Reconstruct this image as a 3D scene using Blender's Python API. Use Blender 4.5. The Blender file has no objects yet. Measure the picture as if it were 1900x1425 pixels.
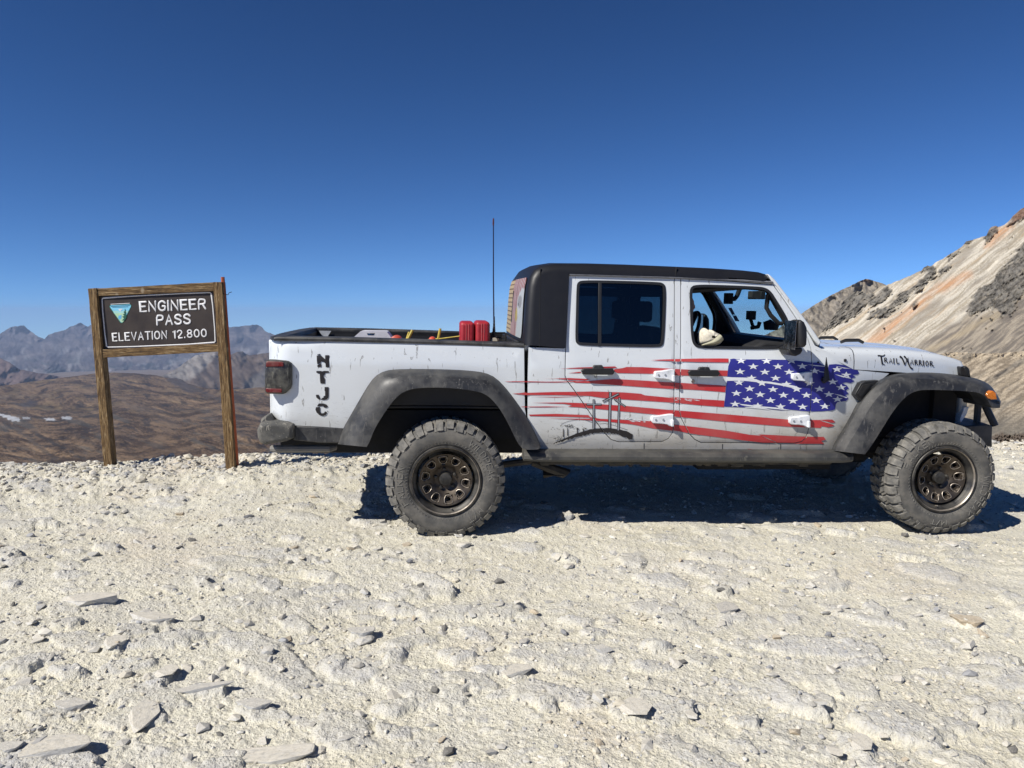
import bpy, bmesh, math, random
import numpy as np
from mathutils import Vector, Matrix, noise as mnoise
from mathutils.geometry import delaunay_2d_cdt

R = math.radians
random.seed(7)
scene = bpy.context.scene
COL = scene.collection

# ------------------------------------------------------------------ camera
FOC, CX, CY, HOR = 1372.0, 950.0, 712.5, 580.0
CAMH = 1.503
PITCH = math.atan((CY - HOR) / FOC)
cam_d = bpy.data.cameras.new("camera")
cam_d.sensor_width = 36.0
cam_d.lens = FOC / 1900.0 * 36.0
cam_d.clip_start = 0.05
cam_d.clip_end = 40000.0
cam = bpy.data.objects.new("camera", cam_d)
COL.objects.link(cam)
cam.location = (0, 0, CAMH)
cam.rotation_euler = (math.pi / 2 - PITCH, 0, 0)
scene.camera = cam

# ------------------------------------------------------------------ light
SUN_TO = Vector((-0.84, -0.60, 1.0)).normalized()      # towards the sun
elev = math.asin(SUN_TO.z)
azim = math.atan2(SUN_TO.x, SUN_TO.y)                   # clockwise from +Y
world = bpy.data.worlds.new("World")
scene.world = world
world.use_nodes = True
wn = world.node_tree.nodes; wl = world.node_tree.links
wn.clear()
sky = wn.new("ShaderNodeTexSky")
sky.sky_type = 'NISHITA'
sky.sun_disc = False
sky.sun_elevation = elev
sky.sun_rotation = azim
sky.altitude = 3900.0
sky.air_density = 1.0
sky.dust_density = 0.35
sky.ozone_density = 2.2
bg = wn.new("ShaderNodeBackground"); bg.inputs[1].default_value = 0.05
wo = wn.new("ShaderNodeOutputWorld")
tcw = wn.new("ShaderNodeTexCoord"); dip = wn.new("ShaderNodeVectorMath"); dip.operation = 'ADD'
dip.inputs[1].default_value = (0, 0, 0.075)          # horizon dip of a viewpoint at 3,900 m
nrm = wn.new("ShaderNodeVectorMath"); nrm.operation = 'NORMALIZE'
wl.new(tcw.outputs["Generated"], dip.inputs[0]); wl.new(dip.outputs[0], nrm.inputs[0]); wl.new(nrm.outputs[0], sky.inputs[0])
gam = wn.new("ShaderNodeGamma"); gam.inputs[1].default_value = 1.50
wl.new(sky.outputs[0], gam.inputs[0]); hsv = wn.new('ShaderNodeHueSaturation'); hsv.inputs['Saturation'].default_value = 1.07; hsv.inputs['Value'].default_value = 0.88
wl.new(gam.outputs[0], hsv.inputs['Color']); wl.new(hsv.outputs[0], bg.inputs[0]); wl.new(bg.outputs[0], wo.inputs[0])

sun_d = bpy.data.lights.new("sun", 'SUN')
sun_d.energy = 5.0
sun_d.angle = R(0.53)
sun_d.color = (1.0, 0.955, 0.88)
sun = bpy.data.objects.new("sun", sun_d)
COL.objects.link(sun)
sun.location = (0, 0, 60)
sun.rotation_euler = SUN_TO.to_track_quat('Z', 'Y').to_euler()

vs = scene.view_settings
vs.view_transform = 'Standard'
vs.look = 'None'
vs.gamma = 1.0
vs.exposure = 0.22
vs.use_curve_mapping = False
scene.render.film_transparent = False

# ------------------------------------------------------------------ projection helpers
_F = np.array([0, math.cos(PITCH), -math.sin(PITCH)])
_U = np.array([0, math.sin(PITCH), math.cos(PITCH)])
_X = np.array([1.0, 0, 0])
_C = np.array([0, 0, CAMH])
def ray(u, v):
    return _F + _X * (u - CX) / FOC - _U * (v - CY) / FOC
def at_y(u, v, Y):
    d = ray(u, v); return _C + d * (Y / d[1])

# ground plane (gentle tilt) in world space
GX, GY = -0.0186, 0.021
def gplane(x, y):
    return GX * (x + 0.445) + GY * (y - 4.80)
def on_ground(u, v, up=0.0):
    d = ray(u, v)
    # z = GX(x+.445)+GY(y-4.8)+up
    num = (-GX * -0.445 * -1.0)
    c0 = GX * 0.445 - GY * 4.80 + up
    t = (c0 - CAMH) / (d[2] - GX * d[0] - GY * d[1])
    return _C + d * t

# ------------------------------------------------------------------ numpy noise
def _hash(ix, iy, seed):
    h = (ix.astype(np.int64) * 374761393 + iy.astype(np.int64) * 668265263 + seed * 1442695041) & 0xFFFFFFFF
    h = ((h ^ (h >> 13)) * 1274126177) & 0xFFFFFFFF
    h = (h ^ (h >> 16)) & 0xFFFFFFFF
    return h
def perlin(x, y, seed=0):
    x0 = np.floor(x); y0 = np.floor(y)
    fx = x - x0; fy = y - y0
    def g(ix, iy, dx, dy):
        a = _hash(ix, iy, seed) / 4294967296.0 * 2 * np.pi
        return np.cos(a) * dx + np.sin(a) * dy
    u = fx * fx * fx * (fx * (fx * 6 - 15) + 10); v = fy * fy * fy * (fy * (fy * 6 - 15) + 10)
    n00 = g(x0, y0, fx, fy); n10 = g(x0 + 1, y0, fx - 1, fy)
    n01 = g(x0, y0 + 1, fx, fy - 1); n11 = g(x0 + 1, y0 + 1, fx - 1, fy - 1)
    return ((n00 * (1 - u) + n10 * u) * (1 - v) + (n01 * (1 - u) + n11 * u) * v) * 1.5
def fbm(x, y, o=4, seed=0, gain=0.5, lac=2.03):
    a = 1.0; s = np.zeros_like(x, dtype=float)
    for k in range(o):
        s += a * perlin(x, y, seed + k * 17); x = x * lac + 3.1; y = y * lac - 1.7; a *= gain
    return s
def ridged(x, y, o=4, seed=0, gain=0.55, lac=2.1):
    a = 1.0; s = np.zeros_like(x, dtype=float)
    for k in range(o):
        s += a * (1 - 2 * np.abs(perlin(x, y, seed + k * 13))); x = x * lac + 5.3; y = y * lac + 2.9; a *= gain
    return s
def worley(x, y, seed=0):
    """distance to the nearest jittered point and that cell's random value"""
    x0 = np.floor(x); y0 = np.floor(y); best = np.full(x.shape, 9.0); val = np.zeros(x.shape)
    for i in (-1, 0, 1):
        for j in (-1, 0, 1):
            cx = x0 + i; cy = y0 + j
            jx = _hash(cx, cy, seed) / 4294967296.0; jy = _hash(cx, cy, seed + 5) / 4294967296.0
            d = np.hypot(cx + jx - x, cy + jy - y); m = d < best
            best = np.where(m, d, best); val = np.where(m, _hash(cx, cy, seed + 9) / 4294967296.0, val)
    return best, val
def sstep(a, b, x):
    t = np.clip((x - a) / (b - a), 0, 1); return t * t * (3 - 2 * t)
def poly_sdf(px, py, poly):
    """signed distance to polygon (negative inside), numpy arrays"""
    P = np.array(poly, float); n = len(P)
    d = np.full(px.shape, 1e18); inside = np.zeros(px.shape, bool)
    for i in range(n):
        a = P[i]; b = P[(i + 1) % n]
        ex, ey = b - a; wx = px - a[0]; wy = py - a[1]
        t = np.clip((wx * ex + wy * ey) / (ex * ex + ey * ey + 1e-12), 0, 1)
        d = np.minimum(d, (wx - ex * t) ** 2 + (wy - ey * t) ** 2)
        c = ((a[1] <= py) & (b[1] > py)) | ((b[1] <= py) & (a[1] > py))
        with np.errstate(divide='ignore', invalid='ignore'):
            xi = a[0] + (py - a[1]) / (b[1] - a[1] + 1e-30) * ex
        inside ^= c & (px < xi)
    d = np.sqrt(d); d[inside] *= -1
    return d
def in_poly(x, y, poly):
    r = False; n = len(poly); j = n - 1
    for i in range(n):
        xi, yi = poly[i]; xj, yj = poly[j]
        if (yi > y) != (yj > y) and x < (xj - xi) * (y - yi) / (yj - yi) + xi: r = not r
        j = i
    return r
def chaikin(pts, n=2, closed=False):
    pts = [tuple(map(float, p)) for p in pts]
    for _ in range(n):
        out = []
        m = len(pts)
        if not closed: out.append(pts[0])
        for i in range(m if closed else m - 1):
            a = pts[i]; b = pts[(i + 1) % m]
            out.append(tuple(a[k] * .75 + b[k] * .25 for k in range(len(a))))
            out.append(tuple(a[k] * .25 + b[k] * .75 for k in range(len(a))))
        if not closed: out.append(pts[-1])
        pts = out
    return pts
def resample(pts, n):
    P = np.array(pts, float)
    s = np.concatenate([[0], np.cumsum(np.linalg.norm(np.diff(P, axis=0), axis=1))])
    t = np.linspace(0, s[-1], n)
    return [tuple(np.interp(ti, s, P[:, k]) for k in range(P.shape[1])) for ti in t]
def offset_poly(poly, d):
    """positive d = outward"""
    P = np.array(poly, float); n = len(P)
    area = 0.5 * np.sum(P[:, 0] * np.roll(P[:, 1], -1) - np.roll(P[:, 0], -1) * P[:, 1])
    sg = 1 if area > 0 else -1
    out = []
    for i in range(n):
        a = P[i - 1]; b = P[i]; c = P[(i + 1) % n]
        e1 = b - a; e2 = c - b
        n1 = np.array([e1[1], -e1[0]]) * sg / (np.linalg.norm(e1) + 1e-9)
        n2 = np.array([e2[1], -e2[0]]) * sg / (np.linalg.norm(e2) + 1e-9)
        m = n1 + n2; L = np.linalg.norm(m)
        m = m / (L + 1e-9); k = 1 / max(0.5, float(m @ n1))
        out.append(tuple(b + m * d * k))
    return out

# ------------------------------------------------------------------ object helpers
def tag(o, label=None, cat=None, group=None, kind=None):
    if label: o["label"] = label
    if cat: o["category"] = cat
    if group: o["group"] = group
    if kind: o["kind"] = kind
    return o
def empty(name, loc=(0, 0, 0), rot=None):
    o = bpy.data.objects.new(name, None); COL.objects.link(o)
    o.location = loc; o.empty_display_size = 0.2
    if rot is not None: o.rotation_euler = rot
    return o
class MB:
    def __init__(s): s.v = []; s.f = []; s.m = []
    def add(s, vs_, fs, m=0):
        b = len(s.v); s.v += [tuple(map(float, p)) for p in vs_]
        s.f += [tuple(i + b for i in f) for f in fs]; s.m += [m] * len(fs); return s
    def box(s, a, b, m=0):
        x0, y0, z0 = [min(a[i], b[i]) for i in range(3)]; x1, y1, z1 = [max(a[i], b[i]) for i in range(3)]
        return s.add([(x0, y0, z0), (x1, y0, z0), (x1, y1, z0), (x0, y1, z0), (x0, y0, z1), (x1, y0, z1), (x1, y1, z1), (x0, y1, z1)],
                     [(0, 3, 2, 1), (4, 5, 6, 7), (0, 1, 5, 4), (1, 2, 6, 5), (2, 3, 7, 6), (3, 0, 4, 7)], m)
    def hexa(s, lo, hi, m=0):
        """two quads (4 pts each)"""
        return s.add(list(lo) + list(hi), [(0, 3, 2, 1), (4, 5, 6, 7), (0, 1, 5, 4), (1, 2, 6, 5), (2, 3, 7, 6), (3, 0, 4, 7)], m)
    def tube(s, pts, r, seg=8, m=0, caps=True, squash=None):
        P = [Vector(p) for p in pts]; n = len(P)
        rr = r if isinstance(r, (list, tuple)) else [r] * n
        up = Vector((0.02, 0.05, 1)).normalized()
        if squash is not None: up = Vector(squash[0]).normalized()
        rings = []; prev = None
        for i in range(n):
            t = (P[min(i + 1, n - 1)] - P[max(i - 1, 0)])
            if t.length < 1e-9: t = Vector((1, 0, 0))
            t.normalize()
            if squash is None:
                if prev is None:
                    a = t.cross(up)
                    if a.length < .1: a = t.cross(Vector((1, 0, 0)))
                else:
                    a = prev - t * prev.dot(t)
                a.normalize(); prev = a; b = a.cross(t).normalized(); kb = 1
            else:
                a = t.cross(up).normalized(); b = up; kb = squash[1]
            k = 1.0
            if 0 < i < n - 1:
                t1 = (P[i] - P[i - 1]).normalized(); c = max(.6, t.dot(t1)); k = 1 / c
            rings.append([P[i] + (a * math.cos(q) * k + b * math.sin(q) * kb) * rr[i] for q in [2 * math.pi * j / seg for j in range(seg)]])
        vv = [p for ring in rings for p in ring]; ff = []
        for i in range(n - 1):
            for j in range(seg):
                ff.append((i * seg + j, i * seg + (j + 1) % seg, (i + 1) * seg + (j + 1) % seg, (i + 1) * seg + j))
        if caps:
            ff.append(tuple(range(seg - 1, -1, -1))); ff.append(tuple((n - 1) * seg + j for j in range(seg)))
        return s.add(vv, ff, m)
    def lathe(s, prof, seg=48, m=0, closed=False, axis='y', center=(0, 0, 0)):
        """prof: (radius, axial)"""
        n = len(prof); vv = []
        for (r, a) in prof:
            for j in range(seg):
                q = 2 * math.pi * j / seg
                if axis == 'y': p = (r * math.cos(q), a, r * math.sin(q))
                elif axis == 'z': p = (r * math.cos(q), r * math.sin(q), a)
                else: p = (a, r * math.cos(q), r * math.sin(q))
                vv.append((p[0] + center[0], p[1] + center[1], p[2] + center[2]))
        ff = []
        for i in range(n if closed else n - 1):
            i2 = (i + 1) % n
            for j in range(seg):
                ff.append((i * seg + j, i * seg + (j + 1) % seg, i2 * seg + (j + 1) % seg, i2 * seg + j))
        return s.add(vv, ff, m)
    def prism(s, poly3a, poly3b, m=0, caps=True):
        n = len(poly3a)
        fs = [(i, (i + 1) % n, n + (i + 1) % n, n + i) for i in range(n)]
        if caps: fs += [tuple(range(n - 1, -1, -1)), tuple(range(n, 2 * n))]
        return s.add(list(poly3a) + list(poly3b), fs, m)
    def grid(s, rows, m=0, closed=False):
        nr = len(rows); nc = len(rows[0])
        vv = [p for r in rows for p in r]; ff = []
        for i in range(nr - 1):
            for j in range(nc if closed else nc - 1):
                ff.append((i * nc + j, i * nc + (j + 1) % nc, (i + 1) * nc + (j + 1) % nc, (i + 1) * nc + j))
        return s.add(vv, ff, m)
    def mirrored(s):
        o = MB(); o.v = [(x, -y, z) for x, y, z in s.v]; o.f = [tuple(reversed(f)) for f in s.f]; o.m = list(s.m); return o
    def islands(s):
        par = list(range(len(s.v)))
        def find(i):
            while par[i] != i: par[i] = par[par[i]]; i = par[i]
            return i
        for f in s.f:
            a = find(f[0])
            for i in f[1:]:
                b = find(i)
                if a != b: par[b] = a
        out = {}
        for k, f in enumerate(s.f): out.setdefault(find(f[0]), []).append(k)
        res = []
        for ks in out.values():
            m = MB(); mp = {}
            for k in ks:
                for i in s.f[k]:
                    if i not in mp: mp[i] = len(m.v); m.v.append(s.v[i])
                m.f.append(tuple(mp[i] for i in s.f[k])); m.m.append(s.m[k])
            res.append(m)
        return res
    def build_split(s, name, mats, parent=None, angle=35, minsize=0.006, **kw):
        objs = []
        for m in s.islands():
            V = np.array(m.v); ext = (V.max(0) - V.min(0)).max()
            if ext < minsize: continue
            objs.append(m.build(name, mats, parent, angle, **kw))
        return objs
    def build(s, name, mats, parent=None, angle=35, bevel=None, segs=2, fix=True, sub=0, weld=0):
        me = bpy.data.meshes.new(name); me.from_pydata(s.v, [], s.f)
        if not isinstance(mats, (list, tuple)): mats = [mats]
        for mt in mats: me.materials.append(mt)
        if len(mats) > 1: me.polygons.foreach_set("material_index", s.m)
        if fix:
            bm = bmesh.new(); bm.from_mesh(me)
            if weld: bmesh.ops.remove_doubles(bm, verts=bm.verts, dist=weld)
            bmesh.ops.recalc_face_normals(bm, faces=bm.faces); bm.to_mesh(me); bm.free()
        me.polygons.foreach_set("use_smooth", [True] * len(me.polygons))
        me.set_sharp_from_angle(angle=R(angle))
        me.update()
        o = bpy.data.objects.new(name, me); COL.objects.link(o)
        if parent is not None: o.parent = parent
        if bevel:
            b = o.modifiers.new("bevel", 'BEVEL'); b.width = bevel; b.segments = segs; b.limit_method = 'ANGLE'; b.angle_limit = R(40)
            b.harden_normals = False
        if sub:
            q = o.modifiers.new("sub", 'SUBSURF'); q.levels = sub; q.render_levels = sub
        return o
def np_mesh(name, verts, quads, mat, smooth=True, attrs=None):
    me = bpy.data.meshes.new(name)
    n = len(verts); k = quads.shape[1]; m = len(quads)
    me.vertices.add(n); me.vertices.foreach_set("co", verts.astype(np.float32).ravel())
    me.loops.add(m * k); me.loops.foreach_set("vertex_index", quads.astype(np.int32).ravel())
    me.polygons.add(m); me.polygons.foreach_set("loop_start", np.arange(0, m * k, k, dtype=np.int32))
    me.update(calc_edges=True)
    me.polygons.foreach_set("use_smooth", np.full(m, smooth))
    if attrs:
        for nm, arr in attrs.items():
            if arr.ndim == 1:
                a = me.attributes.new(nm, 'FLOAT', 'POINT'); a.data.foreach_set("value", arr.astype(np.float32))
            else:
                a = me.attributes.new(nm, 'FLOAT_VECTOR', 'POINT'); a.data.foreach_set("vector", arr.astype(np.float32).ravel())
    me.materials.append(mat); me.validate()
    o = bpy.data.objects.new(name, me); COL.objects.link(o)
    return o
def grid_quads(nr, nc):
    i = np.arange(nr - 1)[:, None] * nc + np.arange(nc - 1)[None, :]
    i = i.ravel(); return np.stack([i, i + 1, i + nc + 1, i + nc], 1)

# ------------------------------------------------------------------ materials
class Mat:
    def __init__(s, name):
        s.m = bpy.data.materials.new(name); s.m.use_nodes = True
        s.n = s.m.node_tree.nodes; s.l = s.m.node_tree.links
        s.b = s.n["Principled BSDF"]; s.co = None
    def coord(s, kind="Object"):
        if s.co is None: s.co = s.n.new("ShaderNodeTexCoord")
        return s.co.outputs[kind]
    def mapping(s, scale=(1, 1, 1), rot=(0, 0, 0), kind="Object", src=None):
        mp = s.n.new("ShaderNodeMapping"); s.l.new(src or s.coord(kind), mp.inputs[0])
        mp.inputs["Scale"].default_value = scale; mp.inputs["Rotation"].default_value = rot
        return mp.outputs[0]
    def noise(s, vec, scale, detail=4, rough=0.55, dist=0.0):
        t = s.n.new("ShaderNodeTexNoise"); s.l.new(vec, t.inputs["Vector"])
        t.inputs["Scale"].default_value = scale; t.inputs["Detail"].default_value = detail
        t.inputs["Roughness"].default_value = rough; t.inputs["Distortion"].default_value = dist
        return t.outputs[0]
    def voronoi(s, vec, scale, feat='F1', out=0, rnd=1.0):
        t = s.n.new("ShaderNodeTexVoronoi"); t.feature = feat; s.l.new(vec, t.inputs["Vector"])
        t.inputs["Scale"].default_value = scale; t.inputs["Randomness"].default_value = rnd
        return t.outputs[out]
    def ramp(s, fac, stops, interp='LINEAR'):
        r = s.n.new("ShaderNodeValToRGB"); r.color_ramp.interpolation = interp
        e = r.color_ramp.elements
        while len(e) < len(stops): e.new(0.5)
        for i, (p, c) in enumerate(stops):
            e[i].position = p
            e[i].color = (c, c, c, 1) if not isinstance(c, (tuple, list)) else (*c, 1)
        s.l.new(fac, r.inputs[0]); return r.outputs[0]
    def math(s, op, a, b=None, clamp=False):
        t = s.n.new("ShaderNodeMath"); t.operation = op; t.use_clamp = clamp
        for i, q in enumerate((a, b)):
            if q is None: continue
            if isinstance(q, (int, float)): t.inputs[i].default_value = q
            else: s.l.new(q, t.inputs[i])
        return t.outputs[0]
    def mix(s, fac, a, b, mode='MIX'):
        t = s.n.new("ShaderNodeMix"); t.data_type = 'RGBA'; t.blend_type = mode
        for i, q in ((0, fac), (6, a), (7, b)):
            if isinstance(q, (int, float)): t.inputs[i].default_value = q
            elif isinstance(q, (tuple, list)): t.inputs[i].default_value = (*q, 1)
            else: s.l.new(q, t.inputs[i])
        return t.outputs[2]
    def attr(s, name, out=2):
        t = s.n.new("ShaderNodeAttribute"); t.attribute_name = name; return t.outputs[out]
    def sep(s, vec):
        t = s.n.new("ShaderNodeSeparateXYZ"); s.l.new(vec, t.inputs[0]); return t.outputs
    def objinfo(s, out):
        t = s.n.new("ShaderNodeObjectInfo"); return t.outputs[out]
    def set(s, inp, val):
        i = s.b.inputs[inp]
        if isinstance(val, (int, float)): i.default_value = val
        elif isinstance(val, (tuple, list)): i.default_value = (*val, 1) if len(val) == 3 else val
        else: s.l.new(val, i)
        return s
    def bump(s, h, strength=0.3, dist=0.01, normal=None):
        t = s.n.new("ShaderNodeBump"); t.inputs["Strength"].default_value = strength; t.inputs["Distance"].default_value = dist
        s.l.new(h, t.inputs["Height"])
        if normal is not None: s.l.new(normal, t.inputs["Normal"])
        s.l.new(t.outputs[0], s.b.inputs["Normal"]); return t.outputs[0]

def simple(name, col, rough=0.6, metal=0.0, var=0.12, scale=30, bump=0.0, spec=None, coat=0.0):
    m = Mat(name); v = m.coord()
    n = m.noise(v, scale, 4)
    c2 = tuple(max(0, c * (1 - var * 2)) for c in col); c1 = tuple(min(1, c * (1 + var)) for c in col)
    m.set("Base Color", m.ramp(n, [(0.3, c2), (0.7, c1)])); m.set("Metallic", metal)
    m.set("Roughness", m.ramp(n, [(0.3, max(0.02, rough - .08)), (0.7, min(1, rough + .08))]))
    if bump: m.bump(n, bump, 0.004)
    if spec is not None: m.set("Specular IOR Level", spec)
    if coat: m.set("Coat Weight", coat); m.set("Coat Roughness", 0.05)
    return m.m

# ================================================================== GROUND
CREST_PX = [(-400, 888), (-60, 876), (0, 873), (100, 867), (200, 863), (330, 859), (450, 854), (550, 847), (700, 843), (950, 843),
            (1300, 838), (1600, 834), (1855, 829), (1900, 828), (2300, 822)]
_cr = np.array([on_ground(u, v) for u, v in CREST_PX])
def crest_y(x): return np.interp(x, _cr[:, 0], _cr[:, 1])

SLABS_PX = [(294, 1261, 25, 17), (375, 1280, 48, 12),
  (464, 1317, 36, 17), (214, 1207, 25, 15), (125, 1168, 34, 12), (278, 1160, 48, 13), (335, 1197, 26, 10), (670, 1177, 27, 15),
  (613, 1233, 34, 15), (129, 1253, 48, 13), (169, 1128, 58, 14), (24, 1088, 22, 9), (536, 1108, 26, 13), (740, 1106, 32, 12),
  (733, 1220, 25, 16), (957, 1254, 28, 18), (843, 1220, 46, 11), (806, 1255, 24, 12), (780, 1302, 26, 16), (839, 1292, 28, 14),
  (1164, 1335, 38, 25), (1013, 1320, 20, 11), (1053, 1257, 20, 8), (1215, 1209, 32, 12), (1252, 1161, 46, 10), (622, 1235, 26, 20),
  (1347, 1136, 18, 20), (1467, 1154, 21, 14), (1624, 1136, 20, 16), (1793, 1158, 28, 16), (1568, 1202, 18, 10), (1845, 1231, 52, 13),
  (1819, 1250, 44, 11), (1528, 1305, 24, 20), (1587, 1390, 32, 28), (1771, 1346, 46, 17), (1790, 1405, 50, 13), (1471, 1309, 18, 11),
  (40, 1245, 40, 18), (20, 1400, 26, 20), (200, 1020, 30, 7), (95, 970, 26, 6), (300, 915, 24, 5), (300, 930, 28, 5),
  (1050, 1035, 30, 7), (1560, 990, 30, 5), (1400, 1060, 26, 7), (1700, 1040, 40, 7), (600, 1075, 36, 8), (450, 1085, 40, 8),
  (1330, 1100, 34, 9), (980, 1140, 30, 9), (1100, 1180, 30, 10), (1880, 1120, 30, 10), (1860, 1330, 60, 20), (1380, 1350, 40, 14)]

def build_ground():
    rng = np.random.RandomState(5)
    NR, NC = 640, 940
    q = np.linspace(1.25 ** -0.55, 13.0 ** -0.55, NR); Y = q ** (-1 / 0.55)
    s = np.linspace(-1.12, 1.12, NC)
    X = s[None, :] * (Y[:, None] * 0.92 + 0.5); YY = np.repeat(Y[:, None], NC, 1)
    base = gplane(X, YY)
    yc = crest_y(X) + 0.10 * perlin(X * 0.9, X * 0 + 3.3, 4)
    h = 0.030 * perlin(X / 1.7, YY / 1.5, 1) + 0.011 * fbm(X / 0.7, YY / 0.6, 2, 2)
    wx = X + 0.05 * perlin(X * 3, YY * 3, 8); wy = YY + 0.05 * perlin(X * 3, YY * 3, 9)
    # diagonal bedding streaks
    ca, sa = math.cos(R(-24)), math.sin(R(-24))
    al = wx * ca + wy * sa; ac = -wx * sa + wy * ca
    h += 0.010 * ridged(al * 1.3, ac * 4.5, 3, 31) * sstep(-0.2, 0.6, perlin(X * 0.8, YY * 0.8, 32))
    h += 0.0035 * fbm(wx * 6, wy * 6, 2, 3) + 0.0028 * ridged(al * 14, ac * 26, 3, 11)
    rock = np.zeros_like(h); rid = np.zeros_like(h)
    # loose rubble band towards the brink
    rub = sstep(1.3, 0.2, np.abs(yc - 0.45 - YY))
    h += rub * (0.030 * np.maximum(0, fbm(X * 5, YY * 4, 3, 21)) + 0.012 * fbm(X * 16, YY * 12, 2, 22))
    slabs = []
    for (u, v, a, b) in SLABS_PX:
        c = on_ground(u, v); sx = a / FOC * c[1] * 1.03; sy = abs(on_ground(u, v - b)[1] - c[1]) * 0.85
        slabs.append((c[0], c[1], sx, sy, rng.uniform(.012, .026) * (1 + 2.5 * sx), rng.uniform(-25, 5), True))
    for k in range(950):
        y = 1.5 + 7.2 * rng.rand() ** 0.9; x = rng.uniform(-1, 1) * (y * 0.8 + .4)
        r = 0.018 + 0.085 * rng.rand() ** 2.6
        slabs.append((x, y, r * rng.uniform(1.1, 2.4), r * rng.uniform(.6, 1.1), r * rng.uniform(.12, .30), rng.uniform(-45, 25), False))
    for k in range(60):
        y = 1.6 + 6.0 * rng.rand(); x = rng.uniform(-1, 1) * (y * 0.8 + .4)
        r = rng.uniform(0.09, 0.2)
        slabs.append((x, y, r * rng.uniform(1.1, 2.0), r * rng.uniform(.5, .9), r * rng.uniform(.05, .11), rng.uniform(-50, 10), False))
    rough = 0.16 * perlin(X * 13, YY * 13, 41) + 0.08 * perlin(X * 31, YY * 31, 42)
    for (cx, cy, rx, ry, hh, rot, named) in slabs:
        rad = max(rx, ry) * 1.5
        i0, i1 = np.searchsorted(Y, [cy - rad, cy + rad])
        if i1 - i0 < 2: continue
        ym = Y[i0:i1].mean() * 0.92 + 0.5
        j0, j1 = np.searchsorted(s, [(cx - rad) / ym - .03, (cx + rad) / ym + .03])
        if j1 - j0 < 2: continue
        xs = X[i0:i1, j0:j1] - cx; ys = YY[i0:i1, j0:j1] - cy
        c_, s_ = math.cos(R(rot)), math.sin(R(rot))
        px = (xs * c_ + ys * s_) / rx; py = (-xs * s_ + ys * c_) / ry
        nf = rng.randint(5, 8); rr = np.zeros_like(px)
        for k in range(nf):
            t = 2 * math.pi * (k + rng.uniform(-.3, .3)) / nf
            rr = np.maximum(rr, (px * math.cos(t) + py * math.sin(t)) / rng.uniform(.72, 1.0))
        rr = rr + rough[i0:i1, j0:j1]
        e = rng.uniform(.05, .32)
        tilt = rng.uniform(-.55, .55) * px + rng.uniform(-.35, .45) * py
        top = hh * np.clip((1 - rr) / e, 0, 1) ** 0.8 * (1 + tilt) + hh * .13 * rough[i0:i1, j0:j1] * 4
        sub = h[i0:i1, j0:j1]; m = top > 0.0015
        m &= rr < 1
        base_l = np.median(sub)
        new = np.where(m, np.maximum(sub, sub * 0.35 + base_l * .65 + top), sub)
        msk = (new > sub + 0.0008)
        h[i0:i1, j0:j1] = new
        rv = rng.rand()
        rock[i0:i1, j0:j1] = np.where(msk, np.clip(rock[i0:i1, j0:j1] * 0 + (0.55 + .45 * rv) * np.clip((1 - rr) / .12, 0, 1), 0, 1), rock[i0:i1, j0:j1])
        rid[i0:i1, j0:j1] = np.where(msk, rv, rid[i0:i1, j0:j1])
    # broken chips pressed into the dust
    for (fr, am, th, sd) in ((16.0, .0085, .34, 301), (34.0, .0050, .38, 311), (70.0, .0026, .45, 321)):
        d, vv = worley(wx * fr * (1 + .25 * (sd == 311)), wy * fr * 1.35, sd)
        rad = .18 + .34 * ((vv * 7.3) % 1.0)
        on = (vv < th) & (d < rad); hc = am * (.4 + .6 * ((vv * 13.7) % 1.0)) * np.clip((1 - d / rad) / .35, 0, 1)
        h += np.where(on, hc, 0); rock = np.maximum(rock, np.where(on & (hc > am * .3), .25 + .5 * ((vv * 3.1) % 1.0), 0)); rid = np.where(on, (vv * 29.3) % 1.0, rid)
    h += np.clip(rock, 0, 1) * .0022 * ridged(X * 22, YY * 30, 3, 77, .6)
    drop = np.maximum(0, YY - yc)
    keep = sstep(5.6, 7.0, X)
    h -= (0.60 * drop ** 1.15 * (1 - 0.12 * perlin(X * 1.2, YY * 1.2, 55)))
    h += rub * 0.03
    Z = base + h
    V = np.stack([X, YY, Z], -1).reshape(-1, 3)
    m = Mat("pale_dust_and_rock")
    co = m.coord()
    n1 = m.noise(co, 1.3, 5, .6); n2 = m.noise(co, 14, 5, .65); n3 = m.noise(co, 90, 4, .6)
    dust = m.mix(m.ramp(n1, [(.35, 0.0), (.68, 1.0)]), (.57, .535, .415), (.655, .625, .505))
    dust = m.mix(m.ramp(n2, [(.35, 0.0), (.75, .55)]), dust, (.71, .675, .59))
    dust = m.mix(m.ramp(m.noise(co, 0.55, 3), [(.56, 0.0), (.70, .35)]), dust, (.56, .43, .32))
    rk = m.attr("rock"); ri = m.attr("rid")
    rc = m.mix(ri, (.37, .365, .36), (.56, .55, .525))
    rc = m.mix(m.ramp(m.noise(m.mapping((6, 30, 6), (0, 0, .4)), 1.0, 5, .7), [(.4, 0.0), (.7, .6)]), rc, (.30, .31, .33))
    pt = m.ramp(m.noise(m.mapping((1.1, 2.6, 1), (0, 0, .35)), 1.2, 6, .7), [(.48, 0), (.62, .5)]); dust = m.mix(pt, dust, (.50, .485, .44))
    fac = m.math('MULTIPLY', rk, m.ramp(n2, [(.32, .25), (.62, .9)]))
    col = m.mix(fac, dust, rc)
    col = m.mix(m.ramp(n3, [(.33, .45), (.5, 0.0)]), col, (.33, .29, .22))
    m.set("Base Color", col); m.set("Roughness", 0.92); m.set("Specular IOR Level", 0.2)
    vz = m.voronoi(co, 48); vz2 = m.voronoi(co, 120)
    hgt = m.math('ADD', m.math('MULTIPLY', m.ramp(vz, [(0, 1.0), (.45, 0.0)]), .55), m.math('MULTIPLY', m.ramp(vz2, [(0, 1.0), (.5, 0.0)]), .3))
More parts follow.
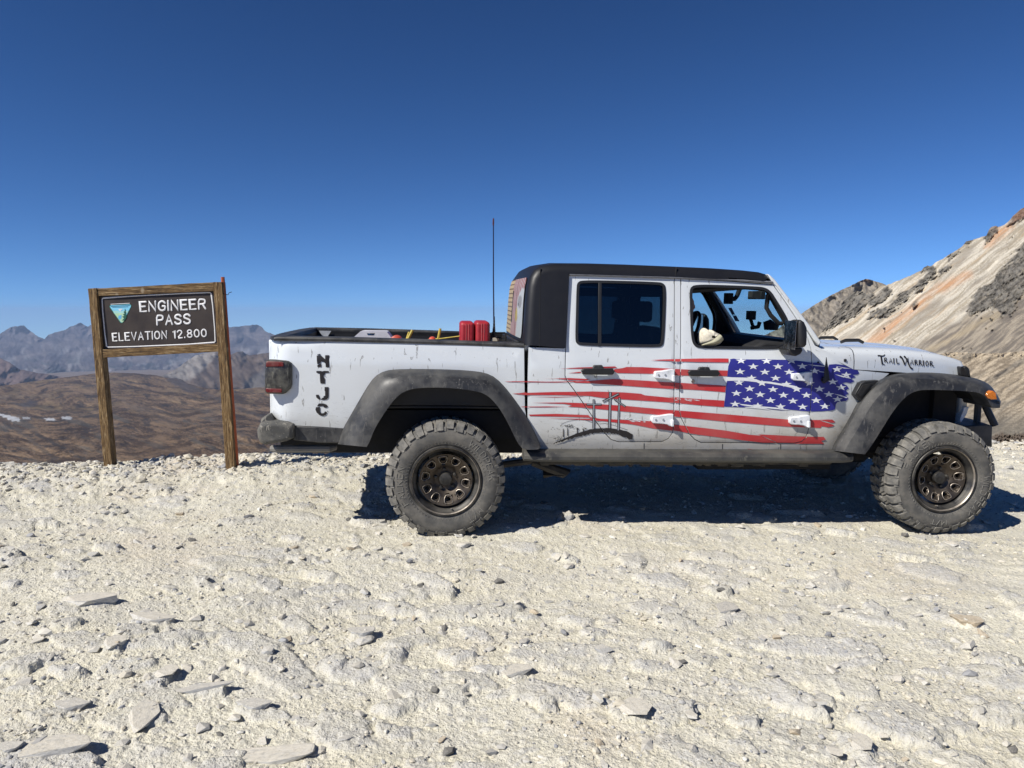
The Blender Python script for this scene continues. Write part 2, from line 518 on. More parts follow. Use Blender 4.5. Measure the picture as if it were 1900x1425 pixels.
    hgt = m.math('ADD', hgt, m.math('MULTIPLY', n3, .9))
    hgt = m.math('ADD', hgt, m.math('MULTIPLY', m.noise(co, 28, 5, .6), 1.4))
    m.bump(hgt, 0.75, 0.009)
    o = np_mesh("ground", V, grid_quads(NR, NC), m.m, True, {"rock": rock.ravel(), "rid": rid.ravel()})
    tag(o, kind="structure")
    return o, (Y, s, Z), m.m
ground, GGRID, M_GROUND = build_ground()
def gz(x, y):
    Y, s, Z = GGRID
    i = np.interp(y, Y, np.arange(len(Y))); sx = x / (y * 0.92 + 0.5)
    j = np.interp(sx, s, np.arange(len(s)))
    i0 = int(min(i, len(Y) - 2)); j0 = int(min(j, len(s) - 2)); a = i - i0; b = j - j0
    return float((Z[i0, j0] * (1 - b) + Z[i0, j0 + 1] * b) * (1 - a) + (Z[i0 + 1, j0] * (1 - b) + Z[i0 + 1, j0 + 1] * b) * a)

# wide low terrain that carries the pass on all sides
def build_terrain():
    NR, NC = 150, 220
    r = np.concatenate([[0.0], np.geomspace(1.2, 9000, NR - 1)])
    a = np.linspace(0, 2 * np.pi, NC)
    RR, AA = np.meshgrid(r, a, indexing='ij')
    X = RR * np.sin(AA); Y = RR * np.cos(AA)
    g = gplane(np.clip(X, -14, 14), np.clip(Y, -14, 9)) - 0.22
    back = sstep(-0.1, -0.6, np.cos(AA))
    right = sstep(0.25, 0.8, np.sin(AA))
    fall = -np.interp(RR, [0, 9, 20, 60, 200, 500, 9000], [0, 1.0, 8, 28, 75, 165, 560])
    fallb = -np.interp(RR, [0, 14, 40, 120, 500, 2500, 9000], [0, .2, 3, 12, 50, 10, -60 + 0])
    h = fall * (1 - back) + fallb * back
    h = h * (1 - right) + right * np.interp(RR, [0, 9, 60, 200, 9000], [0, -.3, -2, -20, -300])
    nz = fbm(X / 300, Y / 300, 4, 70) * np.clip(RR / 30, 0, 1) * 6 + ridged(X / 1800, Y / 1800, 4, 71) * np.clip(RR / 900, 0, 1) * 40 * back
    Z = g + h + nz
    m = Mat("brown_moorland_soil"); co = m.coord()
    n = m.noise(co, .01, 6, .6); n2 = m.noise(co, .5, 5, .6)
    c = m.mix(m.ramp(n, [(.35, 0.), (.65, 1.)]), (.10, .065, .042), (.17, .125, .085))
    c = m.mix(m.ramp(n2, [(.4, 0.), (.7, .3)]), c, (.22, .18, .13))
    m.set("Base Color", c); m.set("Roughness", .95)
    V = np.stack([X, Y, Z], -1).reshape(-1, 3)
    o = np_mesh("valley_terrain", V, grid_quads(NR, NC), m.m)
    tag(o, kind="structure")
build_terrain()

# relief sheets: real hillsides, each at its own distance
def relief(name, top_px, bottom_v, du, nv, depth, colour, disp=None, mat=None, u0=None, u1=None, kind="structure", pw=1.0, jag=0.0, jagseed=3, back=0.25):
    T = np.array(top_px, float)
    u0 = T[0, 0] if u0 is None else u0; u1 = T[-1, 0] if u1 is None else u1
    us = np.arange(u0, u1 + du, du)
    tv = np.interp(us, T[:, 0], T[:, 1])
    if jag: tv = tv + jag * fbm(us / 9.0, us * 0 + 1.5, 4, jagseed, .6)
    t = np.linspace(0, 1, nv) ** pw
    bv = np.full_like(us, bottom_v) if not callable(bottom_v) else bottom_v(us)
    Vv = tv[None, :] + (bv - tv)[None, :] * t[:, None]
    Uu = np.repeat(us[None, :], nv, 0)
    D = depth(Uu, Vv)
    if disp is not None: D = D * (1 + disp(Uu, Vv))
    dx = (Uu - CX) / FOC; dz = -(Vv - CY) / FOC
    fx = dx; fy = _F[1] + _U[1] * dz; fz = _F[2] + _U[2] * dz
    k = D / fy
    P = np.stack([fx * k, D, fz * k + CAMH], -1)
    # the hidden far side of the ridge
    rows = []
    for j, (m_, dn) in enumerate([(1 + back * .5, .04), (1 + back, .18)]):
        r = P[0].copy(); r[:, 0] *= m_; r[:, 1] *= m_; r[:, 2] -= dn * D[0] * .6
        rows.insert(0, r)
    P = np.concatenate([np.stack(rows), P], 0)
    cols = colour(Uu, Vv)
    cols = np.concatenate([cols[:1], cols[:1], cols], 0)
    o = np_mesh(name, P.reshape(-1, 3), grid_quads(P.shape[0], P.shape[1]), mat, True, {"col": cols.reshape(-1, 3)})
    if kind: tag(o, kind=kind)
    return o
def lerp3(a, b, t): return np.asarray(a)[None, None, :] * (1 - t[..., None]) + np.asarray(b)[None, None, :] * t[..., None]
def lay(c, col, t): return c * (1 - t[..., None]) + np.asarray(col)[None, None, :] * t[..., None]

def terrain_mat(name, sc, bump=.5, bd=1.0, var=.35, stretch=(1, 1, 1), rot=(0, 0, 0)):
    m = Mat(name); co = m.mapping(stretch, rot)
    c = m.attr("col", 1)
    n = m.noise(co, sc, 7, .62); n2 = m.noise(co, sc * 6, 5, .6)
    k = m.math('ADD', m.ramp(n, [(.25, 1 - var), (.75, 1 + var * .6)]), m.ramp(n2, [(.3, -var * .35), (.7, var * .3)]))
    v = m.n.new("ShaderNodeVectorMath"); v.operation = 'SCALE'; m.l.new(c, v.inputs[0]); m.l.new(k, v.inputs[3])
    m.set("Base Color", v.outputs[0]); m.set("Roughness", .95); m.set("Specular IOR Level", .15)
    m.bump(m.math('ADD', n, m.math('MULTIPLY', n2, .35)), bump, bd)
    return m.m

# ---- far blue range
L1 = [(-1100, 640), (-950, 610), (-800, 635), (-640, 606), (-500, 628), (-380, 600), (-280, 624), (-200, 612), (-120, 630), (-60, 628), (0, 620), (12, 611), (20, 607), (28, 604.5), (44, 604.5), (52, 611), (60, 617), (70, 623), (82, 630), (90, 621), (105, 616), (122, 611), (132, 605),
      (141, 602), (149, 598), (158, 604), (163, 606), (168, 603), (185, 610), (210, 625), (260, 640), (320, 634), (380, 622), (420, 607), (449, 605), (466, 603), (476, 602),
      (486, 606), (492, 614), (503, 619), (514, 622), (530, 634), (600, 645), (900, 660), (1500, 665)]
def c_l1(u, v):
    wu = u + 8 * perlin(u / 20, v / 20, 3)
    n = fbm(wu / 40, v / 14, 5, 81, .6)
    c = lerp3((.060, .052, .058), (.125, .108, .105), sstep(-.5, .6, n))
    sc = sstep(.15, .55, fbm(wu / 16 + v / 40, v / 22, 4, 83)) * sstep(630, 655, v)
    c = lay(c, (.21, .205, .21), sc * .7)
    fo = sstep(.05, .5, fbm(wu / 30, v / 12, 4, 85)) * sstep(655, 680, v)
    c = lay(c, (.028, .034, .034), fo * .85)
    st = sstep(.55, .9, np.sin(v / 2.6 + 2 * perlin(u / 30, v / 15, 5))) * sstep(640, 615, v)
    return lay(c, (.05, .045, .05), st * .5)
def d_l1(u, v): return 7600 - 2300 * sstep(600, 700, v) + 0 * u
def p_l1(u, v):
    wu = u + 7 * perlin(u / 24, v / 24, 13); wv = v + 5 * perlin(u / 18, v / 18, 14)
    return 0.020 * ridged(wu / 60, wv / 46, 3, 91, .42) + 0.003 * ridged(wu / 13 + v / 30, wv / 17, 3, 92)
M_FAR = terrain_mat("far_mountain_rock", .007, .35, 12, .45)
relief("mountain_range", L1, 715, 1.6, 76, d_l1, c_l1, p_l1, M_FAR, jag=1.1)

# ---- middle hills
L2a = [(-1100, 672), (-800, 655), (-500, 668), (-300, 645), (-160, 650), (-40, 655), (0, 664), (17, 672), (38, 686), (72, 692), (96, 696), (124, 701), (160, 712)]
def c_l2(u, v):
    c = lerp3((.070, .047, .042), (.125, .090, .080), sstep(-.6, .6, fbm(u / 22, v / 16, 5, 101)))
    return c
relief("hill", L2a, 725, 2, 30, lambda u, v: 3500 - 500 * sstep(655, 720, v) + 0 * u, c_l2,
       lambda u, v: .025 * ridged((u + v) / 40, v / 30, 3, 103, .4), terrain_mat("brown_hill_soil", .012, .6, 9, .25), jag=.6)
L2b = [(290, 705), (304, 695), (318, 689), (333, 681), (348, 669), (362, 660), (380, 655), (399, 652), (415, 655), (428, 658), (440, 653), (450, 652), (456, 656), (463, 659), (480, 657),
       (500, 654), (540, 650), (620, 648), (800, 655), (1500, 662)]
def c_l2b(u, v):
    c = lerp3((.065, .046, .034), (.115, .088, .068), sstep(-.6, .6, fbm(u / 30, v / 16, 5, 111)))
    sc = sstep(4, -4, poly_sdf(u + 5 * perlin(u / 12, v / 8, 5), v, [(300, 697), (333, 680), (362, 656), (402, 650), (392, 672), (372, 692), (350, 706), (330, 706)]))
    c = lay(c, (.23, .215, .20), sc * (.75 + .25 * perlin(u / 6, v / 18, 6)))
    dk = sstep(3, -3, poly_sdf(u, v, [(436, 659), (444, 651), (456, 653), (466, 660)]))
    c = lay(c, (.06, .055, .055), dk)
    g = sstep(6, -6, poly_sdf(u + 8 * perlin(u / 18, v / 12, 7), v, [(452, 712), (480, 690), (520, 676), (560, 676), (560, 730), (470, 730)]))
    return lay(c, (.105, .10, .095), g * .8)
relief("hill", L2b, 735, 2, 44, lambda u, v: 3100 - 500 * sstep(650, 725, v) + 0 * u, c_l2b,
       lambda u, v: .018 * ridged((u - v * .6) / 42, v / 34, 3, 113, .4), terrain_mat("grey_scree_hill", .012, .6, 8, .25), jag=.6, jagseed=9)

# ---- brown moorland
L3 = [(-1100, 735), (-700, 728), (-400, 738), (-200, 722), (0, 716), (40, 711), (72, 706), (130, 699), (174, 693), (203, 691), (246, 692.5), (290, 696), (312, 702), (326, 701), (336, 703), (347, 711), (360, 715), (376, 719), (405, 723), (440, 722), (463, 720), (503, 718), (560, 714), (700, 716), (1000, 724), (1560, 728)]
def c_l3(u, v):
    wv = v - 0.05 * u * sstep(300, 0, u) * sstep(740, 800, v) * 3 + 20 * perlin(u / 150, v / 70, 121) + 6 * perlin(u / 50, v / 22, 120)
    n = fbm(u / 95, wv / 9, 8, 122, .74) + .55 * fbm(u / 5, v / 2.2, 3, 137, .7)
    c = lerp3((.050, .032, .020), (.165, .113, .070), sstep(-.75, .75, n))
    c = lay(c, (.165, .122, .07), sstep(.2, .8, fbm(u / 60 + 9, wv / 7, 6, 124, .65)) * .6 * sstep(800, 740, v))
    c = lay(c, (.024, .020, .019), sstep(.35, .8, fbm(u / 36, wv / 7, 6, 126, .68)) * .75)
    c = lay(c, (.075, .073, .066), sstep(.2, .7, fbm(u / 70, (v - .28 * u) / 16, 4, 128)) * .6 * sstep(745, 775, v))
    # gullies in the middle
    g = sstep(26, -10, poly_sdf(u + 14 * perlin(u / 22, v / 16, 7), v + 6 * perlin(u / 18, v / 9, 8), [(250, 830), (330, 815), (345, 850), (270, 868)]))
    c = lay(c, (.10, .065, .04), g * .4)
    for P in ([(312, 704), (322, 699), (334, 702), (350, 711), (372, 725), (350, 727), (325, 715)], [(36, 751), (60, 741), (68, 748), (48, 757)]):
        c = lay(c, (.055, .048, .05), sstep(5, -3, poly_sdf(u + 6 * perlin(u / 8, v / 6, 17), v + 2 * perlin(u / 9, v / 5, 18), P)) * .85)
    ln = np.abs(v - (722 + (u - 0) * 0.0)) * 0
    for (a, b, w, col, k) in (((0, 773), (140, 880), 4.0, (.055, .045, .038), .7), ((60, 800), (190, 870), 2.4, (.04, .034, .03), .8), ((0, 745), (190, 775), 3, (.06, .055, .05), .4),
                    ((340, 712), (520, 790), 4, (.06, .05, .045), .6), ((230, 745), (330, 790), 5, (.13, .10, .075), .35), ((430, 800), (540, 830), 4, (.05, .042, .04), .5),
                    ((0, 737), (95, 733), 2.0, (.17, .13, .09), .6), ((60, 757), (170, 760), 2.5, (.16, .12, .065), .5)):
        a = np.array(a, float); b = np.array(b, float); e = b - a
        t = np.clip(((u - a[0]) * e[0] + (v - a[1]) * e[1]) / (e @ e), 0, 1)
        d = np.hypot(u - a[0] - e[0] * t, v - a[1] - e[1] * t) + 5 * perlin(u / 13, v / 6, 19)
        c = lay(c, col, sstep(w * 1.6, 0, d) * k)
    for P in ([(-5, 766), (12, 770), (36, 775), (36, 782), (24, 781), (-5, 769)], [(80, 776), (101, 777), (103, 780), (86, 780)], [(113, 774), (128, 773), (135, 775), (126, 778), (115, 777)], [(42, 774), (57, 775), (57, 777), (44, 777)]):
        c = lay(c, (.42, .44, .47), sstep(1.6, -1.0, poly_sdf(u + 4 * perlin(u / 6, v / 3, 139), v + 1.5 * perlin(u / 5, v / 3, 138), P)) * .85)
    return c
def d_l3(u, v): return 2000 * np.exp(-np.clip((v - 690), -30, 400) / 110.0) + 120
def p_l3(u, v):
    return .05 * perlin(u / 150 + v / 90, v / 60, 131) + .022 * ridged(u / 90 - v / 50, v / 36, 3, 132, .45) + .004 * fbm(u / 26, v / 11, 3, 133) + .012 * fbm(u / 120, v / 60, 2, 135)
M_MOOR = terrain_mat("autumn_moorland", .11, .5, 1.2, .5)
relief("moorland_hill", L3, 905, 1.3, 230, d_l3, c_l3, p_l3, M_MOOR, jag=.5, jagseed=14)

# ---- right: back peak, coloured slope, road bank
L4 = [(1380, 640), (1440, 612), (1478, 588), (1495, 576), (1520, 560), (1545, 546), (1568, 535), (1590, 524), (1600, 519.5), (1607, 517.5), (1615, 519), (1622, 521), (1640, 527), (1700, 552), (1780, 590)]
def c_r1(u, v):
    c = lerp3((.17, .148, .118), (.30, .265, .215), sstep(-.5, .6, fbm((u + v) / 30, (u - v) / 9, 6, 141, .7) + .4 * fbm(u / 4, v / 4, 3, 140, .7)))
    c = lay(c, (.36, .21, .12), sstep(14, -2, np.hypot(u - 1608, (v - 519) * 1.2)) * .6)
    return lay(c, (.12, .105, .09), sstep(.2, .7, fbm(u / 14, v / 14, 4, 143)) * .6)
relief("mountain_peak", L4, 700, 2, 80, lambda u, v: 620 - 160 * sstep(520, 660, v) + 0 * u, c_r1,
       lambda u, v: .018 * ridged((u * .6 + v) / 44, (u - v * .6) / 26, 3, 145, .45), terrain_mat("grey_peak_rock", .06, .4, 1.5, .25), jag=.6)
RS = 4.13
def Zb(*pts): return [(1440 + x / RS, 370 + y / RS) for x, y in pts]
L5 = [(1470, 672), (1490, 652), (1503, 640), (1520, 622), (1532, 607), (1545, 590), (1556, 572), (1566, 556), (1577, 545), (1590, 540), (1603, 540), (1615, 546), (1625, 538), (1634, 531), (1646, 529), (1663, 521.5), (1690, 511),
      (1709, 502.5), (1713, 497), (1721, 492), (1727, 495), (1733, 489), (1750, 479.5), (1767, 469), (1785, 458), (1789, 453), (1793, 448), (1803, 445.5), (1815, 442), (1830, 437.5), (1834, 428), (1838, 421.5), (1848, 419), (1853, 421),
      (1864, 417), (1873, 409), (1880, 400), (1890, 392), (1900, 385), (1930, 362), (2000, 315), (2150, 230)]
P_ROCK = [Zb((335, 1040), (480, 830), (545, 720), (590, 700), (640, 700), (740, 720), (760, 740), (700, 780), (640, 860), (560, 920), (440, 970)),
          Zb((760, 745), (850, 670), (895, 690), (880, 730), (800, 790), (740, 820), (690, 800)),
          Zb((700, 920), (720, 860), (850, 830), (960, 720), (1090, 640), (1160, 560), (1180, 500), (1230, 520), (1200, 600), (1100, 680), (950, 790), (850, 890), (760, 900)),
          Zb((1240, 590), (1260, 540), (1350, 490), (1330, 530)), Zb((1110, 550), (1150, 490), (1190, 500), (1150, 560)),
          Zb((1480, 890), (1490, 790), (1560, 690), (1640, 640), (1700, 570), (1800, 480), (1850, 400), (1910, 330), (2400, 100), (2400, 640), (1900, 700), (1850, 760), (1800, 880), (1740, 900), (1720, 850), (1650, 820), (1560, 850)),
          Zb((1600, 340), (1630, 200), (1700, 190), (1690, 260), (1650, 300)), Zb((1770, 200), (1840, 90), (1930, 40), (1910, 140), (1810, 200)), Zb((1430, 360), (1450, 315), (1505, 300), (1480, 340)),
          Zb((1310, 470), (1330, 420), (1400, 390), (1390, 420), (1340, 460)), Zb((1040, 820), (1080, 780), (1095, 790), (1050, 830))]
P_BROWN = Zb((950, 1160), (1100, 1100), (1300, 980), (1480, 880), (1720, 840), (1900, 700), (2500, 700), (2500, 1250), (1150, 1200))
P_OR = [Zb((690, 1095), (740, 1045), (900, 920), (1000, 855), (1100, 770), (1180, 720), (1190, 750), (1100, 830), (1000, 910), (880, 1010), (800, 1095)),
        Zb((1200, 710), (1260, 650), (1360, 600), (1500, 555), (1490, 580), (1400, 640), (1290, 700)), Zb((1610, 372), (1640, 310), (1700, 230), (1790, 195), (1820, 205), (1700, 305), (1640, 360))]
P_CREAM2 = Zb((1440, 1000), (1600, 900), (1740, 860), (1700, 900), (1560, 960), (1480, 1010), (1200, 1160), (1150, 1165))
def acr(u, v):
    a = R(38.7); al = (u - 1500) * math.cos(a) - (v - 600) * math.sin(a); ac = (u - 1500) * math.sin(a) + (v - 600) * math.cos(a)
    return al, ac
_rockcache = {}
def rockmask(u, v):
    k = u.shape
    if k not in _rockcache:
        al, ac = acr(u, v); wu = u + 5 * fbm(al / 22, ac / 7, 5, 151, .6); wv = v + 4 * fbm(al / 22, ac / 7, 5, 152, .6)
        m = np.zeros_like(u)
        for P in P_ROCK: m = np.maximum(m, sstep(3.5, -2.5, poly_sdf(wu, wv, P)))
        al, ac = acr(u, v)
        sp = sstep(.62, .8, fbm(al / 11, ac / 6, 3, 154)) * sstep(.1, .5, fbm(u / 60, v / 60, 2, 155))
        _rockcache[k] = np.maximum(m, sp * .8)
    return _rockcache[k]
def c_r2(u, v):
    al, ac = acr(u, v); wa = ac + 5 * perlin(al / 60, ac / 30, 160)
    n = fbm(al / 90, wa / 6, 6, 161, .70) + .35 * fbm(u / 3, v / 3, 3, 159, .7)
    c = lerp3((.38, .325, .24), (.66, .60, .49), sstep(-.7, .6, n))
    c = lay(c, (.31, .27, .215), sstep(.1, .8, fbm(al / 120, wa / 14, 4, 163)) * .75)
    c = lay(c, (.54, .36, .18), sstep(.3, .8, fbm(al / 130 + 7, wa / 9, 4, 165)) * .35)
    br = sstep(14, -14, poly_sdf(u + 12 * perlin(al / 30, ac / 10, 166), v + 8 * perlin(al / 30, ac / 8, 167), P_BROWN))
    cb = lerp3((.21, .18, .145), (.43, .365, .275), sstep(-.5, .7, fbm(al / 70, wa / 6, 5, 168, .65)))
    c = c * (1 - br[..., None]) + cb * br[..., None]
    for P in P_OR:
        m = sstep(9, -7, poly_sdf(u + 5 * perlin(al / 30, ac / 5, 169), v + 5 * perlin(al / 30, ac / 4, 170), P))
        c = lay(c, (.56, .27, .115), m * (.62 + .3 * perlin(al / 40, ac / 4, 171)))
    m = sstep(6, -6, poly_sdf(u + 8 * perlin(al / 20, ac / 8, 173), v + 4 * perlin(al / 20, ac / 8, 174), P_CREAM2))
    c = lay(c, (.46, .37, .235), m * .7)
    rk = rockmask(u, v)
    cr = lerp3((.085, .076, .062), (.245, .225, .19), sstep(-.7, .8, fbm(al / 16, ac / 7, 5, 175, .72)))
    cr = lay(cr, (.33, .29, .23), sstep(.25, .7, fbm(al / 30, ac / 5, 4, 176, .65)) * .6)
    top = sstep(440, 400, v) * .6
    cr = lay(cr, (.24, .12, .07), top)
    return c * (1 - rk[..., None]) + cr * rk[..., None]
def d_r2(u, v):
    al, ac = acr(u, v)
    return 345 * np.exp(-(ac - 20) / 175.0)
def p_r2(u, v):
    al, ac = acr(u, v); wa = ac + 5 * perlin(al / 60, ac / 30, 160)
    rk = rockmask(u, v)
    return .014 * ridged(al / 130, wa / 26, 3, 181, .4) + .003 * fbm(al / 30, wa / 5, 4, 183) - rk * (.008 + .011 * ridged(al / 20, ac / 10, 5, 185, .62))
M_SLOPE = terrain_mat("mineral_stained_scree", 1.3, .9, .35, .24)
relief("mountain_slope", [(1380, 700)] + L5, 770, 1.15, 250, d_r2, c_r2, p_r2, M_SLOPE, jag=.9, jagseed=21, u1=2100)
L6 = [(1560, 662), (1640, 656), (1687, 651.5), (1710, 657), (1730, 659.5), (1745, 656), (1767, 652.5), (1785, 654), (1803, 654), (1830, 656), (1860, 655), (1900, 651), (2000, 646), (2200, 640)]
def c_r3(u, v):
    a = R(30); al = (u - 1700) * math.cos(a) - (v - 700) * math.sin(a); ac = (u - 1700) * math.sin(a) + (v - 700) * math.cos(a)
    n = fbm(al / 60, ac / 7, 6, 191, .70) + .4 * fbm(u / 3, v / 3, 3, 189, .7)
    c = lerp3((.24, .195, .14), (.49, .41, .30), sstep(-.6, .6, n))
    c = lay(c, (.185, .17, .145), sstep(-.1, .6, fbm(al / 90, ac / 16, 4, 193)) * .6)
    c = lay(c, (.47, .385, .27), sstep(10, -2, np.abs(ac - 92 + 5 * perlin(al / 40, ac / 30, 196))) * .45)
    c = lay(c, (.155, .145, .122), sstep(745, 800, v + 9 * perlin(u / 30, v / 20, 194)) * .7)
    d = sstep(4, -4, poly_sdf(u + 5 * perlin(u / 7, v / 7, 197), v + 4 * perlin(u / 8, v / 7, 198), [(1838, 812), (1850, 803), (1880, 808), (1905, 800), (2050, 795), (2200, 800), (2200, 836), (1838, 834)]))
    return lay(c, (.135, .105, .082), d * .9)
def p_r3(u, v):
    a = R(30); al = (u - 1700) * math.cos(a) - (v - 700) * math.sin(a); ac = (u - 1700) * math.sin(a) + (v - 700) * math.cos(a)
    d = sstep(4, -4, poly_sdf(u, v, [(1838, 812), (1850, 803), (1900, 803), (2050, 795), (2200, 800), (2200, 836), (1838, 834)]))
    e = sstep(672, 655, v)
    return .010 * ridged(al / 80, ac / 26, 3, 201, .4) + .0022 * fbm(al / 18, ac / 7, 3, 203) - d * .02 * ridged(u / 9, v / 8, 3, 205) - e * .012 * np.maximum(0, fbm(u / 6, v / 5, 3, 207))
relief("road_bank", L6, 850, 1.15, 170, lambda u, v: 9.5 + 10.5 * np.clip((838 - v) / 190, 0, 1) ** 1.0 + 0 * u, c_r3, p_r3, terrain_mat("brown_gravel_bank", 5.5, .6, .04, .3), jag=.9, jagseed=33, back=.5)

# ---- haze: one closed box of thin air around everything
def build_haze():
    mb = MB(); mb.box((-11500, -9800, -640), (11500, 10200, 62))
    m = bpy.data.materials.new("thin_air"); m.use_nodes = True
    n = m.node_tree.nodes; n.clear()
    v = n.new("ShaderNodeVolumePrincipled"); o = n.new("ShaderNodeOutputMaterial")
    v.inputs["Color"].default_value = (.52, .69, 1.0, 1)
    v.inputs["Density"].default_value = HAZE
    v.inputs["Anisotropy"].default_value = 0.0
    m.node_tree.links.new(v.outputs[0], o.inputs["Volume"])
    ob = mb.build("haze", m); tag(ob, kind="stuff")
HAZE = 6.8e-5
build_haze()

# ================================================================== TRUCK
YAW, NOSE, ROLL = R(5.143), R(0.997), R(1.2)
WB = 3.487; TR = 0.396; OW = 0.90
_rm = Matrix.Rotation(YAW, 3, 'Z') @ Matrix.Rotation(NOSE, 3, 'Y') @ Matrix.Rotation(ROLL, 3, 'X')
TO = np.array([-0.52504354, 5.69530151, CAMH - 1.48416782])
TM = np.array(_rm)
EX, EY, EZ = TM.T
def T(u, v, ly):
    d = ray(u, v); o = TO + EY * ly
    t = ((o - _C) @ EY) / (d @ EY); p = _C + d * t - TO
    return float(p @ EX), float(p @ EZ)
def T3(u, v, ly):
    a = T(u, v, ly); return (a[0], ly, a[1])
def S(x, z, extra=None):
    s = 0.76 - 0.15 * max(0.0, z - 1.285) - 0.20 * max(0.0, 0.655 - z)
    t = min(1, max(0, (z - 1.185) / 0.05)); s -= 0.013 * t * t * (3 - 2 * t)
    s -= 0.006 * ((z - 0.92) / 0.27) ** 2 if 0.6 < z < 1.19 else 0.006
    if x > 2.70: s -= 0.20 * (x - 2.70)
    if extra: s -= extra(x, z)
    return s
def TS(u, v, extra=None):
    ly = -0.76
    for _ in range(6):
        x, z = T(u, v, ly); ly = -S(x, z, extra)
    return x, z
def TL(pts, extra=None): return [TS(u, v, extra) for u, v in pts]

truck = empty("pickup_truck", tuple(TO), _rm.to_euler())
tag(truck, "dusty white four door pickup with a flag wrap along its side", "truck")

def tri_region(outer, holes=(), grid=0.06, cons=(), drop=None):
    """constrained triangulation in (x,z) of outer minus holes -> verts2d, tris"""
    pts = []; edges = []
    def addloop(L):
        b = len(pts)
        for p in L: pts.append(Vector(p))
        for i in range(len(L)): edges.append((b + i, b + (i + 1) % len(L)))
    addloop(outer)
    for h in holes: addloop(h)
    for c in cons: addloop(c)
    xs = [p[0] for p in outer]; zs = [p[1] for p in outer]
    if grid:
        nx = int((max(xs) - min(xs)) / grid) + 1; nz = int((max(zs) - min(zs)) / grid) + 1
        ol = np.array([(min(xs) + grid * (i + .5), min(zs) + grid * (j + .5)) for i in range(nx) for j in range(nz)])
        if len(ol):
            d = poly_sdf(ol[:, 0], ol[:, 1], outer); ok = d < -grid * .3
            for h in holes: ok &= poly_sdf(ol[:, 0], ol[:, 1], h) > grid * .3
            for p in ol[ok]: pts.append(Vector(p))
    r = delaunay_2d_cdt(pts, edges, [], 0, 1e-5)
    V = [(v.x, v.y) for v in r[0]]; out = []
    for t in r[2]:
        cx = sum(V[i][0] for i in t) / 3; cz = sum(V[i][1] for i in t) / 3
        if not in_poly(cx, cz, outer): continue
        if any(in_poly(cx, cz, h) for h in holes): continue
        if drop and drop(cx, cz): continue
        out.append(tuple(t))
    return V, out
def panel(outer, holes=(), off=0.0, thick=0.02, grid=0.06, extra=None, sign=-1, edge=0.004, cons=(), drop=None, mb=None, m=0):
    """a body panel following the side surface; sign -1 near side, +1 far side"""
    V, Tt = tri_region(outer, holes, grid, cons, drop)
    mb = mb or MB(); n = len(V)
    f3 = [(x, sign * (S(x, z, extra) + off), z) for x, z in V]
    cnt = {}
    for t in Tt:
        for k in range(3):
            e = (t[k], t[(k + 1) % 3]); cnt[e] = 1
    bnd = [e for e in cnt if (e[1], e[0]) not in cnt]
    if thick <= 0:
        mb.add(f3, Tt, m); return mb
    bv = set(i for e in bnd for i in e)
    # rolled edge: boundary verts pushed back by edge
    f3 = [(x, y - sign * (edge if i in bv else 0), z) for i, (x, y, z) in enumerate(f3)]
    ids = sorted(bv); mp = {i: n + k for k, i in enumerate(ids)}
    back = [(f3[i][0], f3[i][1] - sign * thick, f3[i][2]) for i in ids]
    mb.add(f3 + back, list(Tt) + [(e[1], e[0], mp[e[0]], mp[e[1]]) for e in bnd], m)
    return mb
def slab(pts, ly0, ly1, m=0, mb=None, shrink=0.0):
    """prism between two depths; pts are photo pixels seen at ly0"""
    mb = mb or MB(); P = [T(u, v, ly0) for u, v in pts]
    Q = offset_poly(P, -shrink) if shrink else P
    return mb.prism([(x, ly0, z) for x, z in Q], [(x, ly1, z) for x, z in P], m)

# ---- truck materials
def body_paint():
    m = Mat("white_paint_dusty"); co = m.coord(); xyz = m.sep(co)
    base = (.70, .735, .75)
    n = m.noise(co, 5, 5, .6)
    low = m.math('SUBTRACT', m.ramp(m.math('SUBTRACT', xyz[2], m.math('MULTIPLY', m.ramp(m.math('DIVIDE', xyz[0], 3.0), [(.35, 0), (.95, 1)]), .13)), [(.57, 1.0), (.70, .62), (.86, .22), (1.0, .0)]), m.ramp(n, [(.3, .28), (.7, 0)]))
    low = m.math('MAXIMUM', low, 0.0)
    film = m.ramp(m.noise(co, 2.2, 6, .65), [(.35, 0.02), (.75, .14)])
    d = m.math('MAXIMUM', m.math('MULTIPLY', low, .85), film)
    c = m.mix(d, base, (.36, .31, .225))
    # thin scratches from brush
    vec = m.mapping((26, 26, 4.2), (0, R(17), 0)); w = m.noise(vec, 1.6, 3, .5, .6)
    sc = m.ramp(w, [(.66, 0.0), (.68, .8), (.72, .8), (.74, 0.0)])
    vec2 = m.mapping((5, 5, 22), (0, R(28), 0)); w2 = m.noise(vec2, 2.0, 3, .5, .8)
    sc2 = m.math('MULTIPLY', m.ramp(w2, [(.60, 0.0), (.612, .9), (.628, 0.0)]), m.ramp(xyz[2], [(.6, 1.0), (.92, .12), (1.1, .0)]))
    c = m.mix(m.math('MULTIPLY', m.math('MAXIMUM', sc, sc2), .8), c, (.16, .145, .12))
    m.set("Base Color", c); m.set("Roughness", m.ramp(d, [(0, .22), (.6, .8)]))
    m.set("Coat Weight", m.ramp(d, [(0, .6), (.5, 0)])); m.set("Coat Roughness", .08)
    m.bump(m.noise(co, 1.1, 2), .25, .006)
    return m.m
